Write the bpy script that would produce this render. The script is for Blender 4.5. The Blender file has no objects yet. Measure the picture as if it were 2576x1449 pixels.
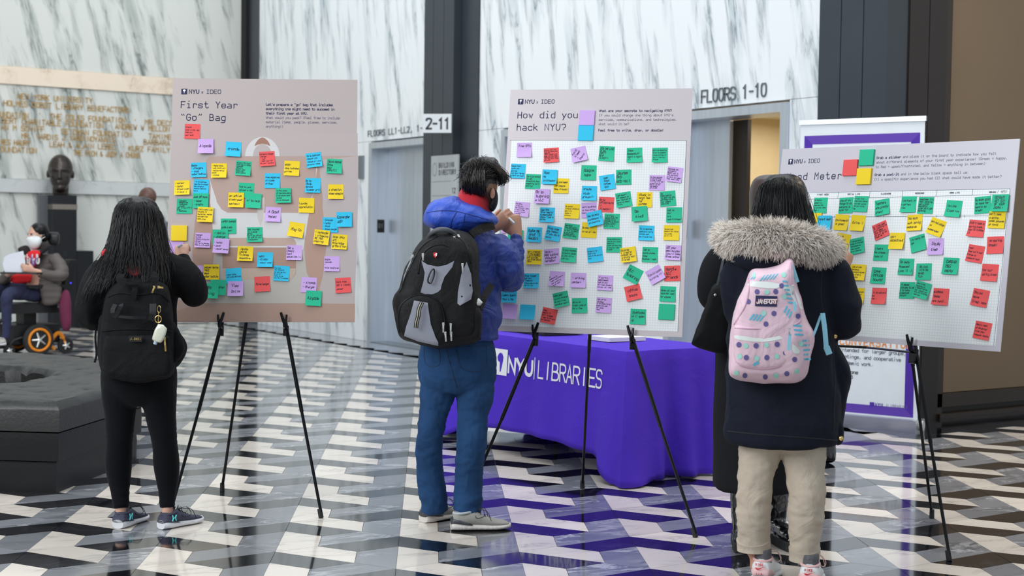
import bpy, bmesh, math, random
from mathutils import Vector, Matrix, noise
# ---------------------------------------------------------------- camera model (pixels of the 2576 x 1449 frame)
FPX, HOR, ROLL, CAMH = 3497.6, 581.4, 0.0136, 1.40
PITCH = math.atan2(724.5-HOR, FPX)
YAW = math.pi/2-0.5812            # the room's axes follow its walls; the camera looks across them
CY, SY = math.cos(YAW), math.sin(YAW)
def W(x, y, z=0.0):               # x right of the camera, y ahead of it, z up -> room coordinates
    return Vector((x*CY-y*SY, x*SY+y*CY, z))
def ray(px, py):
    dx, dy = px-1288, py-724.5
    a = (dx*math.cos(ROLL)+dy*math.sin(ROLL))/FPX; b = (-dx*math.sin(ROLL)+dy*math.cos(ROLL))/FPX
    return (a, math.cos(PITCH)-b*math.sin(PITCH), -math.sin(PITCH)-b*math.cos(PITCH))
def PT(px, py, d):                # point seen at (px,py), d metres ahead
    r = ray(px, py); k = d/r[1]; return W(r[0]*k, d, CAMH+r[2]*k)
def FP(px, py, z=0.0):            # point seen at (px,py) at height z
    r = ray(px, py); k = (z-CAMH)/r[2]; return W(r[0]*k, r[1]*k, z)
def PL(px, py, o, n):             # point seen at (px,py) on a plane
    r = ray(px, py); d = W(*r); c = Vector((0, 0, CAMH)); k = (o-c).dot(n)/d.dot(n); return c+d*k
VX, VY, VZ = W(1, 0), W(0, 1), Vector((0, 0, 1))
S = bpy.context.scene; COL = S.collection
# ---------------------------------------------------------------- camera, world, lights, exposure
cam = bpy.data.cameras.new('camera'); co = bpy.data.objects.new('camera', cam); COL.objects.link(co)
cam.sensor_width = 36; cam.lens = 36*FPX/2576; cam.clip_start = 0.1; cam.clip_end = 200
co.location = (0, 0, CAMH)
co.rotation_euler = (Matrix.Rotation(YAW, 3, 'Z')@Matrix.Rotation(math.pi/2-PITCH, 3, 'X')@Matrix.Rotation(ROLL, 3, 'Z')).to_euler()
cam.dof.use_dof = True; cam.dof.focus_distance = 6.5; cam.dof.aperture_fstop = 3.4
S.camera = co
wd = bpy.data.worlds.new('atrium_daylight'); S.world = wd; wd.use_nodes = True
bgn = wd.node_tree.nodes['Background']; bgn.inputs[0].default_value = (0.80, 0.90, 1.0, 1); bgn.inputs[1].default_value = 0.62
def area(name, loc, target, sx, sy, power, col):
    l = bpy.data.lights.new(name, 'AREA'); l.shape = 'RECTANGLE'; l.size = sx; l.size_y = sy; l.energy = power; l.color = col
    o = bpy.data.objects.new(name, l); COL.objects.link(o); o.location = loc
    o.rotation_euler = (Vector(target)-Vector(loc)).to_track_quat('-Z', 'Y').to_euler(); return o
area('window_daylight', W(-7.5, 1.0, 5.5), W(-0.5, 13, 1.5), 7, 5, 820, (0.95, 0.98, 1.0))
area('added_wall_fill', Vector((-15.0, 4.6, 7.5)), Vector((-15.0, 8.0, 2.6)), 10, 0.8, 125, (0.94, 0.98, 1.0))  # added lamp, no fitting seen there; brightens the elevator wall
area('skylight', W(0.0, 8.5, 12), W(0.0, 9.0, 0), 12, 12, 1100, (0.95, 0.98, 1.0))
area('warm_downlight', W(4.6, 8.0, 4.6), W(3.6, 8.2, 0), 1.6, 1.6, 75, (1.0, 0.80, 0.58))
vs = S.view_settings; vs.view_transform = 'Standard'; vs.look = 'None'; vs.exposure = 0.0; vs.gamma = 1.0; vs.use_curve_mapping = False
# ---------------------------------------------------------------- object helpers
def bmnew(): return bmesh.new()
def link(o): COL.objects.link(o); return o
def wloc(o):
    v = Vector((0, 0, 0))
    while o is not None: v = v+o.location; o = o.parent
    return v
def obj(name, bm, mat, parent=None, loc=None, smooth=None):
    """link a bmesh given in room coordinates as ONE object; loc = its own origin"""
    me = bpy.data.meshes.new(name)
    if parent is not None: base = wloc(parent)
    base2 = Vector(loc) if loc is not None else (wloc(parent) if parent is not None else None)
    if base2 is None:
        xs = [v.co for v in bm.verts]
        base2 = Vector((sum(c.x for c in xs)/len(xs), sum(c.y for c in xs)/len(xs), min(c.z for c in xs)))
    bmesh.ops.translate(bm, verts=bm.verts, vec=-base2)
    bm.to_mesh(me); bm.free()
    for m in (mat if isinstance(mat, (list, tuple)) else [mat]): me.materials.append(m)
    o = bpy.data.objects.new(name, me); link(o)
    if parent is not None: o.parent = parent; o.location = base2-base
    else: o.location = base2
    if smooth is not None:
        for p in me.polygons: p.use_smooth = True
        if smooth < 180: me.set_sharp_from_angle(angle=math.radians(smooth))
    return o
def tag(o, label=None, cat=None, group=None, kind=None):
    if label: o['label'] = label
    if cat: o['category'] = cat
    if group: o['group'] = group
    if kind: o['kind'] = kind
    return o
def thing(name, loc, label, cat, group=None):
    o = bpy.data.objects.new(name, None); o.empty_display_size = 0.1; link(o); o.location = loc
    return tag(o, label, cat, group)
def addface(bm, pts, mi=0):
    f = bm.faces.new([bm.verts.new(p) for p in pts]); f.material_index = mi; return f
def box(bm, o, ax, ay, az, mi=0):
    """box from corner o and three edge vectors"""
    o, ax, ay, az = Vector(o), Vector(ax), Vector(ay), Vector(az)
    if ax.cross(ay).dot(az) < 0: ax, ay = ay, ax
    v = [bm.verts.new(o+ax*i+ay*j+az*k) for k in (0, 1) for j in (0, 1) for i in (0, 1)]
    for q in ((0, 2, 3, 1), (4, 5, 7, 6), (0, 1, 5, 4), (1, 3, 7, 5), (3, 2, 6, 7), (2, 0, 4, 6)):
        f = bm.faces.new([v[i] for i in q]); f.material_index = mi
def wbox(bm, x0, x1, y0, y1, z0, z1, mi=0):
    box(bm, (min(x0, x1), min(y0, y1), min(z0, z1)), (abs(x1-x0), 0, 0), (0, abs(y1-y0), 0), (0, 0, abs(z1-z0)), mi)
def bevel(bm, w, seg=2, ang=35):
    es = [e for e in bm.edges if len(e.link_faces) == 2 and e.calc_face_angle(0) > math.radians(ang)]
    bmesh.ops.bevel(bm, geom=es, offset=w, segments=seg, profile=0.5, affect='EDGES', clamp_overlap=True)
def prism(bm, pts, off, mi=0):
    """closed polygon pts extruded by vector off"""
    off = Vector(off); n = len(pts)
    a = [bm.verts.new(p) for p in pts]; b = [bm.verts.new(Vector(p)+off) for p in pts]
    fs = [bm.faces.new(a), bm.faces.new(b[::-1])]
    for i in range(n): fs.append(bm.faces.new((a[i], b[i], b[(i+1) % n], a[(i+1) % n])))
    for f in fs: f.material_index = mi
    bmesh.ops.recalc_face_normals(bm, faces=fs)
def catmull(P, n=4, closed=False):
    P = [tuple(p) for p in P]; m = len(P); out = []
    rng = range(m) if closed else range(m-1)
    for i in rng:
        if closed: p0, p1, p2, p3 = P[(i-1) % m], P[i], P[(i+1) % m], P[(i+2) % m]
        else: p0, p1, p2, p3 = P[max(i-1, 0)], P[i], P[i+1], P[min(i+2, m-1)]
        for k in range(n):
            t = k/n; out.append(tuple(0.5*(2*b+(c-a)*t+(2*a-5*b+4*c-d)*t*t+(3*b-a-3*c+d)*t**3) for a, b, c, d in zip(p0, p1, p2, p3)))
    if not closed: out.append(P[-1])
    return out
def tube(bm, pts, rad, seg=12, ref=None, mi=0, sub=3, cap=True, expo=2.0):
    """swept tube; pts Vectors, rad = r or (a,b) per point: a along ref side axis, b the other"""
    R = [(r, r) if not isinstance(r, (tuple, list)) else r for r in (rad if isinstance(rad, (list, tuple)) and len(rad) == len(pts) else [rad]*len(pts))]
    data = [tuple(p)+tuple(r) for p, r in zip(pts, R)]
    if sub > 1 and len(pts) > 2: data = catmull(data, sub)
    P = [Vector(d[:3]) for d in data]; n = len(P); rings = []; side = None
    for i in range(n):
        t = (P[min(i+1, n-1)]-P[max(i-1, 0)])
        if t.length < 1e-9: t = Vector((0, 0, 1))
        t.normalize()
        s0 = Vector(ref) if ref is not None else (side if side is not None else (VX if abs(t.dot(VX)) < 0.9 else VY))
        side = (s0-t*s0.dot(t)).normalized(); up = t.cross(side)
        a, b = max(data[i][3], 1e-4), max(data[i][4], 1e-4); ring = []
        for k in range(seg):
            an = 2*math.pi*k/seg; c, s = math.cos(an), math.sin(an)
            c = math.copysign(abs(c)**(2/expo), c); s = math.copysign(abs(s)**(2/expo), s)
            ring.append(bm.verts.new(P[i]+side*(a*c)+up*(b*s)))
        rings.append(ring)
    for i in range(n-1):
        for k in range(seg):
            f = bm.faces.new((rings[i][k], rings[i][(k+1) % seg], rings[i+1][(k+1) % seg], rings[i+1][k])); f.material_index = mi
    if cap:
        f = bm.faces.new(rings[0][::-1]); f.material_index = mi
        f = bm.faces.new(rings[-1]); f.material_index = mi
    return rings
def hloft(bm, secs, seg=28, sub=4, expo=2.0, cap=True):
    """body loft: secs = (px, py, half width px, d, half depth m[, exponent]) ; rings are level"""
    data = catmull([tuple(s[:5]) for s in secs], sub) if sub > 1 else secs
    rings = []
    for px, py, hw, d, hd in data:
        c = PT(px, py, d); a = hw*d/FPX; ring = []
        for k in range(seg):
            an = 2*math.pi*k/seg; cc, ss = math.cos(an), math.sin(an)
            cc = math.copysign(abs(cc)**(2/expo), cc); ss = math.copysign(abs(ss)**(2/expo), ss)
            ring.append(bm.verts.new(c+VX*(a*cc)+VY*(hd*ss)))
        rings.append(ring)
    for i in range(len(rings)-1):
        for k in range(seg): bm.faces.new((rings[i][k], rings[i][(k+1) % seg], rings[i+1][(k+1) % seg], rings[i+1][k]))
    if cap: bm.faces.new(rings[0][::-1]); bm.faces.new(rings[-1])
    return rings
def ball(bm, c, rx, ry, rz, rot=None, seg=20, rings=12, mi=0):
    r = bmesh.ops.create_uvsphere(bm, u_segments=seg, v_segments=rings, radius=1.0)
    m = Matrix.Rotation(YAW, 4, 'Z')@(rot or Matrix.Identity(4))@Matrix.Diagonal((rx, ry, rz, 1))
    for v in r['verts']: v.co = (m@v.co)+Vector(c)
    for v in r['verts']:
        for f in v.link_faces: f.material_index = mi
def remesh(bm, voxel, smooth=3, dec=None):
    """fuse overlapping closed shapes into one continuous surface"""
    bmesh.ops.recalc_face_normals(bm, faces=bm.faces)
    me = bpy.data.meshes.new('tmp'); bm.to_mesh(me); bm.free()
    o = bpy.data.objects.new('tmp', me); link(o)
    m = o.modifiers.new('r', 'REMESH'); m.mode = 'VOXEL'; m.voxel_size = voxel; m.adaptivity = 0
    if smooth: s = o.modifiers.new('s', 'SMOOTH'); s.factor = 0.6; s.iterations = smooth
    dg = bpy.context.evaluated_depsgraph_get(); me2 = bpy.data.meshes.new_from_object(o.evaluated_get(dg))
    out = bmesh.new(); out.from_mesh(me2)
    bpy.data.objects.remove(o); bpy.data.meshes.remove(me); bpy.data.meshes.remove(me2)
    return out
def wrinkle(bm, amp, scale=(6, 6, 6), seed=0, f=None, ridged=True):
    bm.normal_update()
    mv = []
    for v in bm.verts:
        p = Vector((v.co.x*scale[0], v.co.y*scale[1], v.co.z*scale[2]))+Vector((seed*7.3, seed*3.1, 0))
        n = noise.noise(p); n2 = noise.noise(p*2.3)
        h = ((1-abs(n)*2.2)*0.8+0.35*n2) if ridged else n+0.4*n2
        k = f(v.co) if f else 1
        mv.append(v.normal*(amp*h*k))
    for v, d in zip(bm.verts, mv): v.co += d
# ---------------------------------------------------------------- materials
MATS = {}
def srgb(r, g, b):
    def c(x): x /= 255; return x/12.92 if x <= 0.04045 else ((x+0.055)/1.055)**2.4
    return (c(r), c(g), c(b), 1)
def mat(name, rgb, rough=0.6, metal=0, bump=0, bscale=200, var=0, vscale=8, coat=0, spec=0.5, sheen=0, stretch=None, emit=0, fold=0, fscale=9):
    if name in MATS: return MATS[name]
    m = bpy.data.materials.new(name); MATS[name] = m; m.use_nodes = True
    nt = m.node_tree; b = nt.nodes['Principled BSDF']; c = srgb(*rgb)
    b.inputs['Base Color'].default_value = c; b.inputs['Roughness'].default_value = rough; b.inputs['Metallic'].default_value = metal
    b.inputs['Specular IOR Level'].default_value = spec
    if coat: b.inputs['Coat Weight'].default_value = coat; b.inputs['Coat Roughness'].default_value = 0.1
    if sheen: b.inputs['Sheen Weight'].default_value = sheen; b.inputs['Sheen Roughness'].default_value = 0.5
    if emit: b.inputs['Emission Color'].default_value = c; b.inputs['Emission Strength'].default_value = emit
    tc = nt.nodes.new('ShaderNodeTexCoord'); src = tc.outputs['Object']
    if stretch:
        mp = nt.nodes.new('ShaderNodeMapping'); mp.inputs['Scale'].default_value = stretch; nt.links.new(src, mp.inputs[0]); src = mp.outputs[0]
    nz = nt.nodes.new('ShaderNodeTexNoise'); nz.inputs['Scale'].default_value = vscale; nz.inputs['Detail'].default_value = 5; nt.links.new(src, nz.inputs[0])
    v = var if var else 0.06
    mx = nt.nodes.new('ShaderNodeMix'); mx.data_type = 'RGBA'
    mx.inputs[6].default_value = tuple(x*(1-v) for x in c[:3])+(1,); mx.inputs[7].default_value = tuple(min(1, x*(1+v)) for x in c[:3])+(1,)
    nt.links.new(nz.outputs[0], mx.inputs[0]); nt.links.new(mx.outputs[2], b.inputs['Base Color'])
    if bump:
        n2 = nt.nodes.new('ShaderNodeTexNoise'); n2.inputs['Scale'].default_value = bscale; n2.inputs['Detail'].default_value = 2; nt.links.new(src, n2.inputs[0])
        bp = nt.nodes.new('ShaderNodeBump'); bp.inputs['Strength'].default_value = bump; bp.inputs['Distance'].default_value = 0.004
        nt.links.new(n2.outputs[0], bp.inputs['Height']); nt.links.new(bp.outputs[0], b.inputs['Normal'])
    if fold:
        n3 = nt.nodes.new('ShaderNodeTexNoise'); n3.inputs['Scale'].default_value = fscale; n3.inputs['Detail'].default_value = 3; n3.inputs['Distortion'].default_value = 1.6; nt.links.new(src, n3.inputs[0])
        b3 = nt.nodes.new('ShaderNodeBump'); b3.inputs['Strength'].default_value = fold; b3.inputs['Distance'].default_value = 0.03; nt.links.new(n3.outputs[0], b3.inputs['Height'])
        if bump: nt.links.new(bp.outputs[0], b3.inputs['Normal'])
        nt.links.new(b3.outputs[0], b.inputs['Normal'])
    return m
def marble(name, base, vein, vein2, rough, scale=1.0, stretch=(1, 1, 0.35), amount=0.5, rnd=False, coat=0.0, tilt=(0, 0.25, 0.2), lo=0.46, hi=0.62):
    if name in MATS: return MATS[name]
    m = bpy.data.materials.new(name); MATS[name] = m; m.use_nodes = True; nt = m.node_tree; N = nt.nodes; L = nt.links
    b = N['Principled BSDF']; b.inputs['Roughness'].default_value = rough
    if coat: b.inputs['Coat Weight'].default_value = coat; b.inputs['Coat Roughness'].default_value = 0.05
    if rnd:
        tc = N.new('ShaderNodeTexCoord'); oi = N.new('ShaderNodeObjectInfo'); vm = N.new('ShaderNodeVectorMath'); vm.operation = 'MULTIPLY_ADD'
        cb = N.new('ShaderNodeCombineXYZ')
        for i in range(3): L.new(oi.outputs['Random'], cb.inputs[i])
        L.new(cb.outputs[0], vm.inputs[0]); vm.inputs[1].default_value = (37, 91, 53); L.new(tc.outputs['Object'], vm.inputs[2]); src = vm.outputs[0]
    else:
        ge = N.new('ShaderNodeNewGeometry'); src = ge.outputs['Position']
    mp = N.new('ShaderNodeMapping'); mp0 = N.new('ShaderNodeMapping'); mp0.inputs['Rotation'].default_value = tilt; L.new(src, mp0.inputs[0]); mp.inputs['Scale'].default_value = tuple(s*scale for s in stretch); L.new(mp0.outputs[0], mp.inputs[0])
    w = N.new('ShaderNodeTexNoise'); w.inputs['Scale'].default_value = 1.2; w.inputs['Detail'].default_value = 3; L.new(mp.outputs[0], w.inputs[0])
    ad = N.new('ShaderNodeMix'); ad.data_type = 'RGBA'; ad.blend_type = 'ADD'; ad.inputs[0].default_value = 0.35; L.new(mp.outputs[0], ad.inputs[6]); L.new(w.outputs['Color'], ad.inputs[7])
    def layer(sc, det, a, bb, seedoff):
        mo = N.new('ShaderNodeVectorMath'); mo.operation = 'ADD'; mo.inputs[1].default_value = (seedoff, seedoff*2, 0); L.new(ad.outputs[2], mo.inputs[0])
        n = N.new('ShaderNodeTexNoise'); n.inputs['Scale'].default_value = sc; n.inputs['Detail'].default_value = det; n.inputs['Roughness'].default_value = 0.62; n.inputs['Distortion'].default_value = 0.5
        L.new(mo.outputs[0], n.inputs[0])
        s = N.new('ShaderNodeMath'); s.operation = 'SUBTRACT'; s.inputs[1].default_value = 0.5; L.new(n.outputs[0], s.inputs[0])
        ab = N.new('ShaderNodeMath'); ab.operation = 'ABSOLUTE'; L.new(s.outputs[0], ab.inputs[0])
        r = N.new('ShaderNodeMapRange'); r.inputs[1].default_value = a; r.inputs[2].default_value = bb; r.inputs[3].default_value = 1; r.inputs[4].default_value = 0; L.new(ab.outputs[0], r.inputs[0])
        return r.outputs[0]
    v1 = layer(2.6, 7, 0.0, 0.045, 3.1)
    blot = N.new('ShaderNodeTexNoise'); blot.inputs['Scale'].default_value = 2.2; blot.inputs['Detail'].default_value = 6; L.new(ad.outputs[2], blot.inputs[0])
    br = N.new('ShaderNodeMapRange'); br.inputs[1].default_value = lo; br.inputs[2].default_value = hi; L.new(blot.outputs[0], br.inputs[0])
    mu = N.new('ShaderNodeMath'); mu.operation = 'MULTIPLY'; L.new(v1, mu.inputs[0]); L.new(br.outputs[0], mu.inputs[1])
    m1 = N.new('ShaderNodeMix'); m1.data_type = 'RGBA'; m1.inputs[6].default_value = srgb(*base); m1.inputs[7].default_value = srgb(*vein2)
    s1 = N.new('ShaderNodeMath'); s1.operation = 'MULTIPLY'; s1.inputs[1].default_value = amount; L.new(br.outputs[0], s1.inputs[0]); L.new(s1.outputs[0], m1.inputs[0])
    m2 = N.new('ShaderNodeMix'); m2.data_type = 'RGBA'; m2.inputs[7].default_value = srgb(*vein); L.new(m1.outputs[2], m2.inputs[6])
    s2 = N.new('ShaderNodeMath'); s2.operation = 'MULTIPLY'; s2.inputs[1].default_value = min(1, amount*1.5); L.new(mu.outputs[0], s2.inputs[0]); L.new(s2.outputs[0], m2.inputs[0])
    out = m2.outputs[2]
    if rnd:
        hs = N.new('ShaderNodeHueSaturation'); mr = N.new('ShaderNodeMapRange'); mr.inputs[3].default_value = 0.82; mr.inputs[4].default_value = 1.14
        L.new(oi.outputs['Random'], mr.inputs[0]); L.new(mr.outputs[0], hs.inputs['Value']); L.new(out, hs.inputs['Color']); out = hs.outputs[0]
    L.new(out, b.inputs['Base Color'])
    return m
def ink(rgb): return mat('print_%d_%d_%d' % rgb, rgb, 0.7, var=0.01)
# ---------------------------------------------------------------- stroke lettering: x 0-8 (half units), y 0 descender, 2 baseline, 6 x-height, 8 capital
GL = {'A':'12 48 72/24 64','B':'12 18/~18 68 65 15/~15 75 72 12','C':'~77 68 18 12 62 73','D':'12 18/~18 78 72 12','E':'78 18 12 72/15 65','F':'78 18 12/15 65','G':'~77 68 18 12 72 75/45 75','H':'18 12/78 72/15 75','I':'48 42/28 68/22 62','J':'~68 62 12 14','K':'18 12/78 15/35 72','L':'18 12 72','M':'12 18 45 78 72','N':'12 18 72 78','O':'~48 78 72 12 18 48','P':'12 18/~18 78 74 14','Q':'~48 78 72 12 18 48/54 71','R':'12 18/~18 78 75 15/45 72','S':'~77 68 18 15 75 72 12 13','T':'18 78/48 42','U':'~18 12 72 78','V':'18 42 78','W':'18 32 46 52 78','X':'18 72/12 78','Y':'18 45 78/45 42','Z':'18 78 12 72',
'a':'~26 76 72/~74 14 12 72','b':'18 12/~15 16 76 72 12 13','c':'~75 76 16 12 72 73','d':'78 72/~75 76 16 12 72 73','e':'14 74/~74 76 16 12 62 73','f':'~78 48 42/16 66','g':'~75 76 16 12 72 73/~76 70 10','h':'18 12/~15 16 76 72','i':'26 46 42/22 62/.48','j':'~56 50 10/.58','k':'18 12/66 14/34 72','l':'28 48 42/22 62','m':'12 16/~15 16 46 42/~45 46 76 72','n':'12 16/~15 16 76 72','o':'~46 76 72 12 16 46','p':'16 10/~15 16 76 72 12 13','q':'76 70/~75 76 16 12 72 73','r':'22 26/~24 26 76 75','s':'~75 76 16 14 74 72 12 13','t':'~38 32 72 73/16 66','u':'~16 12 72 73/76 72','v':'16 42 76','w':'16 32 45 52 76','x':'16 72/12 76','y':'16 42/76 20','z':'16 76 12 72',
'0':'~48 78 72 12 18 48','1':'27 48 42','2':'~17 18 78 76 12/12 72','3':'~17 18 78 75 45/~45 75 72 12 13','4':'62 68 14 74','5':'68 18 15/~15 16 76 72 12 13','6':'~68 18 12 72 75 15','7':'18 78 32','8':'~48 78 75 15 18 48/~45 75 72 12 15 45','9':'~75 15 18 78 72 22',
'.':'.42',',':'43 31','!':'48 44/.42','?':'~17 18 78 75 44/.42',"'":'48 46','<':'76 14 72','>':'16 74 12','-':'25 65','(':'~68 38 32 62',')':'~28 58 52 22',':':'.42/.45','/':'12 78','=':'14 74/16 76','+':'44 47/25 65','|':'48 41','&':'~72 27 58 13 52 74','x_':'16 72/12 76','*':'.45','$':'~77 68 18 15 75 72 12 13/48 41','@':'~46 76 72 12 16 46/.44','\u201c':'37 28/67 58','\u201d':'38 27/68 57','~':'~14 36 54 76','\u2019':'48 46','#':'22 38/52 68/14 74/16 76','^':'16 48 76'}
for ch in ('I', 'l', 'i'): GL[ch+'s'] = '48 42' if ch != 'i' else '46 42/.48'
def chaikin(P, closed):
    for _ in range(2):
        Q = []
        n = len(P)
        if closed:
            for i in range(n-1):
                a, b = P[i], P[i+1]; Q += [(a[0]*.75+b[0]*.25, a[1]*.75+b[1]*.25), (a[0]*.25+b[0]*.75, a[1]*.25+b[1]*.75)]
            Q.append(Q[0])
        else:
            Q.append(P[0])
            for i in range(n-1):
                a, b = P[i], P[i+1]
                if i > 0: Q.append((a[0]*.75+b[0]*.25, a[1]*.75+b[1]*.25))
                if i < n-2: Q.append((a[0]*.25+b[0]*.75, a[1]*.25+b[1]*.75))
            Q.append(P[-1])
        P = Q
    return P
GC = {}
def glyph(k):
    if k not in GC:
        out = []
        for s in GL.get(k, '').split('/'):
            if not s: continue
            if s[0] == '.': out.append(('dot', [(int(s[1])/2, int(s[2])-2)])); continue
            cv = s[0] == '~'; P = [(int(q[0])/2, int(q[1])-2) for q in s.lstrip('~').split()]
            cl = P[0] == P[-1]; out.append(('cl' if cl else 'op', chaikin(P, cl) if cv else P))
        GC[k] = out
    return GC[k]
def lettering(bm, lines, u0, v0, cap, place, adv=None, lead=1.75, wt=0.11, seed=None, sans=False, center=False, slant=0, rot=0, mi=0, width=1.0):
    """lines of strokes; (u0,v0) = left end of first baseline; cap = capital height; place(u,v)->Vector"""
    rn = random.Random(seed); k = cap/6; hw = cap*wt/2; cr, sr = math.cos(rot), math.sin(rot)
    for li, line in enumerate(lines):
        cw = (adv if adv else cap*0.8)
        n = len(line); x = -n*cw/2 if center else 0.0; y = -li*cap*lead
        if seed is not None: y += rn.uniform(-.1, .1)*cap; x += rn.uniform(-.2, .2)*cap
        for ch in line:
            key = ch+'s' if sans and ch in 'Ili' else ch
            jx = jy = 0; js = 1; jr = 0
            if seed is not None: jy = rn.uniform(-.1, .1)*cap; js = rn.uniform(.85, 1.12); jr = rn.uniform(-.12, .12)
            for typ, P in (glyph(key) if ch != ' ' else []):
                Q = [((p[0]-2)*k*js*width+slant*p[1]*k+2*k*width, p[1]*k*js) for p in P]
                Q = [(q[0]+x+jx-jr*q[1], q[1]+y+jy+jr*q[0]*.5) for q in Q]
                if typ == 'dot':
                    a, b = Q[0]; r = hw*1.25; ring = [(a-r, b-r+r), (a+r, b-r+r), (a+r, b+r+r), (a-r, b+r+r)]
                    rr = [(u0+p*cr-q*sr, v0+p*sr+q*cr) for p, q in ring]; addface(bm, [place(*p) for p in rr], mi); continue
                m = len(Q); Lf = []; Rt = []
                for i in range(m):
                    if typ == 'cl':
                        a = Q[(i-1) % (m-1)]; c = Q[(i+1) % (m-1)]
                    else: a = Q[max(i-1, 0)]; c = Q[min(i+1, m-1)]
                    b = Q[i]; d1 = (b[0]-a[0], b[1]-a[1]); d2 = (c[0]-b[0], c[1]-b[1])
                    def nm(d):
                        l = math.hypot(*d); return (d[0]/l, d[1]/l) if l > 1e-9 else None
                    n1, n2 = nm(d1), nm(d2)
                    if n1 is None: n1 = n2
                    if n2 is None: n2 = n1
                    t = (n1[0]+n2[0], n1[1]+n2[1]); tl = math.hypot(*t)
                    if tl < 0.35: t = n2; sc = 1
                    else: t = (t[0]/tl, t[1]/tl); sc = min(1/max(t[0]*n2[0]+t[1]*n2[1], .4), 2.2)
                    e = 0
                    if typ == 'op' and i == 0: e = -hw*.8
                    if typ == 'op' and i == m-1: e = hw*.8
                    bx, by = b[0]+t[0]*e, b[1]+t[1]*e
                    Lf.append((bx-t[1]*hw*sc, by+t[0]*hw*sc)); Rt.append((bx+t[1]*hw*sc, by-t[0]*hw*sc))
                tr = lambda p: place(u0+p[0]*cr-p[1]*sr, v0+p[0]*sr+p[1]*cr)
                vl = [bm.verts.new(tr(p)) for p in Lf]; vr = [bm.verts.new(tr(p)) for p in Rt]
                for i in range(m-1):
                    try: f = bm.faces.new((vl[i], vr[i], vr[i+1], vl[i+1])); f.material_index = mi
                    except ValueError: pass
            x += cw*(1 if seed is None else rn.uniform(.9, 1.05))
# ================================================================ materials of the place
M_WM = marble('white_tile_marble', (226, 216, 204), (160, 154, 148), (208, 198, 188), 0.16, 3, (1, 0.4, 1), 0.35, True, 0.3)
M_GM = marble('grey_tile_marble', (126, 128, 133), (182, 183, 187), (98, 101, 107), 0.16, 3.2, (1, 0.35, 1), 0.8, True, 0.3)
M_BM = marble('black_tile_marble', (17, 18, 22), (60, 62, 68), (24, 25, 30), 0.09, 3, (1, 0.5, 1), 0.3, True, 0.4)
M_WALL = marble('wall_marble', (236, 239, 240), (96, 110, 118), (176, 188, 194), 0.25, 1.5, (1.8, 1.8, 0.26), 0.7, False, 0.15, (0.0, 0.17, 0.0), 0.49, 0.70)
M_WALL2 = marble('wall_marble_grey', (216, 217, 210), (78, 90, 88), (156, 164, 158), 0.28, 1.45, (1.8, 1.8, 0.3), 0.75, False, 0.1, (-0.26, 0.0, 0.0), 0.47, 0.66)
M_BAND = marble('warm_lit_marble', (240, 222, 200), (190, 168, 146), (226, 206, 184), 0.3, 1.3, (1, 1, 1), 0.4)  # band above the inscription: warm lamp reflection put into its cream colour
M_PALE = marble('pale_ledge_marble', (206, 208, 206), (150, 158, 160), (190, 194, 194), 0.3, 1.3, (1, 1, 1), 0.4)
M_STEEL = mat('dark_bronze_steel', (62, 68, 75), 0.42, 0.35, var=0.12, vscale=3)
M_STEELB = mat('brown_black_steel', (48, 43, 40), 0.45, 0.3, var=0.12, vscale=3)
M_GROOVE = mat('shadow_joint', (14, 15, 17), 0.8)
M_BRUSH = mat('brushed_stainless', (205, 212, 220), 0.38, 0.75, var=0.16, vscale=4, bump=0.05, bscale=60, stretch=(6, 6, 0.3))
M_BRUSHD = mat('brushed_stainless_dark', (140, 146, 152), 0.38, 0.8, var=0.14, vscale=4, stretch=(6, 6, 0.3))
M_BROWN = mat('brown_panel', (118, 101, 80), 0.7, var=0.08, vscale=1.5, bump=0.15, bscale=300)
M_DFRAME = mat('dark_wood_frame', (46, 36, 28), 0.45, var=0.2, vscale=5)
# ================================================================ setting: floor
TH = -0.0576
UD = W(math.cos(TH), -math.sin(TH)); VD = W(math.sin(TH), math.cos(TH))
O0 = W(-0.0167*CAMH, 5.1753*CAMH); TW = 0.3778*CAMH; TP = TW*2/math.sqrt(3); p6 = TP/6; w3 = TW/3
XL, YB, XC = -19.5, 8.0, -7.135       # left wall, elevator wall, corner of the elevator wall
bm = bmnew(); wbox(bm, XL-0.3, 3, -9, 17, -0.12, -0.004)
floor = tag(obj('floor', bm, mat('floor_joint', (70, 68, 66), 0.6), loc=(0, 0, 0)), kind='structure')
KIND = [('bR', [(0, 0), (2*w3, -2*p6), (w3, -3*p6), (0, -2*p6)], M_BM), ('wU', [(0, 4*p6), (w3, 3*p6), (w3, p6), (0, 0)], M_WM), ('wL', [(0, 0), (w3, p6), (2*w3, 0), (2*w3, -2*p6)], M_WM),
        ('gU', [(2*w3, 6*p6), (TW, 7*p6), (TW, 3*p6), (2*w3, 4*p6)], M_GM), ('gL', [(w3, 3*p6), (2*w3, 4*p6), (TW, 3*p6), (w3, p6)], M_GM), ('bL', [(TW, 3*p6), (TW, p6), (2*w3, 0), (w3, p6)], M_BM)]
def tile_shape(bm, poly, at, g=0.0009):
    c = (sum(p[0] for p in poly)/4, sum(p[1] for p in poly)/4); n = len(poly)
    q = []
    for p in poly:
        d = Vector((c[0]-p[0], c[1]-p[1])); l = d.length; q.append((p[0]+d.x/l*g*1.6, p[1]+d.y/l*g*1.6))
    P = [at(*p) for p in q]
    z = sum((P[i].x*P[(i+1) % n].y-P[(i+1) % n].x*P[i].y) for i in range(n))
    if z < 0: P = P[::-1]
    top = [bm.verts.new((v.x, v.y, 0)) for v in P]; bot = [bm.verts.new((v.x, v.y, -0.006)) for v in P]
    bm.faces.new(top)
    for i in range(n): bm.faces.new((top[i], bot[i], bot[(i+1) % n], top[(i+1) % n]))
tm = {}
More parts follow.
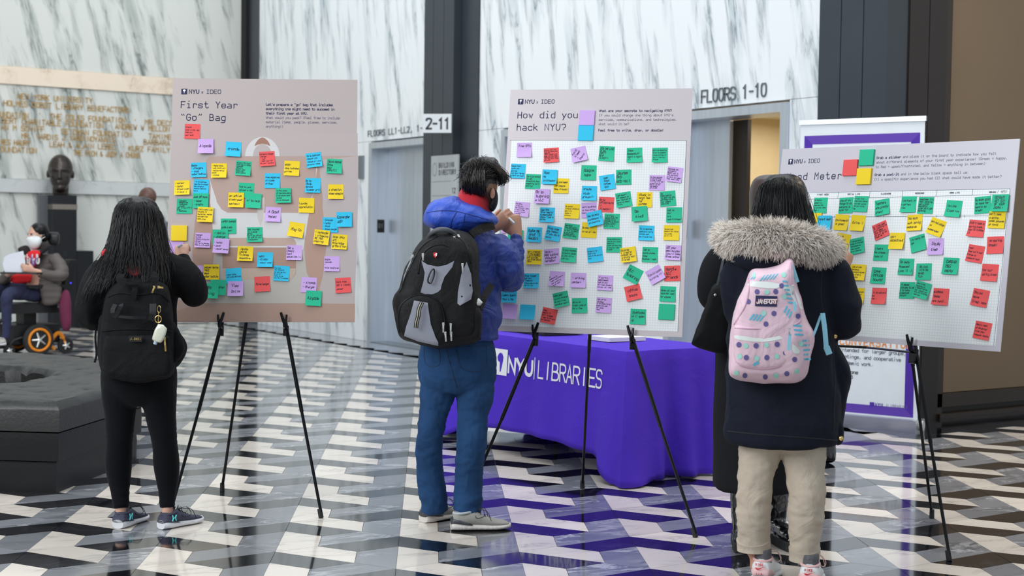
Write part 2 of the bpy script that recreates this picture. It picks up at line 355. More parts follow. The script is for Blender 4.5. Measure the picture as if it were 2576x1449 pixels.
for nm, poly, m in KIND:
    b_ = bmnew(); tile_shape(b_, poly, lambda u, v: UD*u+VD*v); me = bpy.data.meshes.new('marble_tile'); b_.to_mesh(me); b_.free(); me.materials.append(m); tm[nm] = me
XBORD, YBORD = XC+0.34, YB-0.30
cells = []
for n in range(-30, 30):
    for k in range(-14, 46):
        for nm, poly, m in KIND:
            off = k*TP+(TP/2 if n % 2 else 0)
            o_ = O0+UD*(n*TW)+VD*off; cu = sum(p[0] for p in poly)/4; cv = sum(p[1] for p in poly)/4; c = o_+UD*cu+VD*cv
            pts = [o_+UD*p[0]+VD*p[1] for p in poly]
            xf = (c.x*CY+c.y*SY, -c.x*SY+c.y*CY)
            if xf[1] < 2.2 or xf[1] > 24 or abs(xf[0]) > xf[1]*0.55+1.2: continue
            if max(p.x for p in pts) > 2.8 or min(p.x for p in pts) < XL+0.05 or min(p.y for p in pts) < -8.8 or max(p.y for p in pts) > 16.8: continue
            r = max(p.x for p in pts) > XBORD-0 and True
            if max(p.y for p in pts) > YBORD and min(p.x for p in pts) < XBORD: continue
            vis = 5.2 < xf[1] and abs(xf[0]) < xf[1]*0.375
            cells.append((xf[1]+(0 if vis else 100), nm, o_, poly, m))
cells.sort(key=lambda c: c[0])
for c in cells[:300]:
    o = bpy.data.objects.new('marble_tile', tm[c[1]]); link(o); o.parent = floor; o.location = (c[2].x, c[2].y, 0)
for m, nm in ((M_WM, 'white_marble_tiles'), (M_GM, 'grey_marble_tiles'), (M_BM, 'black_marble_tiles')):
    b_ = bmnew()
    for c in cells[300:]:
        if c[4] is m: tile_shape(b_, c[3], lambda u, v: c[2]+UD*u+VD*v)
    tag(obj(nm, b_, m, floor), kind='stuff')
bm = bmnew(); wbox(bm, XL, XBORD, YBORD-0.25, YB, -0.006, 0); tag(obj('grey_stone_border', bm, M_GM, floor))
bm = bmnew(); wbox(bm, XC, XBORD+0.25, YB-0.4, 17, -0.005, 0.0005); obj('black_stone_border', bm, M_BM, floor)
# ================================================================ setting: elevator wall (faces the table)
PB = (Vector((0, YB, 0)), Vector((0, 1, 0))); PLF = (Vector((XL, 0, 0)), Vector((1, 0, 0))); PC = (Vector((XC, 0, 0)), Vector((1, 0, 0)))
def xb(px, py=560): return PL(px, py, *PB).x
def struct(o): o['kind'] = 'structure'; return o
bm = bmnew(); wbox(bm, XL-0.3, XC-0.1, YB+1.9, YB+2.1, 0, 9); wb = struct(obj('wall_back', bm, M_STEEL))
ZL = PL(1860, 269, *PB).z-0.0; ZJ = ZL+0.02
xcl, xb1 = xb(650), xb(1085); xb2, xpl = xb(1202), xb(2054)
e1 = (xb(931), xb(1079)); e3r = xb(1980); e3 = (e3r-1.5, e3r); e2l = xb(1263); e2 = (e2l, e2l+1.5)
def panel(x0, x1, z0, z1, m=M_WALL, y=YB, t=0.30):
    b = bmnew(); wbox(b, x0+0.002, x1-0.002, y, y+t, z0+0.002, z1-0.002); obj('marble_panel', b, m, wb)
zt = 9.0
panel(xcl, xb1, ZJ, zt); panel(xcl, e1[0], 0, ZJ); panel(e1[1], xb1, 0, ZJ)
panel(xb2, (xb2+xpl)/2, ZJ, zt); panel((xb2+xpl)/2, xpl, ZJ, zt)
panel(xb2, e2[0], 0, ZJ); panel(e2[1], e3[0], 0, ZJ); panel(e3[1], xpl, 0, ZJ)
def elevator(name, x0, x1, opened, lab):
    r = struct(bpy.data.objects.new(name, None)); link(r); r.location = ((x0+x1)/2, YB, 0)
    b = bmnew(); fw = 0.075
    for (a, c, z0, z1) in ((x0, x0+fw, 0, ZL), (x1-fw, x1, 0, ZL), (x0+fw, x1-fw, ZL-fw, ZL)):
        wbox(b, a, c, YB-0.03, YB+0.26, z0, z1)
    obj('door_frame', b, M_BRUSH, r)
    a, c = x0+fw, x1-fw; m = (a+c)/2
    if not opened:
        for u0, u1 in ((a, m-0.002), (m+0.002, c)):
            b = bmnew(); wbox(b, u0, u1, YB+0.2, YB+0.24, 0.01, ZL-fw); obj('door_panel', b, M_BRUSH, r)
    else:
        b = bmnew(); wbox(b, a, a+0.50, YB+0.2, YB+0.24, 0.01, ZL-fw); obj('door_panel', b, M_BRUSH, r)
        b = bmnew(); wbox(b, a+0.40, a+0.62, YB+0.30, YB+0.34, 0.01, ZL-fw); obj('inner_door_panel', b, M_STEELB, r)
        b = bmnew(); X0, X1, Y0, Y1 = a-0.2, c+0.25, YB+0.36, YB+1.75
        wbox(b, X0, X1, Y1, Y1+0.03, 0, 2.5); wbox(b, X0-0.03, X0, Y0, Y1, 0, 2.5); wbox(b, X1, X1+0.03, Y0, Y1, 0, 2.5)
        obj('car_wall', b, mat('car_beige_panel', (214, 196, 158), 0.5, bump=0.5, bscale=160), r)
        b = bmnew(); wbox(b, X0, X1, Y0, Y1, 2.5, 2.53); obj('car_ceiling', b, mat('car_ceiling_cream', (236, 226, 200), 0.6), r)
        b = bmnew(); wbox(b, X0, X1, Y0, Y1, 0, 0.012); obj('car_floor', b, M_GM, r)
        b = bmnew(); wbox(b, X0, X1, Y1-0.06, Y1, 2.33, 2.37); obj('car_rail', b, M_STEELB, r)
        l = bpy.data.lights.new('car_lamp', 'AREA'); l.size = 0.9; l.energy = 20; l.color = (1, 0.95, 0.86); lo = bpy.data.objects.new('car_lamp', l); link(lo); lo.location = ((X0+X1)/2, (Y0+Y1)/2, 2.45)
    b = bmnew(); wbox(b, a, c, YB-0.02, YB+0.36, 0, 0.008); obj('threshold', b, M_BRUSHD, r)
    b = bmnew(); wbox(b, x0+fw, x0+fw+0.004, YB+0.06, YB+0.16, 1.36, 1.52)
    cp = obj('call_button', b, M_GROOVE, r)
    b = bmnew(); pl = lambda u, v: Vector((x0+fw+0.0052, YB+0.065+u, 1.40+v)); lettering(b, ['01'], 0.006, 0.02, 0.045, pl, adv=0.04, wt=0.13, sans=True); obj('button_numeral', b, ink((120, 122, 126)), cp)
    return r
elevator('door_1', e1[0], e1[1], False, ''); elevator('door_2', e2[0], e2[1], False, ''); elevator('door_3', e3[0], e3[1], True, '')
b = bmnew(); xi = xb(910); wbox(b, xi-0.06, xi+0.06, YB-0.03, YB, PL(910, 450, *PB).z, PL(910, 392, *PB).z); bevel(b, 0.01)
tag(obj('indicator_lamp', b, M_BRUSHD), 'narrow grey floor indicator fixed to the marble left of the closed left elevator', 'indicator')
def wall_text(name, text, a, c, plane, cap, m, lab, cat, off, wt=0.12, parent=None, group=None, thick=0.0):
    A = PL(a[0], a[1], *plane); B = PL(c[0], c[1], *plane); d = (B-A); L = Vector((d.x, d.y, 0)).length; d = Vector((d.x, d.y, 0)).normalized(); z = (A.z+B.z)/2
    b = bmnew(); adv = L/len(text)
    lettering(b, [text], 0, 0, cap, lambda u, v: Vector((A.x, A.y, z))+d*u+VZ*v+off, adv=adv, wt=wt, sans=True, width=min(1.5, adv/cap/0.66))
    if thick:
        r = bmesh.ops.extrude_face_region(b, geom=list(b.faces)); bmesh.ops.translate(b, verts=[v for v in r['geom'] if isinstance(v, bmesh.types.BMVert)], vec=off.normalized()*thick)
        bmesh.ops.recalc_face_normals(b, faces=b.faces)
    if thick and cat:
        b.free(); r = thing(name, A, lab, cat, group); w_ = min(1.5, adv/cap/0.66)
        for i, ch in enumerate(text):
            if ch == ' ': continue
            b = bmnew(); lettering(b, [ch], i*adv, 0, cap, lambda u, v: Vector((A.x, A.y, z))+d*u+VZ*v+off, adv=adv, wt=wt, sans=True, width=w_)
            e = bmesh.ops.extrude_face_region(b, geom=list(b.faces)); bmesh.ops.translate(b, verts=[v for v in e['geom'] if isinstance(v, bmesh.types.BMVert)], vec=off.normalized()*thick)
            bmesh.ops.recalc_face_normals(b, faces=b.faces); obj('metal_letter', b, m, r)
        return r
    o = obj(name, b, m, parent)
    return tag(o, lab, cat, group) if cat else o
NB = Vector((0, -0.003, 0)); NL = Vector((0.034, 0, 0))
M_LET = mat('grey_metal_letter', (104, 112, 116), 0.5, 0.3)
wall_text('elevator_lettering', 'FLOORS 1-10', (1764, 258.5), (1930, 241.5), PB, 0.165*0.62, M_LET, 'grey metal letters FLOORS 1-10 on the marble above the open right elevator', 'sign', NB, 0.14, thick=0.006)
wall_text('elevator_lettering', 'FLOORS LL1-LL2, 1-10', (926, 344.5), (1082, 326.5), PB, 0.068, M_LET, 'grey metal letters FLOORS LL1-LL2 on the marble above the closed left elevator', 'sign', NB, 0.14, thick=0.006)
# columns: dark steel plates with open joints
def column(cx, plates, y, m=M_STEEL, core=None):
    r = struct(bpy.data.objects.new('column', None)); link(r); r.location = (cx, y, 0)
    for x0, x1, y0, y1, mm in plates:
        b = bmnew(); wbox(b, x0+0.004, x1-0.004, y0, y1, 0, 9); obj('steel_plate', b, mm, r)
    if core: b = bmnew(); wbox(b, *core, 0, 9); obj('core', b, M_GROOVE, r)
    return r
c1 = [xb(p) for p in (1085, 1108, 1134, 1160, 1202)]
column(c1[2], [(c1[0], c1[1], YB-0.12, YB+0.2, M_STEEL), (c1[1], c1[2], YB-0.12, YB+0.2, M_STEEL), (c1[2], c1[3], YB-0.12, YB+0.2, M_STEEL), (c1[3], c1[4], YB-0.02, YB+0.2, M_STEEL)], YB, core=(c1[0]+0.01, c1[4]-0.01, YB+0.0, YB+0.25))
xq = xb(600); column((XL+xcl)/2, [(XL-0.2, XL+(xcl-XL)*0.35, YB-0.05, YB+0.3, M_GROOVE), (XL+(xcl-XL)*0.35, xcl, YB-0.0, YB+0.3, M_STEEL)], YB)
c2 = [xb(p) for p in (2054, 2109, 2165, 2224)]
ys = [PL(p, 560, *PC).y for p in (2224, 2275, 2325, 2370)]
pil = column(c2[1], [(c2[0], c2[1], YB-0.02, YB+0.2, M_STEEL), (c2[1], c2[2], YB-0.02, YB+0.2, M_STEEL), (c2[2], XC, YB-0.02, YB+0.2, M_STEEL)], YB, core=(c2[0]+0.01, XC-0.03, YB+0.0, YB+0.25))
for i in range(3):
    b = bmnew(); wbox(b, XC-0.25, XC+0.004, (YB+0.2 if i == 0 else ys[i])+0.004, ys[i+1]-0.004, 0, 9); obj('steel_plate', b, M_STEELB, pil)  # side turned from the daylight: its shade put into a browner, darker steel
b = bmnew(); wbox(b, XC-0.3, XC-0.02, YB+0.2, ys[3], 0, 9); obj('side_core', b, M_GROOVE, pil)
# brown wall beyond the corner
zb = PL(2369, 989, *PC).z; y0 = ys[3]
b = bmnew(); wbox(b, XC-0.3, XC-0.06, y0, 16.5, 0, 9); wr = struct(obj('wall_right', b, M_DFRAME))
b = bmnew(); wbox(b, XC-0.06, XC-0.02, PL(2390, 500, *PC).y, 16, zb, 8.9); obj('brown_panel', b, M_BROWN, wr)
b = bmnew(); wbox(b, XC-0.06, XC+0.0, y0, PL(2388, 500, *PC).y-0.02, 0, 8.9); wbox(b, XC-0.06, XC+0.0, y0, 16, zb-0.11, zb-0.005); wbox(b, XC-0.06, XC+0.03, y0, 16, 0, zb-0.16); obj('frame_rail', b, M_DFRAME, wr)
# ================================================================ setting: inscription wall
def lz(px, py): return PL(px, py, *PLF).z
z1, z2, z3, z4 = lz(215, 181), lz(215, 225), lz(215, 455), lz(215, 489)
b = bmnew(); wbox(b, XL-0.35, XL-0.3, -9, YB, 0, 9); wl = struct(obj('wall_left', b, M_STEEL))
def lpanel(y0, y1, za, zb_, m, dx=0.0):
    b = bmnew(); wbox(b, XL-0.3, XL+dx, y0+0.002, y1-0.002, za+0.002, zb_-0.002); obj('marble_panel', b, m, wl)
for ya, yb_ in ((-9, -3), (-3, 1.2), (1.2, YB-0.05)): lpanel(ya, yb_, z1, 9, M_WALL2, 0.03)
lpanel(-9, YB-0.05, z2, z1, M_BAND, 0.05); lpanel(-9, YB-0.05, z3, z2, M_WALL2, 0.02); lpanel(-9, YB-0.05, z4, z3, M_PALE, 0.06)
yj = PL(118, 600, *PLF).y
for ya, yb_ in ((-9, yj-2.4), (yj-2.4, yj), (yj, yj+2.6), (yj+2.6, YB-0.05)): lpanel(ya, yb_, 0, z4, M_WALL2, 0.01)
M_GOLD = mat('gilt_letter', (190, 146, 66), 0.5, 0.1)
q = lambda x, y: (x/2.898, y/2.898)
ins = bpy.data.objects.new('wall_inscription', None); link(ins); ins.location = PL(150, 300, *PLF); tag(ins, 'gilt benefactor names carved in the grey marble wall behind the bronze head', 'inscription')
for t, a, c in (('NEW YORK UNIVERSITY', (120, 722), (672, 752)), ('HOLMES BOBST LIBRARY BENEFACTORS', (20, 768), (935, 824)), ('FOUNDATION', (-60, 850), (205, 862)), ('*', (275, 850), (295, 851)), ('THE COLES FOUNDATION', (358, 866), (910, 897)), ('*', (970, 895), (990, 896)), ('MR DECOR', (1048, 905), (1290, 922)),
                ('BERT CHARITABLE FOUNDATION * ANDREW W MELLON', (5, 894), (1232, 962)), ('AN M SCHIFF', (0, 946), (320, 962)), ('*', (360, 960), (380, 961)), ('SEIDMAN FOUNDATION', (440, 976), (955, 1000)), ('TAMIMEN', (1075, 1008), (1275, 1020)),
                ('*', (40, 990), (60, 991)), ('MR. VARDIS J VARDINOYANNIS', (150, 1006), (835, 1042)), ('BARBARA', (1040, 1052), (1235, 1062)), ('MES HAURY', (0, 1054), (215, 1062)), ('*', (285, 1055), (305, 1056)), ('LEAH & ALAIN LEBEC', (355, 1070), (840, 1090)), ('*', (885, 1090), (905, 1091)), ('KURZ FAMILY F', (930, 1098), (1290, 1116)),
                ('FOUNDATION', (-30, 1108), (265, 1114)), ('THE RICH & JUDY A CHUNG', (530, 1132), (1015, 1150))):
    wall_text('gilt_line', t, q(*a), q(*c), PLF, 0.068, M_GOLD, None, None, NL, 0.15, ins)
# ================================================================ wall signs
def flat_sign(name, P0, ux, uz, w, h, t, m, lab, cat):
    """board with its lower left front corner at P0; returns object and place()"""
    n = ux.cross(uz).normalized()*-1
    b = bmnew(); box(b, P0, ux*w, uz*h, -n*t) if False else box(b, P0+n*-t*0, ux*w, uz*h, n*t*-1)
    o = tag(obj(name, b, m), lab, cat); return o, (lambda u, v, e=0.001: P0-n*0+NF(n)*e+ux*u+uz*v)
def NF(n): return n
# sign 2-11, hung in front of the column, turned to the room
A = PL(1064, 334, Vector((0, YB-0.48, 0)), Vector((0, 1, 0)))
ux = W(1, -0.18).normalized(); nf = W(-0.18, -1).normalized()
b = bmnew(); box(b, A, ux*0.315, VZ*0.205, -nf*0.03); bevel(b, 0.008); sg = tag(obj('floor_sign', b, mat('pale_sign_plate', (206, 210, 212), 0.4)), 'small pale sign reading 2 -11 projecting from the dark column above the directory', 'sign')
b = bmnew(); lettering(b, ['2-11'], 0.03, 0.045, 0.108, lambda u, v: A+ux*u+VZ*v+nf*0.002, adv=0.068, wt=0.2, sans=True); obj('numerals', b, ink((52, 54, 58)), sg)
b = bmnew(); tube(b, [A+ux*0.13+VZ*0.1-nf*0.03, A+ux*0.13+VZ*0.1-nf*0.36], 0.012, 8); obj('bracket', b, M_STEEL, sg)
# building directory
A = PL(1082, 640, Vector((0, YB-0.155, 0)), Vector((0, 1, 0))); B_ = PL(1152, 388, Vector((0, YB-0.155, 0)), Vector((0, 1, 0)))
wdt, hgt = B_.x-A.x, B_.z-A.z; UX = Vector((1, 0, 0))
b = bmnew(); box(b, A, UX*wdt, VZ*hgt, Vector((0, 0.02, 0))); sg = tag(obj('directory_board', b, mat('directory_grey', (172, 176, 178), 0.45)), 'grey building directory board on the dark column behind the man in blue', 'sign')
pd = lambda u, v: A+UX*(u*wdt)+VZ*(hgt-v*wdt)+Vector((0, -0.002, 0))
pdm = lambda u, v: A+UX*u+VZ*v+Vector((0, -0.002, 0))
b = bmnew()
lettering(b, ['BUILDING', 'DIRECTORY'], 0.30*wdt, hgt-0.23*wdt, 0.085*wdt, pdm, adv=0.073*wdt, wt=0.2, sans=True, lead=1.6)
for i, t in enumerate(('12', '11', '10', '9', '8')): lettering(b, [t], 0.80*wdt, hgt-(0.72+0.27*i)*wdt, 0.09*wdt, pdm, adv=0.07*wdt, wt=0.2, sans=True)
obj('directory_text', b, ink((70, 74, 78)), sg)
b = bmnew()
for i in range(6): box(b, A+VZ*(hgt-(0.50+0.27*i)*wdt)+Vector((0.03, -0.0015, 0)), UX*(wdt*0.7), VZ*0.006, Vector((0, 0.001, 0)))
for k in range(24):
    an = 2*math.pi*k/24; an2 = 2*math.pi*(k+1)/24; cc = A+UX*(0.14*wdt)+VZ*(hgt-0.26*wdt)+Vector((0, -0.002, 0)); r1, r2 = 0.085*wdt, 0.1*wdt
    e = lambda an, r: cc+UX*(math.cos(an)*r*0.8)+VZ*(math.sin(an)*r*1.3)
    addface(b, [e(an, r1), e(an, r2), e(an2, r2), e(an2, r1)])
obj('rules_and_seal', b, ink((128, 132, 136)), sg)
b = bmnew(); box(b, A+VZ*(hgt-1.28*wdt)+Vector((0.0, -0.004, 0)), UX*(wdt*0.6), VZ*(0.26*wdt), Vector((0, 0.003, 0))); obj('white_card', b, ink((238, 240, 242)), sg)
# ================================================================ presentation boards
class Board:
    def __init__(s, o, yaw, lean, roll, w, h):
        cy, sy, cl, sl, cr, sr = math.cos(yaw), math.sin(yaw), math.cos(lean), math.sin(lean), math.cos(roll), math.sin(roll)
        M = Matrix(((cy, -sy, 0), (sy, cy, 0), (0, 0, 1)))@Matrix(((1, 0, 0), (0, cl, -sl), (0, sl, cl)))@Matrix(((cr, 0, sr), (0, 1, 0), (-sr, 0, cr)))
        w3_ = lambda v: W(v[0], v[1], v[2])
        s.U = w3_(M@Vector((1, 0, 0))); s.V = w3_(M@Vector((0, 0, 1))); s.N = w3_(M@Vector((0, -1, 0)))
        s.O = W(o[0], o[1], o[2]-1.45+CAMH); s.w = w; s.h = h
    def P(s, u, v, n=0.0): return s.O+s.U*u+s.V*v+s.N*n
    def uv(s, px, py):
        p = PL(px, py, s.O, s.N)-s.O; return p.dot(s.U), p.dot(s.V)
    def pl(s, n=0.0004): return lambda u, v: s.P(u, v, n)
B1 = Board((-1.2226, 6.7599, 0.9907), 0.041, -0.1748, -0.0098, 0.914, 1.219)
B2 = Board((0.3676, 6.7037, 0.9586), -0.2394, -0.1792, 0.0033, 0.914, 1.219)
B3 = Board((1.6463, 6.3062, 0.9663), -0.8093, -0.1424, -0.0035, 1.219, 0.914)
NAVY = ink((34, 34, 72)); NAVY2 = ink((48, 48, 84)); GREYT = ink((92, 88, 110)); WHITE = ink((240, 240, 240)); HAND = ink((24, 24, 40))
def flat(B, pts, m, n, name, parent, curve=0, px=True):
    q = [B.uv(*p) for p in pts] if px else pts
    if curve: q = catmull(q, curve, True)
    b = bmnew(); addface(b, [B.P(u, v, n) for u, v in q]); b.normal_update()
    for f in b.faces:
        if f.normal.dot(B.N) < 0: f.normal_flip()
    bmesh.ops.triangulate(b, faces=b.faces); return obj(name, b, m, parent)
def grid_mat(name, base, line, step):
    m = bpy.data.materials.new(name); m.use_nodes = True; nt = m.node_tree; N = nt.nodes; L = nt.links; b = N['Principled BSDF']; b.inputs['Roughness'].default_value = 0.35
    at = N.new('ShaderNodeAttribute'); at.attribute_name = 'buv'; sp = N.new('ShaderNodeSeparateXYZ'); L.new(at.outputs['Vector'], sp.inputs[0]); res = []
    for i in (0, 1):
        d = N.new('ShaderNodeMath'); d.operation = 'DIVIDE'; d.inputs[1].default_value = step; L.new(sp.outputs[i], d.inputs[0])
        fr = N.new('ShaderNodeMath'); fr.operation = 'FRACT'; L.new(d.outputs[0], fr.inputs[0])
        lt = N.new('ShaderNodeMath'); lt.operation = 'LESS_THAN'; lt.inputs[1].default_value = 0.09; L.new(fr.outputs[0], lt.inputs[0]); res.append(lt.outputs[0])
    mx = N.new('ShaderNodeMath'); mx.operation = 'MAXIMUM'; L.new(res[0], mx.inputs[0]); L.new(res[1], mx.inputs[1])
    c = N.new('ShaderNodeMix'); c.data_type = 'RGBA'; c.inputs[6].default_value = srgb(*base); c.inputs[7].default_value = srgb(*line); L.new(mx.outputs[0], c.inputs[0]); L.new(c.outputs[2], b.inputs['Base Color'])
    return m
def poster(B, label, face_rgb):
    t = thing('poster_board', B.P(0, 0, -0.004), label, 'board')
    b = bmnew(); box(b, B.P(-B.w/2, 0, -0.006), B.U*B.w, B.V*B.h, B.N*0.0058); obj('foam_core', b, mat('foam_core_white', (232, 232, 232), 0.6), t)
    b = bmnew(); addface(b, [B.P(-B.w/2, 0), B.P(B.w/2, 0), B.P(B.w/2, B.h), B.P(-B.w/2, B.h)]); obj('printed_sheet', b, mat('sheet_%d' % face_rgb[1], face_rgb, 0.32, var=0.015), t)
    return t
def logo(B, t, u, v, k):
    """torch square and the two names; k = capital height"""
    b = bmnew(); box(b, B.P(u, v-0.25*k, 0.0003), B.U*(1.5*k), B.V*(1.5*k), B.N*0.0002); sq = obj('logo_square', b, NAVY, t)
    b = bmnew(); c = (u+0.75*k, v+0.5*k)
    fl = [(-.28, .12), (-.34, .34), (-.18, .5), (0, .58), (.2, .5), (.33, .36), (.27, .12), (.08, .02), (.05, -.5), (-.04, -.5), (-.08, .02)]
    addface(b, [B.P(c[0]+x*k, c[1]+y*k, 0.0008) for x, y in fl]); bmesh.ops.triangulate(b, faces=b.faces); obj('torch', b, WHITE, sq)
    b = bmnew(); lettering(b, ['NYU'], u+1.9*k, v, k, B.pl(0.0005), adv=k*0.92, wt=0.2, sans=True, width=1.3)
    lettering(b, ['x'], u+5.1*k, v+0.02*k, k*0.8, B.pl(0.0005), adv=k*0.8, wt=0.13)
    lettering(b, ['IDEO'], u+6.3*k, v, k, B.pl(0.0005), adv=k*0.98, wt=0.15, width=1.45); obj('logo_names', b, NAVY, t)
# ---- board 1
t1 = poster(B1, 'tall pink board with backpack drawing headed First Year Go Bag, leftmost board', (182, 169, 166))
def shp(B, t, name, rgb, pts, n, curve=0): return flat(B, pts, ink(rgb), n, name, t, curve)
q1 = lambda x, y: (420+x/4.528, 180+y/4.528); q2 = lambda x, y: (420+x/4.14, 480+y/4.14)
gr = 0.0001
shp(B1, t1, 'printed_background', (180, 154, 143), [q2(6, 400), q1(420, 985), q1(2165, 960), q2(1956, 1366), q2(60, 1362)], gr*1)
shp(B1, t1, 'printed_margin', (182, 169, 166), [q1(62, 700), q1(2172, 700), q1(2166, 962), q1(500, 962), q1(470, 980), q1(448, 1010), q2(300, 250), q2(262, 620), q2(300, 1160), q2(70, 1130), q2(6, 400)], gr*2)
shp(B1, t1, 'printed_margin', (182, 169, 166), [q1(2172, 700), q1(2166, 962), q1(1735, 1010), q1(1745, 1180), q1(1775, 1449), q2(1620, 160), q2(1662, 560), q2(1620, 900), q2(1560, 1170), q2(1957, 1180), q2(1990, 100)], gr*2.5)
ARCH = (206, 203, 202)
arc = lambda r1, r2, cx, cy, a0, a1, n: [(cx+math.cos(math.radians(a0+(a1-a0)*i/n))*r1, cy-math.sin(math.radians(a0+(a1-a0)*i/n))*r2) for i in range(n+1)]
shp(B1, t1, 'printed_handle', ARCH, [q1(*p) for p in arc(197, 220, 1087, 965, 0, 180, 16)], gr*4)
shp(B1, t1, 'printed_handle_gap', (182, 169, 166), [q1(*p) for p in arc(108, 140, 1087, 965, 0, 180, 12)], gr*5)
shp(B1, t1, 'printed_handle_shadow', (157, 115, 97), [q1(*p) for p in [(998, 850), (1010, 815), (1035, 780), (1060, 760), (1087, 750), (1115, 760), (1145, 785), (1165, 815), (1178, 850), (1140, 832), (1087, 822), (1035, 832)]], gr*6)
shp(B1, t1, 'printed_bag_top', (178, 152, 141), [q1(450, 1449), q1(445, 1010), q1(470, 980), q1(520, 966), q1(1700, 966), q1(1735, 1010), q1(1745, 1180), q2(1480, 100), q2(1470, 190), q2(1430, 225), q2(1300, 230), q2(630, 228), q2(570, 195), q2(520, 120), q2(485, 0), q1(560, 1449)], gr*3)
shp(B1, t1, 'printed_strap', ARCH, [q1(450, 1100), q1(470, 1180), q1(560, 1449), q2(520, 120), q2(570, 195), q2(630, 228), q2(1370, 230), q2(1440, 190), q2(1475, 120), q2(1545, 0), q1(1700, 1090), q1(1712, 1110), q1(1655, 1449), q2(1480, 230), q2(1440, 480), q2(1420, 620), q2(1340, 580), q2(1340, 530), q2(1320, 500), q2(1270, 490), q2(640, 490), q2(490, 600), q2(470, 300), q2(450, 120), q1(500, 1300)], gr*5)
shp(B1, t1, 'printed_buckle', (196, 186, 181), [q2(*p) for p in [(942, 232), (945, 290), (975, 372), (1003, 290), (1006, 232), (1015, 200), (1015, 70), (995, 70), (940, 100)]], gr*6)
shp(B1, t1, 'printed_side', (176, 143, 127), [q1(1710, 1100), q1(1730, 1090), q1(1775, 1449), q2(1620, 160), q2(1662, 560), q2(1620, 900), q2(1560, 1060), q2(1480, 950), q2(1445, 800), q2(1440, 480), q2(1480, 230), q2(1520, 60)], gr*4)
shp(B1, t1, 'printed_side', (176, 143, 127), [q1(450, 1120), q2(455, 120), q2(480, 300), q2(490, 600), q2(480, 760), q2(440, 960), q2(300, 1160), q2(262, 640), q2(300, 250), q2(420, 60)], gr*4)
shp(B1, t1, 'printed_pocket_band', (187, 160, 146), [q2(640, 492), q2(1270, 492), q2(1320, 505), q2(1345, 540), q2(1345, 572), q2(640, 572)], gr*6)
shp(B1, t1, 'printed_pocket_line', ARCH, [q2(640, 574), q2(1250, 574), q2(1250, 590), q2(640, 590)], gr*7)
shp(B1, t1, 'printed_pocket', (167, 134, 118), [q2(578, 650), q2(640, 595), q2(1300, 595), q2(1345, 640), q2(1345, 805), q2(578, 805)], gr*6)
shp(B1, t1, 'printed_pocket_base', (189, 167, 150), [q2(578, 807), q2(1345, 807), q2(1335, 870), q2(1290, 930), q2(640, 925), q2(590, 880)], gr*6)
shp(B1, t1, 'printed_pale_foot', (183, 176, 167), [q2(400, 930), q2(480, 760), q2(492, 660), q2(578, 660), q2(590, 880), q2(640, 925), q2(1290, 930), q2(1345, 870), q2(1345, 620), q2(1430, 620), q2(1455, 850), q2(1560, 1070), q2(1560, 1172), q2(340, 1170)], gr*5)
shp(B1, t1, 'printed_ground', (173, 143, 128), [q2(340, 1176), q2(1957, 1176), q2(1956, 1366), q2(60, 1362), q2(75, 1260)], gr*6)
b = bmnew(); wd_ = 0.0475
def tx(B, px, py, lines, cappx, advpx, wt, m, name, t, lead=1.75, d=None, **k):
    u, v = B.uv(px, py); u2, v2 = B.uv(px, py-cappx); u3, _ = B.uv(px+advpx, py); b = bmnew()
    lettering(b, lines, u, v, abs(v2-v), B.pl(0.0005), adv=abs(u3-u), wt=wt, lead=lead, **k); return obj(name, b, m, t)
u, v = B1.uv(456, 235); logo(B1, t1, u, v, abs(B1.uv(456, 225.5)[1]-v))
tx(B1, 454, 271, ['First Year', '\u201cGo\u201d Bag'], 15.4, 14.6, 0.13, NAVY, 'heading', t1, lead=2.05, width=1.2)
tx(B1, 669, 265.5, ['Let\u2019s prepare a \u201cgo\u201d bag that includes', 'everything one might need to succeed in', 'their first year at NYU.'], 5.6, 4.43, 0.21, NAVY2, 'bold_text', t1, lead=1.97, width=1.2)
tx(B1, 669, 298.5, ['What would you pack? (Feel free to include', 'material items, people, places, services,', 'anything!)'], 5.6, 4.43, 0.13, GREYT, 'body_text', t1, lead=1.97, width=1.2)
# ---- board 2
t2 = poster(B2, 'tall pale board with gridded field, the middle board before the man in blue', (198, 189, 192))
M_GRID = grid_mat('fine_blue_grid', (232, 234, 234), (196, 206, 208), 0.0125)
def gridpanel(B, t, u0, u1, v0, v1):
    b = bmnew(); addface(b, [B.P(u0, v0, .0003), B.P(u1, v0, .0003), B.P(u1, v1, .0003), B.P(u0, v1, .0003)]); o = obj('gridded_field', b, M_GRID, t)
    a = o.data.attributes.new('buv', 'FLOAT_VECTOR', 'POINT')
    for i, (x, y) in enumerate(((u0, v0), (u1, v0), (u1, v1), (u0, v1))): a.data[i].vector = (x+10, y+10, 0)
def line(B, t, pts, wpx, m, name='printed_rule'):
    b = bmnew()
    for (p0, p1) in pts:
        a = Vector(B.uv(*p0)); c = Vector(B.uv(*p1)); d = (c-a).normalized(); n = Vector((-d.y, d.x))*wpx/2
        f = addface(b, [B.P(*(a-n), .0006), B.P(*(c-n), .0006), B.P(*(c+n), .0006), B.P(*(a+n), .0006)])
    b.normal_update()
    for f in b.faces:
        if f.normal.dot(B.N) < 0: f.normal_flip()
    return obj(name, b, m, t)
uA, vA = B2.uv(1726, 354); uB, vB = B2.uv(1704, 834)
gridpanel(B2, t2, -uA+0.0, uA, vB, vA)
line(B2, t2, [((1282, 353), (1727, 354)), ((1727, 354), (1705, 834.5))], 0.0014, ink((70, 90, 110)))
u, v = B2.uv(1303, 260.5); logo(B2, t2, u, v, abs(B2.uv(1303, 251.5)[1]-v))
tx(B2, 1301, 297, ['How did you', 'hack NYU?'], 15.2, 13.9, 0.13, NAVY, 'heading', t2, lead=2.02, width=1.2)
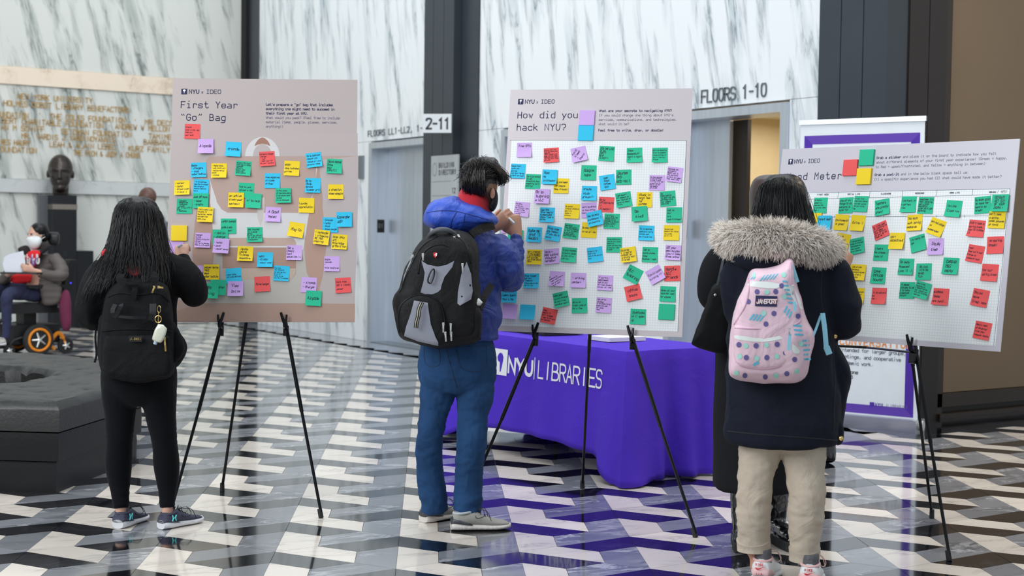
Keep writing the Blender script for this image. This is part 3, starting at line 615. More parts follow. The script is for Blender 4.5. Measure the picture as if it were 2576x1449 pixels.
tx(B2, 1507, 281.5, ['What are your secrets to navigating NYU?'], 5.4, 4.52, 0.21, NAVY2, 'bold_text', t2, lead=1.97, width=1.2)
tx(B2, 1506.5, 292.8, ['If you could change one thing about NYU\u2019s', 'services, communications, and technologies,', 'what would it be?'], 5.4, 4.52, 0.13, GREYT, 'body_text', t2, lead=2.02, width=1.2)
tx(B2, 1505, 330.5, ['Feel free to write, draw, or doodle!'], 5.4, 4.52, 0.21, NAVY2, 'bold_text', t2, width=1.2)
# ---- board 3
t3 = poster(B3, 'wide pale board headed Mood Meter in front of the woman in the navy parka', (194, 190, 198))
uA, vA = B3.uv(2541, 475.5); uB, vB = B3.uv(2500, 870)
gridpanel(B3, t3, -uA, uA, vB, vA)
BLU = ink((60, 84, 110))
hx = [(2033, 2031), (2109.6, 2107.5), (2189, 2187), (2271, 2269.5), (2357.5, 2355.5), (2447.5, 2446)]
line(B3, t3, [((1985, 486), (2541, 475)), ((1985, 502.5), (2538, 489))]+[((a, 484-(a-2033)*.0197), (c, 501-(a-2033)*.0243)) for a, c in hx]+[((2541, 475), (2500, 870)), ((2030, 546), (2530, 543)), ((2099, 543), (2099, 548)), ((2223, 541), (2223, 547)), ((2356, 541), (2356, 547)), ((2426, 541), (2426, 547))], 0.0016, BLU)
b = bmnew()
for i, wd in enumerate(('FIRST WEEK', 'SOCIAL LIFE', 'CLASSWORK', 'WEEKENDS', 'WORK LIFE', 'BREAKS')):
    cx = (2070.5, 2148, 2229, 2313.5, 2401.5, 2497)[i]; cy_ = (491.5, 490.5, 489.3, 488, 486.8, 485.2)[i]
    u, v = B3.uv(cx, cy_); u2, _ = B3.uv(cx+2.9, cy_); lettering(b, [wd], u, v, abs(B3.uv(cx, cy_-3.6)[1]-v), B3.pl(.0006), adv=abs(u2-u), wt=0.26, center=True, sans=True, width=1.2)
obj('column_headings', b, NAVY, t3)
tx(B3, 2508, 486, ['/ REST'], 6, 4.4, 0.13, HAND, 'handwritten_word', t3, seed=5)
u, v = B3.uv(1983, 411.5); logo(B3, t3, u, v, abs(B3.uv(1983, 402.5)[1]-v))
tx(B3, 1978, 453, ['Mood Meter'], 16, 13.7, 0.13, NAVY, 'heading', t3, width=1.2)
tx(B3, 2205, 399.8, ['Grab a sticker'], 5.6, 4.32, 0.21, NAVY2, 'bold_text', t3, width=1.2)
tx(B3, 2205, 399.8, ['               and place it on the board to indicate how you felt', 'about different elements of your first year experience! (Green = happy,', 'to Red = upset/frustrated, and Yellow = anything in between)'], 5.6, 4.32, 0.13, GREYT, 'body_text', t3, lead=2.05, width=1.2)
tx(B3, 2200, 442.5, ['Grab a post-it'], 5.6, 4.32, 0.21, NAVY2, 'bold_text', t3, width=1.2)
tx(B3, 2200, 442.5, ['               and in the below blank space tell us:', '(1) a specific experience you had (2) what could have made it better?'], 5.6, 4.32, 0.13, GREYT, 'body_text', t3, lead=2.1, width=1.2)
# ================================================================ sticky notes
NC = {'R': (232, 84, 84), 'L': (203, 166, 226), 'C': (40, 190, 228), 'G': (28, 184, 140), 'Y': (238, 205, 24)}
NN = {'R': 'red', 'L': 'lilac', 'C': 'blue', 'G': 'green', 'Y': 'yellow'}
NM = {k: mat('note_'+NN[k], v, 0.75, var=0.03) for k, v in NC.items()}
NS = 0.076
def note(B, col, px, py, ang, text, where, seed, grp, tr=0, size=1.0, curl=None, lift=0.0):
    rn = random.Random(seed); u0, v0 = B.uv(px, py); a = math.radians(ang); ca, sa = math.cos(a), math.sin(a)
    cu = rn.uniform(0.004, 0.012) if curl is None else curl; tw = rn.uniform(-0.5, 0.5); base = 0.0012+lift; tw = tw*0.3 if curl is not None else tw
    def place(x, y, e=0.0):       # x,y in -.5..+.5 of the note
        k = max(0.0, 0.32-y)/0.82; h = base+cu*k*k*(1+tw*x*2); yy = y+0.35*cu/NS*k*k*0.5
        return B.P(u0+(x*ca-yy*sa)*NS*size, v0+(x*sa+yy*ca)*NS*size, h+e)
    bm = bmnew(); nr = 6; nx = 3; g = [[bm.verts.new(place(-.5+i/nx, .5-j/nr)) for i in range(nx+1)] for j in range(nr+1)]
    for j in range(nr):
        for i in range(nx): bm.faces.new((g[j][i], g[j+1][i], g[j+1][i+1], g[j][i+1]))
    c = B.P(u0, v0, 0.001); o = obj('sticky_note', bm, NM[col], loc=c, smooth=180); o.name = 'sticky_note'
    if text:
        L = text.split('|'); n = len(L); m = max(len(x) for x in L); cap = min(0.135, 0.66/n, 1.5/m); adv = min(0.09, 0.92/m) if m > 4 else 0.11; cap = max(cap, 0.055)
        if n <= 3 and m <= 8: cap = min(0.17, cap*1.5); adv = min(0.11, 0.88/m)
        lead = min(2.0, 0.80/n/cap) if n > 1 else 1.6
        bm = bmnew(); tot = (n-1)*lead*cap
        r_ = math.radians(tr)
        lettering(bm, L, -m*adv/2*math.cos(r_)+tot/2*math.sin(-r_)*1, (tot/2-cap/2)*math.cos(r_)-m*adv/2*math.sin(r_)*1+0.02, cap, lambda x, y: place(max(-.49, min(.49, x)), max(-.49, min(.47, y)), 0.0005), adv=adv, wt=0.16, lead=lead, seed=seed, sans=True, slant=0.12, rot=r_, width=1.1)
        obj('handwriting', bm, HAND, o)
    return tag(o, where, 'sticky note', grp)
def pad(B, col, px, py, ang, where, th=0.007, lift=0.0):
    u0, v0 = B.uv(px, py); a = math.radians(ang); ca, sa = math.cos(a), math.sin(a); h = NS/2; b = bmnew()
    q = [B.P(u0+x*ca*h-y*sa*h, v0+x*sa*h+y*ca*h, 0.0008+lift) for x, y in ((-1, -1), (1, -1), (1, 1), (-1, 1))]
    prism(b, q, B.N*th); bevel(b, 0.0006, 1); return tag(obj('sticky_note_pad', b, NM[col]), where, 'sticky note pad', None)
N1 = '''R 484 331 -1 Friends;(look in box, ask;them your;your land)
L 518 369 1 Airpods
C 587 376 -3 friends
R 672 400 4 portable charger;charger;- cash;- make your bf;do your laundry
C 790 403 7 Go to bathroom;network and;reduce all your;personal notes
G 841 419 -2 Good essay;Pens;Map;(BASIC)
C 500 428 2 Books;- chargers;- food;water bottle
Y 551 430 0 - Pepper spray;- body lotion mini;- Reduced eating;snacks;+ Ad Break
G 612 424 -4 monthly MTA card;book bag w/ notes;notepads;umbrella;pencil case;extra bag;water bottle
Y 734 424 -2 WATER;stay hydrated;girlies
C 685 455 0 Free magazines;on ticket;UR Power
C 787 467 -1 Go to;Study;Abroad;(summer yr!)
Y 845 483 0 A champion;stem-sample
Y 458 473 2 - Advisor;- Laptop;- Browse under;- friends :)
C 506 470 -3 - to the bathroom;type this in whisper;then change to;personal bathroom;habits
G 619 479 -3 Talk to your;advisor a lot!;:)
Y 594 504 -1 an active;first-year;advisor!
G 638 506 -4 AI to help
G 713 493 1 In the words;of Squiddie Band;Click phone here;wanted;online messages
Y 771 517 -1 Laundry;appreciation
G 464 519 0 - Chargers;- Headphones;- Notebooks;- snacks;get along with a;plan;- Textbooks
G 505 506 -1 Just $4 more;- water;- snacks
Y 517 541 -2 Visit museum with;student ID;Galleries, events;and see free;MOMA shows
L 687 540 -2 A Good;Mood!
C 831 566 -1 - Calendar;- Laptop;- Phone;- Phone charger
C 866 553 1 Calendar;APP
G 575 569 0 LAPTOP CHARGER; ;EXTRA LARGE;(gym shoes)
G 554 597 0 - Notion;- charger;- travels
L 510 605 -2 Powerbank;NO CASH;Actually bring your;adviser;ability to message;keep up with people
G 641 591 1 Get involved;in a study;group.;Don't be afraid;to talk to your;classmates!
Y 745 579 -9 Mug Co
Y 809 598 -6 - calendar;- vitamins;BE MAD;popping
Y 854 609 -4 Grow into;art;knowledge;gifts & fun
L 557 620 -3 - laptop;+ power;- pepper spray
Y 617 639 -2 laptop;phone;friends;sweaters
C 667 654 -1 laptop;- NO CASH!;- school water
L 740 636 -1 Get a;Credit;card;establish it
C 708 688 -3 Plan your;your schedule;out each day and;so you can;timing during;only the fun program
L 835 664 -1 Google;Calendar;+;Noise headphones
L 516 687 0 - charger
Y 532 685 0 pepper spray;MACE;keys;water bottle
C 588 694 5 A good laptop;and a good attitude
R 660 715 3 Knowledge
G 549 724 -1 Pepper spray!
G 531 733 -3 DRY;bring
L 593 727 0 View;Dolls
L 777 717 -3 - Airpods;- Charger
R 863 718 4 Visit from;URC & library;center
G 789 751 -3 Airpods
L 441 626 -4 '''
N2 = '''L 1319 378 1 Free SPTS; ; 
R 1387 391 4 Follow with your;bulk stickers and;details.;Their career area;easy to know them;resource and learn;now for next class;get more
L 1457 389 13 Avoid;Kimmel;+;Stern! 45
G 1526 387 -3 FOR THE LOVE;OF ALL;DON'T;SKIP;CLASS!!!
G 1596 391 2 Check;Ratemystuff;again & again;!!!
G 1660 391 1 Don't be afraid to;Go up to someone;random and say hi;You'll like half;friends
C 1303 431 -2 Hotels food;carts are;spoiled;Also Spin Market;burgers are best
G 1341 457 -2 Don't be afraid;to ask;directions when;something isn't;working!
Y 1412 468 -1 Try and make;new people;Make friends!
C 1383 446 -1 Rate;my;Professor
G 1481 435 -1 Google;Maps
G 1569 446 2 Course;Bob;mob call
C 1528 459 9 Use;Good;Notes;App
L 1697 440 -7 Advocate for;yourself!;Reach out to;the advisors;in your own year;they want info
L 1653 460 0 The free resources;in work available;to enter a event;in a free write email;promote when you;need so ask for;the research;ask at desk
C 1482 487 -1 create;study;groups!!!
L 1364 495 -1 Go to;tutoring;@ ULC
R 1525 515 -2 Go to;office hours;!!;it helps!!
G 1569 503 10 I got myself;all seasons to;meal required to;studying about;finals
Y 1621 503 1 Study in;Argo Tea;for;coffee
G 1609 539 6 be;kind!
G 1680 500 6 An;organization;is good for you;and they hire;now voters;recruits
L 1313 527 -5 The ARC's;in RLB and;has everyone i grow;a large coffee;on the price of;a student
C 1376 541 -1 Use the;this really;summarized;Space Time &;money
Y 1439 532 -2 Be yourself;in social situations;even if no;matter or;welcoming
L 1482 529 4 Don't be afraid;to form office;hours
G 1539 557 -1 I am writing;looking at all the;messages before I;exchange. Go and;suggested my parents;discuss things &;I appreciate it;daily I do Gov
G 1696 541 1 Talk to;your;TA's;have kindness!
C 1344 591 -1 Rate my;Prof ');Reddit
C 1392 588 -9 Study room;any reason;if you don't;worry
G 1437 582 -6 Residence;that motivation;I want a freshman;to work and years;by my street;Enough method, I;want those years
Y 1482 579 -2 Drinks;on us all day
C 1497 551 14 Use as many;professors :);as possible
C 1626 587 -1 Try to separate;especially during;welcome week;New friends busy
Y 1689 586 0 The main book;board of the library;the counter;you will be
G 1545 616 1 Write office hours;look at your course;materials!;choose the best time;at marginal times;no smoke
Y 1581 642 9 Could be;I lived to;contact by;a dining hall;friends!
Y 1344 647 0 DON'T UNDERTAKE;IF YOU ACCIDENT;& DO AN EXPRESS;WAIT ONE MORE;AND STAND AROUND;THEIR
L 1388 645 6 NYUID =;FREE buttons;throughout;Manhattan
G 1431 642 -3 If your roommate;is having issues;to work out on;LOUD CALL!
C 1497 641 8 Donate on one;month club;Most of the actions;Good
G 1635 641 -1 Talk to;anyone please;today;Whatever I meet
L 1693 636 -2 USE your;meal swipes!;(you'll pass;those extra)
C 1337 707 1 Study lounges;get your;'homework';where people can;be fun too
L 1401 702 -2 Use;weekends to;learn technically;take anything;about math 35
L 1455 706 0 - writing;center!
L 1522 712 -2 If you're a;embarrassed,;talk to your;Williams Student;Advisor for free
R 1593 737 15 office;hours
G 1593 691 -26 ULC;tutoring
R 1691 688 3 Handle;ULC;friends
L 1649 692 31 Public booth;building !!!
G 1680 740 -1 Pause all your;mind for lead;for anyone
G 1412 754 14 Learn many;is only friends;to your first;pancakes again!
G 1458 769 3 Go on AA;trips! Lots of;fun & free
L 1519 768 -2 TIPS off to;strategy;it the exercising;exams believe;for other;test
G 1605 797 -1 Starbucks;will open;up
C 1327 786 -1 
L 1282 784 -2 
R 1381 795 -10 stop;people in;your classes;I say to friend;no regrets
C 1281 743 0 Peoples;Learn Spain;Your Life
L 1281 568 0 
G 1297 598 0 '''
N3 = '''G 2064 517 0 My Shipping;someday is a;Leave one room;to word help letter;is me :)
G 2128.6 517 2 Lots of fun;things to do,;everyone is;super fun
G 2166 513.6 -2 In your first;free first room my;one week waiting;off and running;way
G 2220 522 9 Teachers;are pretty;great!
G 2286 514.8 0 live music is;a gallery;view
G 2329 517 -1 Sometimes it's;very relaxing,;get a good;education;some don't get;anything
G 2399 525.7 -4 online;Class >>>
G 2472.5 516 5 So much good;to have for;here's to;break!
Y 2509 553 -2 Don't have;a spring;break because;of covid
G 2518 512 0 GO OUT!;GET OUT;OF YOUR;DORM!!
Y 2050 556 0 more;time off
C 2076 563 0 Vacant Week; ( | )
Y 2117 560 -3 Environment?;is great!
Y 2157.8 561.7 -3 Online :)
R 2216 580 22 My first year;all pending on;hold weeks;Zoom wants a;do well my so;Great me I
Y 2301 561 3 Too much;work during;weekends
Y 2356 572 -18 Worried stage;of;summertime!
R 2456.7 575.5 -4 didn't have a;spring break,;had to create;it
Y 2120 608 -8 In such;other post;exercise there;middle talk
G 2157 618.9 12 I love my school;plenty of free apps;want because my;home is great;by our donations
G 2217 636 0 I have a;few classes I;loved it!
Y 2257.4 607 0 DON'T;PROCRASTINATE; 
G 2309.7 613 16 I'm losing the;gym; ; 
L 2354.6 621 2 Study;time
R 2454 638.8 -8 never;Same won't ever;change do;homework back
R 2504 617 3 no spring;break!; 
G 2279.8 671.6 0 So many;museums!;Love it :)
G 2324 684 2 Go out;it's so;much;fun
G 2391.8 670 -1 Campus;MBS;empty
R 2490 686.4 -2 Not fair;spring break
Y 2130 686 0 
Y 2160.7 686 -1 Lots of Love;Wellbeing;students programs;made a hard a;make done
G 2210 693.5 -1 Love;office;hours!
Y 2156.6 745 1 In a simple student;very hard for all;I decided to;study
R 2211.7 745 1 It was memorable;but;hmm..!
G 2282.4 730.7 1 It makes;changes to be;& to make;classroom;attain
G 2321 731 -12 Want in the;bumpships to;a weekend ballet;but I design over;than two to breaks;need cool
R 2366.8 747 -1 midterm;tests;are hard...
R 2466 749.6 -8 Social;more;Sleep less
R 2471.7 832 -7 Really need;of studying!;First year;homework stable'''
NB_ = {1: 'the First Year board', 2: 'the tall gridded board', 3: 'the Mood board'}
def build_notes(B, txt, bi):
    rows = []
    for ln in txt.split('\n'):
        p = ln.split(' ', 4); rows.append((p[0], float(p[1]), float(p[2]), float(p[3]), p[4] if len(p) > 4 else ''))
    used = set(); pos = [B.uv(r[1], r[2]) for r in rows]; placed = []
    brand = ('google', 'nyu', 'airpod', 'starbucks', 'rate', 'moma', 'squid', 'reddit', 'argo', 'spin', 'kimmel', 'stern', 'zoom', 'williams', 'iphone')
    for i, (c, x, y, a, t) in enumerate(rows):
        tr = 0
        if t[-3:] in (' 45', ' 35'): tr = int(t[-2:]); t = t[:-3]
        first = next((s.strip(' -+*:').strip() for s in t.split(';') if s.strip(' -+*:().|')), '')
        if any(k in first.lower() for k in brand): first = ''
        words = ' '.join(''.join(ch for ch in w if ch.isalnum() or ch in "'") for w in first.split()[:4]).strip()
        u, v = pos[i]; hz = 'left' if u < -B.w/6 else ('right' if u > B.w/6 else 'middle'); vt = 'lower' if v < B.h*.33 else ('upper' if v > B.h*.60 else 'central')
        # nearest neighbour to the left or above, by colour
        cand = [(math.hypot(pos[j][0]-u, pos[j][1]-v), j) for j in range(len(rows)) if j != i]
        dn, j = min(cand); du, dv = pos[j][0]-u, pos[j][1]-v
        rel = ('left of' if du > 0 else 'right of') if abs(du) > abs(dv) else ('below' if dv > 0 else 'above')
        oth = 'another' if rows[j][0] == c else 'a'
        nb = '%s %s %s one' % (rel, oth, NN[rows[j][0]])
        if words: lab = '%s sticky note beginning %s, %s %s of %s' % (NN[c], words, vt, hz, NB_[bi])
        elif t: lab = '%s written sticky note %s, %s %s of %s' % (NN[c], nb, vt, hz, NB_[bi])
        else: lab = 'blank %s sticky note %s, %s %s of %s' % (NN[c], nb, vt, hz, NB_[bi])
        if lab in used: lab = lab.replace(' sticky note', ' sticky note tilted' if abs(a) > 5 else ' sticky note near its twin', 1)
        used.add(lab)
        lift = 0.0
        for (pu, pv, pl_) in placed:
            if abs(pu-u) < 0.078 and abs(pv-v) < 0.078: lift = max(lift, pl_+0.0042)
        placed.append((u, v, lift)); under = any(abs(q[0]-u) < 0.08 and abs(q[1]-v) < 0.08 for q in pos[i+1:])
        note(B, c, x, y, a, t.replace(';', '|'), lab, bi*1000+i, 'sticky notes on '+NB_[bi], tr, lift=lift, curl=0.0025 if under else None)
build_notes(B1, N1, 1); build_notes(B2, N2, 2); build_notes(B3, N3, 3)
pad(B1, 'Y', 451, 587, 0, 'blank yellow pad of notes above the writing hand of the woman in black')
pad(B2, 'L', 1477, 297, -1, 'blank lilac pad of notes beside the heading of the tall gridded board')
pad(B2, 'C', 1474, 335.5, -1, 'blank turquoise pad of notes directly below the lilac pad')
pad(B2, 'G', 1677, 785, -1, 'blank green pad of notes in the lower right corner of the gridded board')
pad(B3, 'G', 2182, 397, 0, 'blank green pad of notes in the header of the Mood board', 0.01)
pad(B3, 'R', 2141, 422.5, 0, 'blank red pad of notes just right of the words Mood Meter', 0.01)
pad(B3, 'Y', 2175, 444.5, 0, 'blank yellow pad of notes below the green pad in the Mood board header', 0.01)
# ================================================================ easels
M_BLK = mat('black_satin_metal', (18, 19, 21), 0.32, 0.5); M_RUB = mat('black_rubber', (22, 23, 25), 0.7)
def easel(B, us, feet, back, hooks, label):
    base = (feet[0]+feet[1]+back)/3; t = thing('display_easel', Vector((base.x, base.y, 0)), label, 'easel')
    apex = B.P(0.0, 0.66, -0.045)
    for i, (u, ft) in enumerate(zip(us, feet)):
        h = B.P(u, -0.015, -0.030); b = bmnew(); ax = apex+B.U*(0.03 if i else -0.03)
        m2 = ft.lerp(h, 0.55)
        tube(b, [ft+VZ*0.02, m2], 0.0075, 10, sub=1); tube(b, [m2, h, ax], 0.0095, 10, sub=1)
        lg = obj('leg', b, M_BLK, t)
        b = bmnew(); d = (h-ft).normalized(); tube(b, [ft+VZ*0.001, ft+d*0.045], [0.0125, 0.0115], 12, sub=1); obj('foot_cap', b, M_RUB, lg)
        # holder: arm and upturned prongs
        b = bmnew(); s = 1 if i else -1
        tube(b, [h-B.V*0.05, h+B.V*0.0], 0.014, 10, sub=1)
        tube(b, [h-B.V*0.018, B.P(u, -0.022, 0.012), B.P(u+hooks*s*0, -0.004, 0.022)], [(0.011, 0.008), (0.010, 0.007), (0.009, 0.006)], 8, sub=2)
        tube(b, [B.P(u, -0.012, 0.020), B.P(u-0.012*s, 0.018, 0.022), B.P(u-0.02*s, 0.045, 0.024)], [0.008, 0.0075, 0.006], 8, sub=2)
        tube(b, [B.P(u, -0.012, 0.020), B.P(u+0.006*s, 0.012, 0.022), B.P(u+0.008*s, 0.034, 0.022)], [0.007, 0.006, 0.005], 8, sub=2)
        obj('board_holder', b, M_BLK, t)
    b = bmnew(); m2 = back.lerp(apex, 0.5); tube(b, [back+VZ*0.02, m2], 0.0075, 10, sub=1); tube(b, [m2, apex-B.N*0.02], 0.0095, 10, sub=1); lg = obj('leg', b, M_BLK, t)
    b = bmnew(); tube(b, [back+VZ*0.001, back+VZ*0.045], [0.0125, 0.0115], 12, sub=1); obj('foot_cap', b, M_RUB, lg)
    b = bmnew(); tube(b, [apex-B.V*0.03, apex+B.V*0.04], 0.022, 12, sub=1); obj('hub', b, M_BLK, t)
    return t
def ub(B, px, py=None): return B.uv(px, py)[0]
easel(B1, (ub(B1, 554, 808), ub(B1, 718, 808)), (FP(430, 1296), FP(808, 1303)), FP(559, 1236), 0, 'black metal easel under the pink First Year board')
easel(B2, (ub(B2, 1345, 838), ub(B2, 1590, 842)), (FP(1152, 1322), FP(1750, 1352)), FP(1465, 1229), 0, 'black metal easel under the tall gridded board, in front of the purple table')
e3_ = easel(B3, (ub(B3, 2040, 850), ub(B3, 2296, 868)), (FP(2035, 1340), FP(2388, 1411)), FP(2344, 1304), 0, 'black metal easel under the wide Mood board')
h3 = B3.P(ub(B3, 2296, 868), -0.03, -0.03); k3 = PT(2180, 874, 6.7); b = bmnew(); tube(b, [h3, k3], 0.0055, 8, sub=1); tube(b, [k3-VZ*0.0, PT(2060, 868, 6.9)], 0.0065, 8, sub=1); obj('brace', b, M_BLK, e3_)
b = bmnew(); box(b, h3-B3.U*0.012-B3.V*0.05+B3.N*0.004, B3.U*0.024, B3.V*0.045, B3.N*0.03); bevel(b, 0.004); obj('clamp', b, M_BLK, e3_)
# ================================================================ table with the purple cloth
M_PURP = mat('purple_cloth', (78, 46, 192), 0.85, fold=0.25, fscale=4, var=0.06, vscale=5, bump=0.25, bscale=600, spec=0.3)
TZ = 0.735; Nc = FP(1577, 885, TZ); TLn, TSh = 1.83, 0.74
ctr = Vector((Nc.x-TLn/2, Nc.y+TSh/2, 0))
tb = thing('folding_table', ctr, 'folding table hidden under the purple cloth, black feet showing', 'table')
b = bmnew(); wbox(b, Nc.x-TLn+.01, Nc.x-.01, Nc.y+.01, Nc.y+TSh-.01, TZ-0.035, TZ-0.006); obj('table_top', b, mat('grey_plastic', (150, 150, 152), 0.6), tb)
for lx in (Nc.x-TLn+0.22, Nc.x-0.2):
    for ly in (Nc.y+0.08, Nc.y+TSh-0.08):
        b = bmnew(); tube(b, [Vector((lx, ly, 0.0)), Vector((lx, ly, 0.03))], 0.02, 10, sub=1); tube(b, [Vector((lx, ly, 0.01)), Vector((lx, ly, TZ-0.035))], 0.0125, 10, sub=1); obj('leg', b, M_BLK, tb)
def cloth():
    per = [(-TLn, 0), (0, 0), (0, TSh), (-TLn, TSh)]; b = bmnew(); nz = 18
    segs = [(0, 1, 90), (1, 2, 44), (2, 3, 90), (3, 0, 44)]; cols = []; info = []
    for a, c, n in segs:
        A = Vector(per[a]); C = Vector(per[c]); d = (C-A).normalized(); nn = Vector((d.y, -d.x)); L = (C-A).length
        for i in range(n): info.append((A+(C-A)*(i/n), nn, i/n*L, L, a))
    M_ = len(info); rings = []
    for j in range(nz+1):
        t = j/nz; ring = []
        for i, (p, nn, s, L, side) in enumerate(info):
            e = min(s, L-s); cw = math.exp(-(e/0.13)**2)       # near a corner
            if side == 0: drop = TZ-0.10-0.05*math.sin(s/L*math.pi); amp = 0.012; fr = 3.1
            elif side == 1: drop = TZ-0.012; amp = 0.035; fr = 5.2
            else: drop = TZ-0.05; amp = 0.02; fr = 4
            pn = info[(i+M_//2) % M_]
            nd = nn
            if s < 0.14: q = info[i-1] if s == 0 else None; prev = {0: Vector((-1, 0)), 1: Vector((0, -1)), 2: Vector((1, 0)), 3: Vector((0, 1))}[side]; k = 0.5*(1-s/0.14); nd = (nn*(1-k)+prev*k).normalized()
            elif L-s < 0.14: nx_ = {0: Vector((1, 0)), 1: Vector((0, 1)), 2: Vector((-1, 0)), 3: Vector((0, -1))}[side]; k = 0.5*(1-(L-s)/0.14); nd = (nn*(1-k)+nx_*k).normalized()
            fl = t**0.9*(0.02+amp*(1+math.sin(s*fr*2*math.pi/ (1 if side != 1 else 1)+side))*0.9+cw*0.13+0.01*noise.noise(Vector((s*5, side, t*2))))
            if side == 1: fl += t*0.03*math.sin(s*17)
            dz = drop*t
            z = TZ+0.003-dz; rr = 0.004 if j == 0 else 0.008
            z = max(z, 0.006)
            if cw > 0.3: z = max(TZ-min(TZ-0.006, drop+0.10*cw)*t, 0.008+0.02*(1-cw))
            ring.append(b.verts.new((Nc.x+p.x+nd.x*(fl+rr*(j > 0)), Nc.y+p.y+nd.y*(fl+rr*(j > 0)), z)))
        rings.append(ring)
    for j in range(nz):
        for i in range(M_): b.faces.new((rings[j][i], rings[j][(i+1) % M_], rings[j+1][(i+1) % M_], rings[j+1][i]))
    b.faces.new(rings[0]); bmesh.ops.recalc_face_normals(b, faces=b.faces); return b
cl = tag(obj('tablecloth', cloth(), M_PURP, smooth=60), 'purple cloth with white library lettering draped over the table', 'tablecloth')
m_ = cl.modifiers.new('thickness', 'SOLIDIFY'); m_.thickness = 0.002
def cp(px, py): p = PL(px, py, Vector((0, Nc.y-0.04, 0)), Vector((0, 1, 0))); return p.x, p.z
def cpl(u, v):      # point just proud of the front drape
    s = u-(Nc.x-TLn); t = max(0, (TZ+0.003-v)/(TZ-0.10-0.05*math.sin(max(0, min(1, s/TLn))*math.pi)))
    fl = t**0.9*(0.02+0.012*(1+math.sin(s*3.1*2*math.pi))*0.9+0.0)+0.008
    e = min(s, TLn-s); fl += t**0.9*(math.exp(-(e/0.13)**2)*0.13+0.01*noise.noise(Vector((s*5, 0, t*2))))
    return Vector((u, Nc.y-fl-0.0045, v))
WL = mat('white_print', (236, 236, 240), 0.7); xa, za = cp(1349, 948); xe, _ = cp(1512, 976)
b = bmnew(); adv = (xe-xa)/9
lettering(b, ['LIBRARIES'], xa-0.01, za-0.005, 0.10, cpl, adv=adv, wt=0.115, sans=True, width=adv/0.10/0.62)
x1_, _ = cp(1272, 930); x9_, _ = cp(1333, 930); lettering(b, ['NYU'], x1_, za-0.0, 0.085, cpl, adv=(x9_-x1_)/3, wt=0.26, sans=True, width=(x9_-x1_)/3/0.085/0.62)
lettering(b, ['|'], xa-0.085, za-0.0, 0.11, cpl, adv=0.05, wt=0.07)
obj('cloth_lettering', b, WL, cl)
x2_ = x1_-0.175; b = bmnew()
for i in range(6):
    for j in range(4): addface(b, [cpl(x2_+0.165*(i+a)/6, za-0.03+0.165*(j+c)/4) for a, c in ((0, 0), (1, 0), (1, 1), (0, 1))])
sq = obj('logo_square', b, WL, cl); b = bmnew()
f_ = addface(b, [cpl(x2_+0.082+x*0.1, za+0.05+y*0.1)+Vector((0, -0.0012, 0)) for x, y in [(-.05, -.6), (.05, -.6), (.08, .0), (.3, .12), (.34, .36), (.2, .55), (0, .62), (-.2, .55), (-.36, .34), (-.3, .1), (-.08, 0)]]); bmesh.ops.triangulate(b, faces=b.faces); obj('torch', b, M_PURP, sq)
# leaflets and a flat dark case lying on the table behind the board
b = bmnew(); wbox(b, Nc.x-0.75, Nc.x-0.53, Nc.y+0.28, Nc.y+0.56, TZ+0.006, TZ+0.03); tag(obj('leaflet_stack', b, mat('leaflet_white', (228, 226, 220), 0.6)), 'stack of pale leaflets on the purple table behind the gridded board', 'leaflets')
b = bmnew(); wbox(b, Nc.x-1.72, Nc.x-1.1, Nc.y+0.2, Nc.y+0.5, TZ+0.006, TZ+0.05); bevel(b, 0.01); tag(obj('flat_case', b, M_RUB), 'flat black case on the purple table behind the gridded board', 'case')
# ================================================================ roll-up banner
br = FP(2314, 1088); bdir = W(-math.sin(math.radians(55)), math.cos(math.radians(55))).normalized(); bn = Vector((-bdir.y, bdir.x, 0))
if bn.dot(-br) < 0: bn = -bn
BW = 0.98; bl = br+bdir*BW; ru = -bdir
ztp = PT(2313, 300, (lambda v: -v.x*SY+v.y*CY)(br)).z
bt = thing('roll_up_banner', (br+bl)/2, 'white roll-up banner with purple frame standing behind the Mood board', 'banner')
b = bmnew(); box(b, bl-bn*0.1, ru*BW, bn*0.2, VZ*0.09); bevel(b, 0.03, 3); obj('base', b, mat('satin_aluminium', (186, 190, 192), 0.3, 0.7), bt)
zb0 = 0.09; b = bmnew(); box(b, bl+ru*0.02+VZ*zb0-bn*0.002, ru*(BW-0.04), bn*0.003, VZ*(ztp-zb0)); obj('sheet', b, mat('banner_white', (226, 232, 236), 0.55), bt)
b = bmnew(); box(b, bl+ru*0.01+VZ*(ztp-0.01)-bn*0.012, ru*(BW-0.02), bn*0.024, VZ*0.035); bevel(b, 0.006); obj('top_rail', b, mat('satin_aluminium', (186, 190, 192)), bt)
b = bmnew(); tube(b, [bl+ru*BW/2+VZ*0.05-bn*0.02, bl+ru*BW/2+VZ*ztp-bn*0.015], 0.008, 8, sub=1); obj('pole', b, M_BRUSHD, bt)
b = bmnew(); tube(b, [br+VZ*0.05-ru*0.02+bn*0.0, br+VZ*0.05+ru*0.025], 0.035, 14, sub=1); obj('end_cap', b, mat('clear_plastic_cap', (200, 204, 208), 0.2), bt)
def bp(u, v, e=0.0025): return bl+ru*u+VZ*v+bn*e
def bpx(px, py):
    p = PL(px, py, bl, bn)-bl; return p.dot(ru), p.z
f0 = bpx(2297, 1051); f1 = bpx(2294, 334); uo0, uo1, vo0, vo1 = BW-f0[0]+0.0, f0[0], f0[1], f1[1]; fw = 0.065
M_BP = ink((92, 58, 168)); M_BP2 = ink((72, 34, 160))
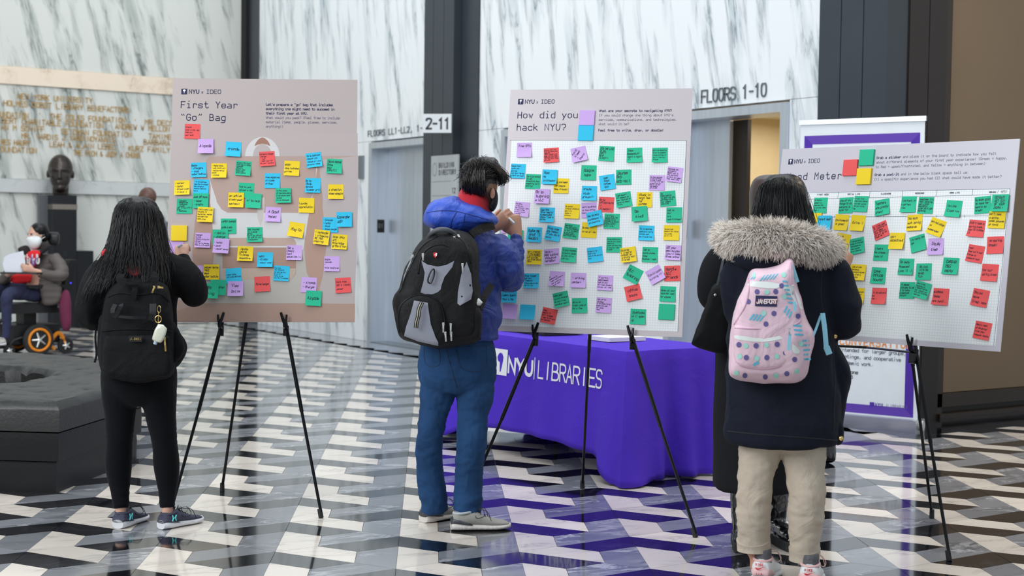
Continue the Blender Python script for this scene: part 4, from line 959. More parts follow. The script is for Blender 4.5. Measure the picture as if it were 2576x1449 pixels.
for nm_, q, mm in (('purple_frame_bar', [(uo0, vo1), (uo1, vo1), (uo1-fw, vo1-fw), (uo0+fw, vo1-fw)], M_BP), ('purple_frame_bar', [(uo0, vo0), (uo0+fw, vo0+fw), (uo1-fw, vo0+fw), (uo1, vo0)], M_BP), ('purple_frame_bar', [(uo1, vo0), (uo1, vo1), (uo1-fw, vo1-fw), (uo1-fw, vo0+fw)], M_BP2), ('purple_frame_bar', [(uo0, vo0), (uo0, vo1), (uo0+fw, vo1-fw), (uo0+fw, vo0+fw)], M_BP2)):
    b = bmnew(); addface(b, [bp(*p) for p in q]); b.normal_update()
    for f in b.faces:
        if f.normal.dot(bn) < 0: f.normal_flip()
    obj(nm_, b, mm, bt)
def btx(px, py, lines, cap, adv, m, wt=0.15, lead=1.6, nm='banner_text'):
    u, v = bpx(px, py); b = bmnew(); lettering(b, lines, u, v, cap, lambda x, y: bp(x, y, 0.003), adv=adv, wt=wt, lead=lead, sans=True, width=1.15); obj(nm, b, m, bt)
btx(2112, 866, ['CONVERSATION'], 0.05, 0.046, ink((232, 150, 84)), 0.2)
btx(2113, 883, ['Intended for larger groups,', 'meetings, and cooperative', 'academic work.'], 0.024, 0.0185, ink((96, 102, 112)), 0.17, 2.0)
btx(2102, 937, ['Locations', 'Floor 5'], 0.024, 0.0195, ink((60, 64, 72)), 0.2, 1.5)
u, v = bpx(2188, 1023); b = bmnew(); addface(b, [bp(u, v, .003), bp(u+.034, v, .003), bp(u+.034, v+.034, .003), bp(u, v+.034, .003)]); obj('logo_square', b, M_BP2, bt)
btx(2201.5, 1021, ['NYU'], 0.02, 0.021, M_BP2, 0.25, nm='banner_logo'); btx(2228, 1023, ['|LIBRARIES'], 0.019, 0.0165, ink((110, 90, 150)), 0.12, nm='banner_logo')
# ================================================================ black tufted ottoman with a round well
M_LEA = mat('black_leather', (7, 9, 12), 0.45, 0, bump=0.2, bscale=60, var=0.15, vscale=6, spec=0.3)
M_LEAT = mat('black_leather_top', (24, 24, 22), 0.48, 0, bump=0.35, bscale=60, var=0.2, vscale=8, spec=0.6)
OC = W(-3.55*.9655, 8.72*.9655); k_ = .9655
opoly = [W(x*k_, y*k_) for x, y in ((-2.43, 7.44), (-2.28, 8.55), (-2.62, 9.75), (-3.6, 10.35), (-4.7, 10.0), (-5.25, 9.0), (-4.95, 8.0), (-4.2, 7.62))]
ot = thing('ottoman', OC, 'large black tufted leather ottoman with a round well, at left behind the woman in black', 'ottoman')
def oring(z0, z1, off, m, name, tuft=False):
    n = len(opoly); c = sum(opoly, Vector())/n; b = bmnew()
    def rad(an):      # distance from OC to outline
        d = Vector((math.cos(an), math.sin(an), 0)); best = 9
        for i in range(n):
            a, e = opoly[i]-OC, opoly[(i+1) % n]-OC; s = e-a; den = d.x*s.y-d.y*s.x
            if abs(den) < 1e-9: continue
            t = (a.x*s.y-a.y*s.x)/den; u = (a.x*d.y-a.y*d.x)/den
            if t > 0 and -1e-6 <= u <= 1+1e-6: best = min(best, t)
        return best-off
    angs = sorted([math.atan2((p-OC).y, (p-OC).x) for p in opoly]+[-math.pi+2*math.pi*i/180 for i in range(180)]); ri = 0.60+off*0.5
    R_ = [rad(a) for a in angs]; na = len(angs); m_ = 26 if tuft else 1
    def P(a, r, z): return (OC.x+math.cos(a)*r, OC.y+math.sin(a)*r, z)
    prof = []
    for j in range(m_+1):
        s = j/m_; ring = []
        for a, R in zip(angs, R_):
            r = ri+(R-ri)*s; z = z1; e = min(s*(R-ri), (1-s)*(R-ri)); z -= (0.035 if tuft else 0.008)*max(0, 1-e/0.05)**2
            if tuft:
                x, y = r*a*1.0, r; px_, py_ = math.cos(a)*r*3.6, math.sin(a)*r*3.6
                gx, gy = px_-round(px_), py_-round(py_); d = math.hypot(gx, gy); z -= 0.028*math.exp(-(d/0.16)**2)+0.010*math.exp(-(min(abs(gx+gy), abs(gx-gy))/0.05)**2)
            ring.append(b.verts.new(P(a, r, z)))
        prof.append(ring)
    prof.append([b.verts.new(P(a, R+0.004, z1-0.05)) for a, R in zip(angs, R_)]); prof.append([b.verts.new(P(a, R, z0)) for a, R in zip(angs, R_)])
    prof.append([b.verts.new(P(a, ri, z0)) for a in angs])
    for j in range(len(prof)):
        A, B = prof[j], prof[(j+1) % len(prof)]
        for i in range(na): b.faces.new((A[i], A[(i+1) % na], B[(i+1) % na], B[i]))
    bmesh.ops.remove_doubles(b, verts=b.verts, dist=1e-5); bmesh.ops.recalc_face_normals(b, faces=b.faces)
    return obj(name, b, m, ot, smooth=40)
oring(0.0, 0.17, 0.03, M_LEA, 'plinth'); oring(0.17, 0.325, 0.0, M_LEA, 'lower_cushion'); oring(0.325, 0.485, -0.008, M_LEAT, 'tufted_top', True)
b = bmnew(); tube(b, [OC+VZ*0.002, OC+VZ*0.03], 0.6, 40, sub=1); obj('well_floor', b, M_LEA, ot)
# ================================================================ bronze head on its pedestal
M_BRZ = mat('dark_bronze', (70, 64, 60), 0.32, 0.7, var=0.3, vscale=12)
def head_shape(b, c, h, F, seed=0, nose=1.0, up=VZ, neck=0.55):
    """closed pieces of a head h metres tall, centre c, facing F"""
    F = (F-up*F.dot(up)).normalized(); Rr = F.cross(up).normalized()
    def E(f, r, u, a, bb, cc, seg=18):
        rr = bmesh.ops.create_uvsphere(b, u_segments=seg, v_segments=12, radius=1.0); o = c+F*f*h+Rr*r*h+up*u*h
        for v in rr['verts']: x, y, z = v.co; v.co = o+F*(x*a*h)+Rr*(y*bb*h)+up*(z*cc*h)
    E(-0.05, 0, 0.10, 0.40, 0.315, 0.40); E(0.10, 0, -0.10, 0.27, 0.255, 0.33); E(0.16, 0, -0.33, 0.17, 0.17, 0.14); E(0.20, 0, 0.10, 0.185, 0.24, 0.09)
    for s in (-1, 1):
        E(0.19, 0.14*s, -0.07, 0.13, 0.10, 0.11); E(0.27, 0.115*s, 0.105, 0.08, 0.10, 0.032); E(-0.03, 0.315*s, -0.02, 0.055, 0.03, 0.10)
        E(0.355, 0.045*s, -0.125, 0.04, 0.04, 0.03)
    E(0.36, 0, -0.03, 0.055, 0.042, 0.13); E(0.40*nose, 0, -0.105, 0.06, 0.055, 0.045)
    E(0.325, 0, -0.215, 0.05, 0.10, 0.024); E(0.315, 0, -0.26, 0.05, 0.085, 0.028); E(0.29, 0, -0.36, 0.07, 0.09, 0.07)
    tube(b, [c-up*0.15*h-F*0.04*h, c-up*neck*h-F*0.10*h], [0.21*h, 0.2*h], 16, sub=1)
pd0 = FP(163, 826); pd0 = Vector((XL+0.33, pd0.y, 0)); px0 = PL(133, 700, Vector((XL+0.42, 0, 0)), Vector((1, 0, 0))).y; px1 = PL(193, 700, Vector((XL+0.42, 0, 0)), Vector((1, 0, 0))).y
zt_ = PL(160, 491, Vector((XL+0.42, 0, 0)), Vector((1, 0, 0))).z
M_PED = mat('black_granite', (20, 22, 25), 0.25, var=0.2, vscale=30); M_PEDS = mat('grey_pedestal_side', (92, 94, 98), 0.4)
pt = thing('pedestal', Vector((XL+0.3, (px0+px1)/2, 0)), 'tall black stone pedestal under the bronze head', 'pedestal')
b = bmnew(); wbox(b, XL+0.17, XL+0.42, px0, px1, 0, zt_); obj('shaft', b, M_PED, pt)
b = bmnew(); wbox(b, XL+0.17, XL+0.43, px0-0.006, px1+0.006, PL(163, 527, Vector((XL+0.42, 0, 0)), Vector((1, 0, 0))).z, PL(163, 514, Vector((XL+0.42, 0, 0)), Vector((1, 0, 0))).z); obj('metal_band', b, mat('pale_bronze_band', (140, 132, 122), 0.35, 0.6), pt)
b = bmnew(); wbox(b, XL+0.08, XL+0.17, px0-0.12, px1-0.02, 0, zt_); obj('grey_back_slab', b, M_PEDS, pt)
y2 = PL(236, 700, Vector((XL+0.42, 0, 0)), Vector((1, 0, 0))).y; b = bmnew(); wbox(b, XL+0.08, XL+0.40, px1+0.01, y2, 0, PL(215, 631, Vector((XL+0.42, 0, 0)), Vector((1, 0, 0))).z); bevel(b, 0.005); tag(obj('plinth_block', b, M_PED), 'low black block on the right side of the pedestal', 'plinth')
hc = PL(152, 437, Vector((XL+0.30, 0, 0)), Vector((1, 0, 0))); b = bmnew(); hh = 0.53; head_shape(b, hc, hh, Vector((0.35, -0.62, -0.05)).lerp(W(0.35, -1), 0.85), neck=0.54); tube(b, [hc-VZ*0.40*hh, Vector((hc.x, hc.y, zt_+0.012))], [0.13*hh, 0.12*hh], 14, sub=1)
b = remesh(b, 0.011, 2); tag(obj('bronze_head', b, M_BRZ, smooth=180), 'dark bronze sculpted head of a balding man on the pedestal', 'sculpture')
# ================================================================ people: shared builders
M_SKIN = mat('skin_light', (205, 158, 136), 0.5, var=0.05, vscale=30); M_SKIN2 = mat('skin_warm', (188, 138, 112), 0.5, var=0.05, vscale=30); M_SKIN3 = mat('skin_dark', (92, 62, 50), 0.45)
def px(v, d): return v*d/FPX
def ptube(b, pts, seg=16, sub=4, flat=1.0, expo=2.0, cap=True):
    """pts = (px, py, d, radius px)"""
    P = [PT(p[0], p[1], p[2]) for p in pts]; R = [(px(p[3], p[2]), px(p[3], p[2])*(p[4] if len(p) > 4 else flat)) for p in pts]
    return tube(b, P, R, seg, VX, sub=sub, expo=expo, cap=cap)
def hand(b, wrist, D, side, nrm, s=1.0, curl=(0.7, 0.8, 0.9, 1.0), thumb=0.4, spread=0.06):
    """palm and five fingers; D = direction wrist to knuckles, side = towards the thumb, nrm = palm side"""
    D = D.normalized(); side = (side-D*side.dot(D)).normalized(); nrm = (nrm-D*nrm.dot(D)-side*nrm.dot(side)).normalized()
    pl = 0.095*s; tube(b, [wrist-D*0.02, wrist+D*pl*0.3, wrist+D*pl*0.75, wrist+D*pl], [(0.024*s, 0.019*s), (0.034*s, 0.017*s), (0.041*s, 0.0155*s), (0.039*s, 0.012*s)], 14, side, sub=2, expo=2.4)
    for i, (off, ln, r) in enumerate(((0.029, 0.070, 0.0086), (0.0095, 0.078, 0.009), (-0.010, 0.073, 0.0086), (-0.029, 0.058, 0.0076))):
        p = wrist+D*(pl*0.9-abs(i-1)*0.003)+side*off*s; a = (i-1.5)*-spread; d = (D+side*a).normalized(); c = curl[i]; pts = [p-D*0.01*s, p]; th = 0
        for k, f in enumerate((0.42, 0.32, 0.26)):
            th += c*(0.75 if k == 0 else 0.85); dd = d*math.cos(th)+nrm*math.sin(th); p = p+dd*ln*s*f; pts.append(p)
        tube(b, pts, [r*s, r*s, r*s*0.97, r*s*0.9, r*s*0.72], 10, side, sub=2)
    p = wrist+D*0.022*s+side*0.026*s+nrm*0.006*s; d = (D*0.62+side*0.68+nrm*0.2*(1+thumb)).normalized(); pts = [p-d*0.008*s, p, p+d*0.034*s]; d2 = (d*0.75+D*0.35-side*0.45*thumb+nrm*0.55*thumb).normalized(); pts += [pts[-1]+d2*0.026*s, pts[-1]+d2*0.048*s]
    tube(b, pts, [0.015*s, 0.0145*s, 0.0105*s, 0.010*s, 0.0078*s], 10, nrm, sub=2)
def shoe(parent, heel, fwd, L, mats, w=0.095, laces=None, high=0.085, sole_h=0.03, tag_=None, tongue=True):
    """heel = ground point at the back of the heel; fwd = toe direction; mats = (upper, sole, collar, heel)"""
    f = Vector((fwd.x, fwd.y, 0)).normalized(); r = f.cross(VZ).normalized(); t = bpy.data.objects.new('shoe', None); link(t); t.parent = parent; t.location = heel-wloc(parent); bpy.context.view_layer.update()
    wid = [(0, .30), (.06, .40), (.2, .44), (.4, .42), (.6, .48), (.75, .50), (.88, .43), (.96, .28), (1.0, .12)]
    def ring(s, wd, z0, z1, k, n=18, e=2.6):
        out = []
        for i in range(n):
            a = 2*math.pi*i/n; c, s_ = math.cos(a), math.sin(a); c = math.copysign(abs(c)**(2/e), c); s_ = math.copysign(abs(s_)**(2/e), s_)
            out.append(heel+f*(s*L)+r*(c*wd*w*k)+VZ*((z0+z1)/2+s_*(z1-z0)/2))
        return out
    def loftr(b, rs):
        R = [[b.verts.new(p) for p in q] for q in rs]
        for i in range(len(R)-1):
            for k in range(len(R[i])): b.faces.new((R[i][k], R[i][(k+1) % len(R[i])], R[i+1][(k+1) % len(R[i])], R[i+1][k]))
        b.faces.new(R[0][::-1]); b.faces.new(R[-1]); bmesh.ops.recalc_face_normals(b, faces=b.faces)
    sm = lambda s: catmull(wid, 3)
    b = bmnew(); ws = catmull(wid, 3); loftr(b, [ring(s, wd, 0.001+0.012*max(0, s-.75)*2, sole_h*(1+0.25*math.exp(-(s/.15)**2)-0.2*s), 1.06) for s, wd in ws]); obj('sole', b, mats[1], t, smooth=50)
    up = [(0.03, .34, high*0.9), (.08, .40, high), (.2, .42, high*1.0), (.32, .42, high*1.06), (.42, .42, high*0.98), (.55, .45, high*.74), (.7, .47, high*.58), (.85, .41, high*.48), (.94, .28, high*.40), (.985, .12, high*.30)]
    b = bmnew(); loftr(b, [ring(s, wd, sole_h*.5, h, 0.98, e=2.2) for s, wd, h in catmull(up, 2)]); obj('upper', b, mats[0], t, smooth=180)
    b = bmnew(); loftr(b, [ring(s, wd, sole_h*.8, h, 1.03, e=2.3) for s, wd, h in ((0.0, .30, high*.55), (.04, .38, high*.78), (.14, .44, high*.70), (.26, .46, high*.48), (.34, .44, high*.34))]); obj('heel_counter', b, mats[3], t, smooth=180)
    b = bmnew(); cp_ = heel+f*L*0.20+VZ*high*1.0; tube(b, [cp_+f*(math.cos(a)*L*.155)+r*(math.sin(a)*w*.36)+VZ*(0.004*math.cos(a)-0.004) for a in [2*math.pi*i/14 for i in range(15)]], 0.006, 8, VZ, sub=2); obj('collar', b, mats[2], t, smooth=180)
    if laces:
        b = bmnew()
        for i in range(4):
            s = .40+i*.075; z = high*(1.02-i*.14); tube(b, [heel+f*s*L-r*w*.2+VZ*(z-.006), heel+f*(s+.02)*L+VZ*(z+.004), heel+f*(s+.01)*L+r*w*.2+VZ*(z-.006)], 0.0022, 6, VZ, sub=3)
        for sg in (-1, 1):
            c = heel+f*.40*L+VZ*high*1.05; tube(b, [c, c+r*sg*.03+f*.03+VZ*.012, c+r*sg*.055+f*.035-VZ*.02, c+r*sg*.045+f*.0-VZ*.03, c+r*sg*.02-VZ*.008, c], 0.0018, 6, VX, sub=3)
            tube(b, [c, c+r*sg*.035+f*.05, c+r*sg*.05+f*.07-VZ*.045], 0.0016, 6, VX, sub=3)
        obj('laces', b, laces, t)
    return t
def strands(name, parent, guides, n, m, seed=1, rad=0.0009, jit=0.006, npts=9, frizz=0.002, short=0.15, seg=3):
    """hair interpolated between neighbouring guides (each a list of room points)"""
    rn = random.Random(seed); G = [[Vector(p) for p in catmull([tuple(q) for q in g], 5)] for g in guides]
    def at(g, t): x = t*(len(g)-1); i = min(int(x), len(g)-2); return g[i].lerp(g[i+1], x-i)
    V = []; F = []
    for _ in range(n):
        u = rn.random()*(len(G)-1); i = min(int(u), len(G)-2); k = u-i; t1 = 1-rn.random()*short; t0 = rn.random()*0.12 if rn.random() < .6 else rn.random()*0.5
        off = Vector((rn.gauss(0, 1), rn.gauss(0, 1), rn.gauss(0, .6)))*jit; ph = rn.random()*9; P = []
        for j in range(npts):
            t = t0+(t1-t0)*j/(npts-1); p = at(G[i], t).lerp(at(G[i+1], t), k)+off*(0.3+t)
            p += Vector((math.sin(ph+t*9), math.cos(ph*2+t*7), math.sin(ph*3+t*8)*.5))*frizz*(0.3+t*1.5); P.append(p)
        base = len(V)
        for j, p in enumerate(P):
            T = (P[min(j+1, npts-1)]-P[max(j-1, 0)]).normalized(); s = T.cross(VY if abs(T.dot(VY)) < .9 else VX).normalized(); w_ = T.cross(s); r = rad*(1.0 if j < npts-2 else (0.7 if j == npts-2 else 0.15))
            for q in range(seg): a = 2*math.pi*q/seg; V.append(p+(s*math.cos(a)+w_*math.sin(a))*r)
        for j in range(npts-1):
            for q in range(seg): a = base+j*seg+q; c = base+j*seg+(q+1) % seg; F.append((a, c, c+seg, a+seg))
    base0 = wloc(parent); me = bpy.data.meshes.new(name); me.from_pydata([tuple(v-base0) for v in V], [], F); me.materials.append(m)
    for p in me.polygons: p.use_smooth = True
    o = bpy.data.objects.new(name, me); link(o); o.parent = parent; o['kind'] = 'stuff'; return o
def puff(b, pts, d, th, sub=3, prof=((1.0, 0), (1.025, .25), (1.02, .5), (.97, .78), (.86, .93), (.6, 1.0), (.25, 1.03)), mi=0, skew=0.0):
    """padded panel seen from the camera: outline pts (px,py), back at depth d, bulging th metres towards the camera"""
    q = catmull(pts, sub, True) if sub > 1 else pts; cx = sum(p[0] for p in q)/len(q); cy = sum(p[1] for p in q)/len(q); rings = []
    for s, z in prof:
        dd = d-th*z; rings.append([b.verts.new(PT(cx+(p[0]-cx)*s, cy+(p[1]-cy)*s, dd+skew*(p[1]-cy)/FPX*d)) for p in q])
    n = len(q); fs = []
    for i in range(len(rings)-1):
        for k in range(n): fs.append(b.faces.new((rings[i][k], rings[i][(k+1) % n], rings[i+1][(k+1) % n], rings[i+1][k])))
    fs.append(b.faces.new(rings[0][::-1])); fs.append(b.faces.new(rings[-1]))
    for f in fs: f.material_index = mi
    bmesh.ops.recalc_face_normals(b, faces=fs)
def strip(b, pts, wpx, th=0.003, up=None):
    """webbing strap: pts (px,py,d), wide in the picture, thin in depth"""
    P = [PT(*p[:3]) for p in catmull(pts, 4)]; n = len(P); rows = []
    for i in range(n):
        T = (P[min(i+1, n-1)]-P[max(i-1, 0)]).normalized(); s = T.cross(VY).normalized() if up is None else up; w_ = px(wpx, pts[0][2])/2; nn = T.cross(s).normalized()*th/2
        rows.append([b.verts.new(P[i]+s*w_+nn), b.verts.new(P[i]-s*w_+nn), b.verts.new(P[i]-s*w_-nn), b.verts.new(P[i]+s*w_-nn)])
    for i in range(n-1):
        for k in range(4): b.faces.new((rows[i][k], rows[i][(k+1) % 4], rows[i+1][(k+1) % 4], rows[i+1][k]))
    b.faces.new(rows[0][::-1]); b.faces.new(rows[-1]); bmesh.ops.recalc_face_normals(b, faces=b.faces)
def zipper_pull(parent, x, y, d, ang, ln, m, name='zip_pull'):
    b = bmnew(); a = math.radians(ang); e = lambda k: (x+math.sin(a)*k*ln, y+math.cos(a)*k*ln)
    puff(b, [(e(0)[0]-3, e(0)[1]-3), (e(0)[0]+3, e(0)[1]-3), (e(0)[0]+3, e(0)[1]+4), (e(0)[0]-3, e(0)[1]+4)], d, 0.005, 1); strip(b, [(*e(.12), d-.004), (*e(.5), d-.006), (*e(1), d-.005)], 4.2, 0.002); return obj(name, b, m, parent)
def line_on(parent, pts, r, m, name, seg=6):
    b = bmnew(); tube(b, [PT(*p) for p in pts], r, seg, VZ if False else None, sub=4); return obj(name, b, m, parent, smooth=180)
def flatpx(parent, name, m, pts, d, off=0.0, sub=1, fn=None):
    b = bmnew(); q = catmull(pts, sub, True) if sub > 1 else pts; addface(b, [PT(p[0], p[1], (fn(*p) if fn else d)-off) for p in q]); bmesh.ops.triangulate(b, faces=b.faces); return obj(name, b, m, parent)
def textpx(parent, name, m, lines, x, y, d, cap, adv, wt=0.2, **k):
    b = bmnew(); o = PT(x, y, d); lettering(b, lines, 0, 0, px(cap, d), lambda u, v: o+VX*u+VZ*v, adv=px(adv, d), wt=wt, sans=True, **k); return obj(name, b, m, parent)
# snap a pixel onto a mesh surface already built (for prints and seams on curved cloth)
from mathutils.bvhtree import BVHTree
class Skin:
    def __init__(s, o):
        bpy.context.view_layer.update(); dg = bpy.context.evaluated_depsgraph_get(); s.o = wloc(o); s.t = BVHTree.FromPolygons([v.co+s.o for v in o.data.vertices], [tuple(p.vertices) for p in o.data.polygons])
    def at(s, x, y, off=0.002, dflt=6.3):
        c = Vector((0, 0, CAMH)); d = W(*ray(x, y)).normalized(); h = s.t.ray_cast(c, d)
        return h[0]-d*off if h[0] is not None else PT(x, y, dflt)
def snap_line(parent, sk, pts, r, m, name, off=0.001, dflt=6.3, sub=5):
    b = bmnew(); q = catmull(pts, sub); tube(b, [sk.at(p[0], p[1], off, dflt) for p in q], r, 6, sub=1); return obj(name, b, m, parent, smooth=180)
def snap_patch(parent, sk, pts, m, name, off=0.0015, dflt=6.3, sub=1, n=1, th=0.0015):
    """outline filled on the surface: triangulated, refined, then snapped"""
    b = bmnew(); q = catmull(pts, sub, True) if sub > 1 else pts; f = b.faces.new([b.verts.new((p[0], p[1], 0)) for p in q]); bmesh.ops.triangulate(b, faces=[f])
    for _ in range(n): bmesh.ops.subdivide_edges(b, edges=b.edges[:], cuts=1, use_grid_fill=True)
    bmesh.ops.triangulate(b, faces=b.faces)
    for v in b.verts: v.co = sk.at(v.co.x, v.co.y, off, dflt)
    b.normal_update()
    for fc in b.faces:
        if fc.normal.dot(VY) > 0: fc.normal_flip()
    return obj(name, b, m, parent, smooth=180)
def disc(x, y, r, n=14, ry=None): return [(x+math.cos(2*math.pi*i/n)*r, y+math.sin(2*math.pi*i/n)*(ry or r)) for i in range(n)]
def limbs(b, L, k=0.8):
    for pts in L: ptube(b, [(p[0], p[1], p[2], p[3]*k) for p in pts])
def person(name_loc, label, group=None): return thing('person', name_loc, label, 'person', group)
def ground(x, y, d): v = PT(x, y, d); return Vector((v.x, v.y, 0))
# ================================================================ woman in black at the First Year board
M_BKC = mat('black_cotton', (11, 12, 15), 0.85, fold=0.5, fscale=7, var=0.12, bump=0.3, bscale=500, spec=0.25); M_BKL = mat('black_leggings', (9, 10, 15), 0.9, sheen=0.05, spec=0.15)
M_HAIR = mat('black_hair', (8, 7, 8), 0.38, spec=0.35); M_REDC = mat('red_lining', (196, 28, 40), 0.7, var=0.1); M_GOLDM = mat('polished_gold', (226, 190, 120), 0.2, 0.9)
w1 = person(ground(355, 1320, 6.42), 'woman with long black hair in black jacket and leggings writing on the pink board')
R_ARM = [(415, 668, 6.36, 36), (455, 690, 6.37, 38), (482, 720, 6.40, 37), (487, 738, 6.44, 33), (483, 715, 6.52, 28), (470, 685, 6.60, 24), (458, 660, 6.645, 20)]
L_ARM = [(272, 672, 6.36, 34), (247, 715, 6.35, 37), (232, 765, 6.35, 37), (234, 790, 6.38, 34), (262, 800, 6.52, 28), (300, 790, 6.62, 24)]
LEGL = [(312, 935, 6.41, 40), (303, 985, 6.40, 47), (302, 1040, 6.40, 39), (301, 1090, 6.40, 34), (300, 1120, 6.41, 33), (298, 1165, 6.43, 34), (300, 1205, 6.44, 29), (303, 1245, 6.43, 22), (304, 1278, 6.42, 20)]
LEGR = [(390, 935, 6.41, 40), (398, 985, 6.40, 46), (404, 1040, 6.40, 39), (411, 1090, 6.40, 33), (415, 1120, 6.41, 31.5), (419, 1168, 6.43, 33), (421, 1208, 6.44, 28), (421, 1250, 6.43, 20), (421, 1277, 6.42, 18.5)]
b = bmnew(); hd1 = PT(347, 560, 6.42); head_shape(b, hd1, 0.225, W(0.25, 1).normalized()-VZ*0.15, neck=0.9)
hloft(b, [(345, 650, 60, 6.42, .07), (345, 700, 76, 6.42, .08), (348, 800, 66, 6.42, .08), (350, 930, 74, 6.42, .08)]); limbs(b, [R_ARM[:-1]+[(457, 655, 6.66, 18)], L_ARM, LEGL[:-1]+[(304, 1278, 6.42, 19), (304, 1312, 6.42, 22)], LEGR[:-1]+[(421, 1277, 6.42, 19), (421, 1312, 6.42, 22)]], 0.72)
wr_ = PT(457, 655, 6.665); hand(b, wr_, (PT(458, 612, 6.72)-wr_), -VX*1.0+VY*0.15, -VX*0.1+VY*1.0, 0.92, (1.0, 1.05, 1.1, 1.15), 0.9)
b = remesh(b, 0.0052, 2); obj('body', b, M_SKIN, w1, smooth=180)
b = bmnew(); hloft(b, [(350, 895, 84, 6.42, .115), (350, 930, 94, 6.42, .13), (350, 965, 95, 6.42, .135), (350, 1000, 90, 6.42, .11), (352, 1018, 66, 6.42, .08)]); limbs(b, [LEGL, LEGR], 1.0); b = remesh(b, 0.008, 5)
wrinkle(b, 0.004, (9, 9, 40), 3, lambda c: math.exp(-((c.z-0.12)/0.05)**2)+0.8*math.exp(-((c.z-0.45)/0.05)**2)+0.15); obj('leggings', b, M_BKL, w1, smooth=180)
b = bmnew(); hloft(b, [(343, 640, 52, 6.42, .09), (343, 658, 92, 6.42, .12), (343, 700, 104, 6.42, .14), (345, 780, 98, 6.42, .14), (348, 850, 94, 6.42, .14), (352, 905, 98, 6.43, .14)]); limbs(b, [R_ARM, L_ARM], 1.04)
puff(b, [(425, 830), (455, 850), (466, 880), (452, 915), (425, 920)], 6.46, 0.1); b = remesh(b, 0.009, 4); wrinkle(b, 0.011, (9, 9, 7), 5); jk = obj('jacket', b, M_BKC, w1, smooth=180)
# ribbed cuff, hood lining
b = bmnew(); ptube(b, [(462, 668, 6.63, 23), (457, 652, 6.655, 20.5)], 16, 2); obj('cuff', b, M_BKC, w1, smooth=180)
b = bmnew(); puff(b, [(305, 640), (385, 640), (374, 672), (350, 694), (325, 686), (305, 664)], 6.36, 0.105); obj('red_hood_lining', b, M_REDC, w1, smooth=180)
b = bmnew(); puff(b, [(257, 632), (280, 622), (290, 640), (280, 650), (258, 646)], 6.36, 0.06); obj('red_hood_lining', b, M_REDC, w1, smooth=180)
b = bmnew(); puff(b, [(392, 634), (415, 636), (424, 650), (408, 664), (396, 660)], 6.34, 0.05); obj('patterned_scarf', b, mat('patterned_scarf', (150, 138, 138), 0.8, var=0.6, vscale=90), w1, smooth=180)
b = bmnew(); puff(b, [(316, 668), (334, 660), (352, 668), (358, 684), (345, 694), (326, 688)], 6.235, 0.02); obj('red_hood_lining', b, M_REDC, w1, smooth=180)
# hair
b = bmnew(); hloft(b, [(346, 497, 14, 6.42, .04), (346, 503, 34, 6.42, .08), (345, 520, 50, 6.42, .105), (345, 550, 58, 6.41, .12), (344, 590, 61, 6.40, .12), (340, 625, 66, 6.38, .11), (334, 655, 70, 6.35, .10), (330, 680, 62, 6.32, .08), (325, 705, 30, 6.30, .05)]); b = remesh(b, 0.009, 3); wrinkle(b, 0.006, (40, 40, 3), 8); obj('hair_mass', b, M_HAIR, w1, smooth=180)
def arcg(x0, xs, ys, d0, dn, cx=346):
    return [PT(cx+(xs[0]-cx)*.3, 505, 6.38)]+[PT(x, y, d) for x, y, d in zip(xs, ys, dn)]
G1 = [arcg(0, [292, 284, 270, 240, 214, 206], [530, 580, 630, 680, 730, 762], 0, [6.42, 6.40, 6.36, 6.30, 6.28, 6.28], 340), arcg(300, [300, 290, 280, 258, 240, 232], [522, 575, 630, 680, 725, 750], 0, [6.34, 6.32, 6.28, 6.24, 6.22, 6.22]),
      arcg(315, [315, 305, 295, 285, 275, 265], [520, 575, 630, 670, 700, 725], 0, [6.31, 6.28, 6.26, 6.23, 6.20, 6.19]), arcg(335, [332, 325, 318, 312, 306, 300], [520, 570, 620, 655, 680, 698], 0, [6.30, 6.27, 6.25, 6.22, 6.20, 6.18]),
      arcg(350, [352, 350, 352, 358, 364, 368], [520, 570, 620, 655, 685, 712], 0, [6.30, 6.27, 6.25, 6.22, 6.17, 6.15]), arcg(372, [370, 376, 382, 386, 384, 380], [522, 575, 620, 660, 700, 735], 0, [6.31, 6.29, 6.27, 6.24, 6.19, 6.15]),
      arcg(388, [390, 400, 404, 408, 412, 410], [526, 570, 615, 655, 695, 745], 0, [6.35, 6.32, 6.29, 6.26, 6.24, 6.2]), arcg(400, [402, 410, 416, 426, 436, 442], [535, 575, 610, 640, 660, 690], 0, [6.42, 6.40, 6.38, 6.35, 6.33, 6.33])]
strands('hair_strands', w1, G1, 2600, M_HAIR, 11, 0.0009, 0.010, 10, 0.006, 0.45)
for hx, fwd in ((ground(296, 1338, 6.375), W(0.28, 1)), (ground(404, 1338, 6.375), W(0.75, 1))):
    sh = shoe(w1, hx+Vector((0, 0, 0)), fwd, 0.245, (mat('navy_knit', (62, 62, 80), 0.85, var=0.25, vscale=200), mat('white_foam', (218, 218, 222), 0.6), mat('navy_knit', (0, 0, 0)), mat('navy_knit', (0, 0, 0))), 0.088, M_BLK, 0.075, 0.034)
    f = Vector((fwd.x, fwd.y, 0)).normalized(); r = f.cross(VZ); b = bmnew(); o_ = hx+f*0.045+r*(0.043)+VZ*0.052
    for s in (-1, 1):
        for tz in (-1, 1): tube(b, [o_+f*s*.011+VZ*tz*.014, o_+f*s*.006, ], [0.0028, 0.0034], 6, sub=1)
    tube(b, [o_-f*.006, o_+f*.006], 0.0025, 6, sub=1); obj('teal_emblem', b, mat('teal_print', (90, 214, 214), 0.5), sh)
# pen
b = bmnew(); tube(b, [PT(448, 620, 6.70), PT(457, 617, 6.62)], 0.0048, 10, sub=1); tag(obj('marker_pen', b, mat('pale_blue_pen', (168, 196, 214), 0.4)), 'pale blue marker in the right hand of the woman in black', 'pen')
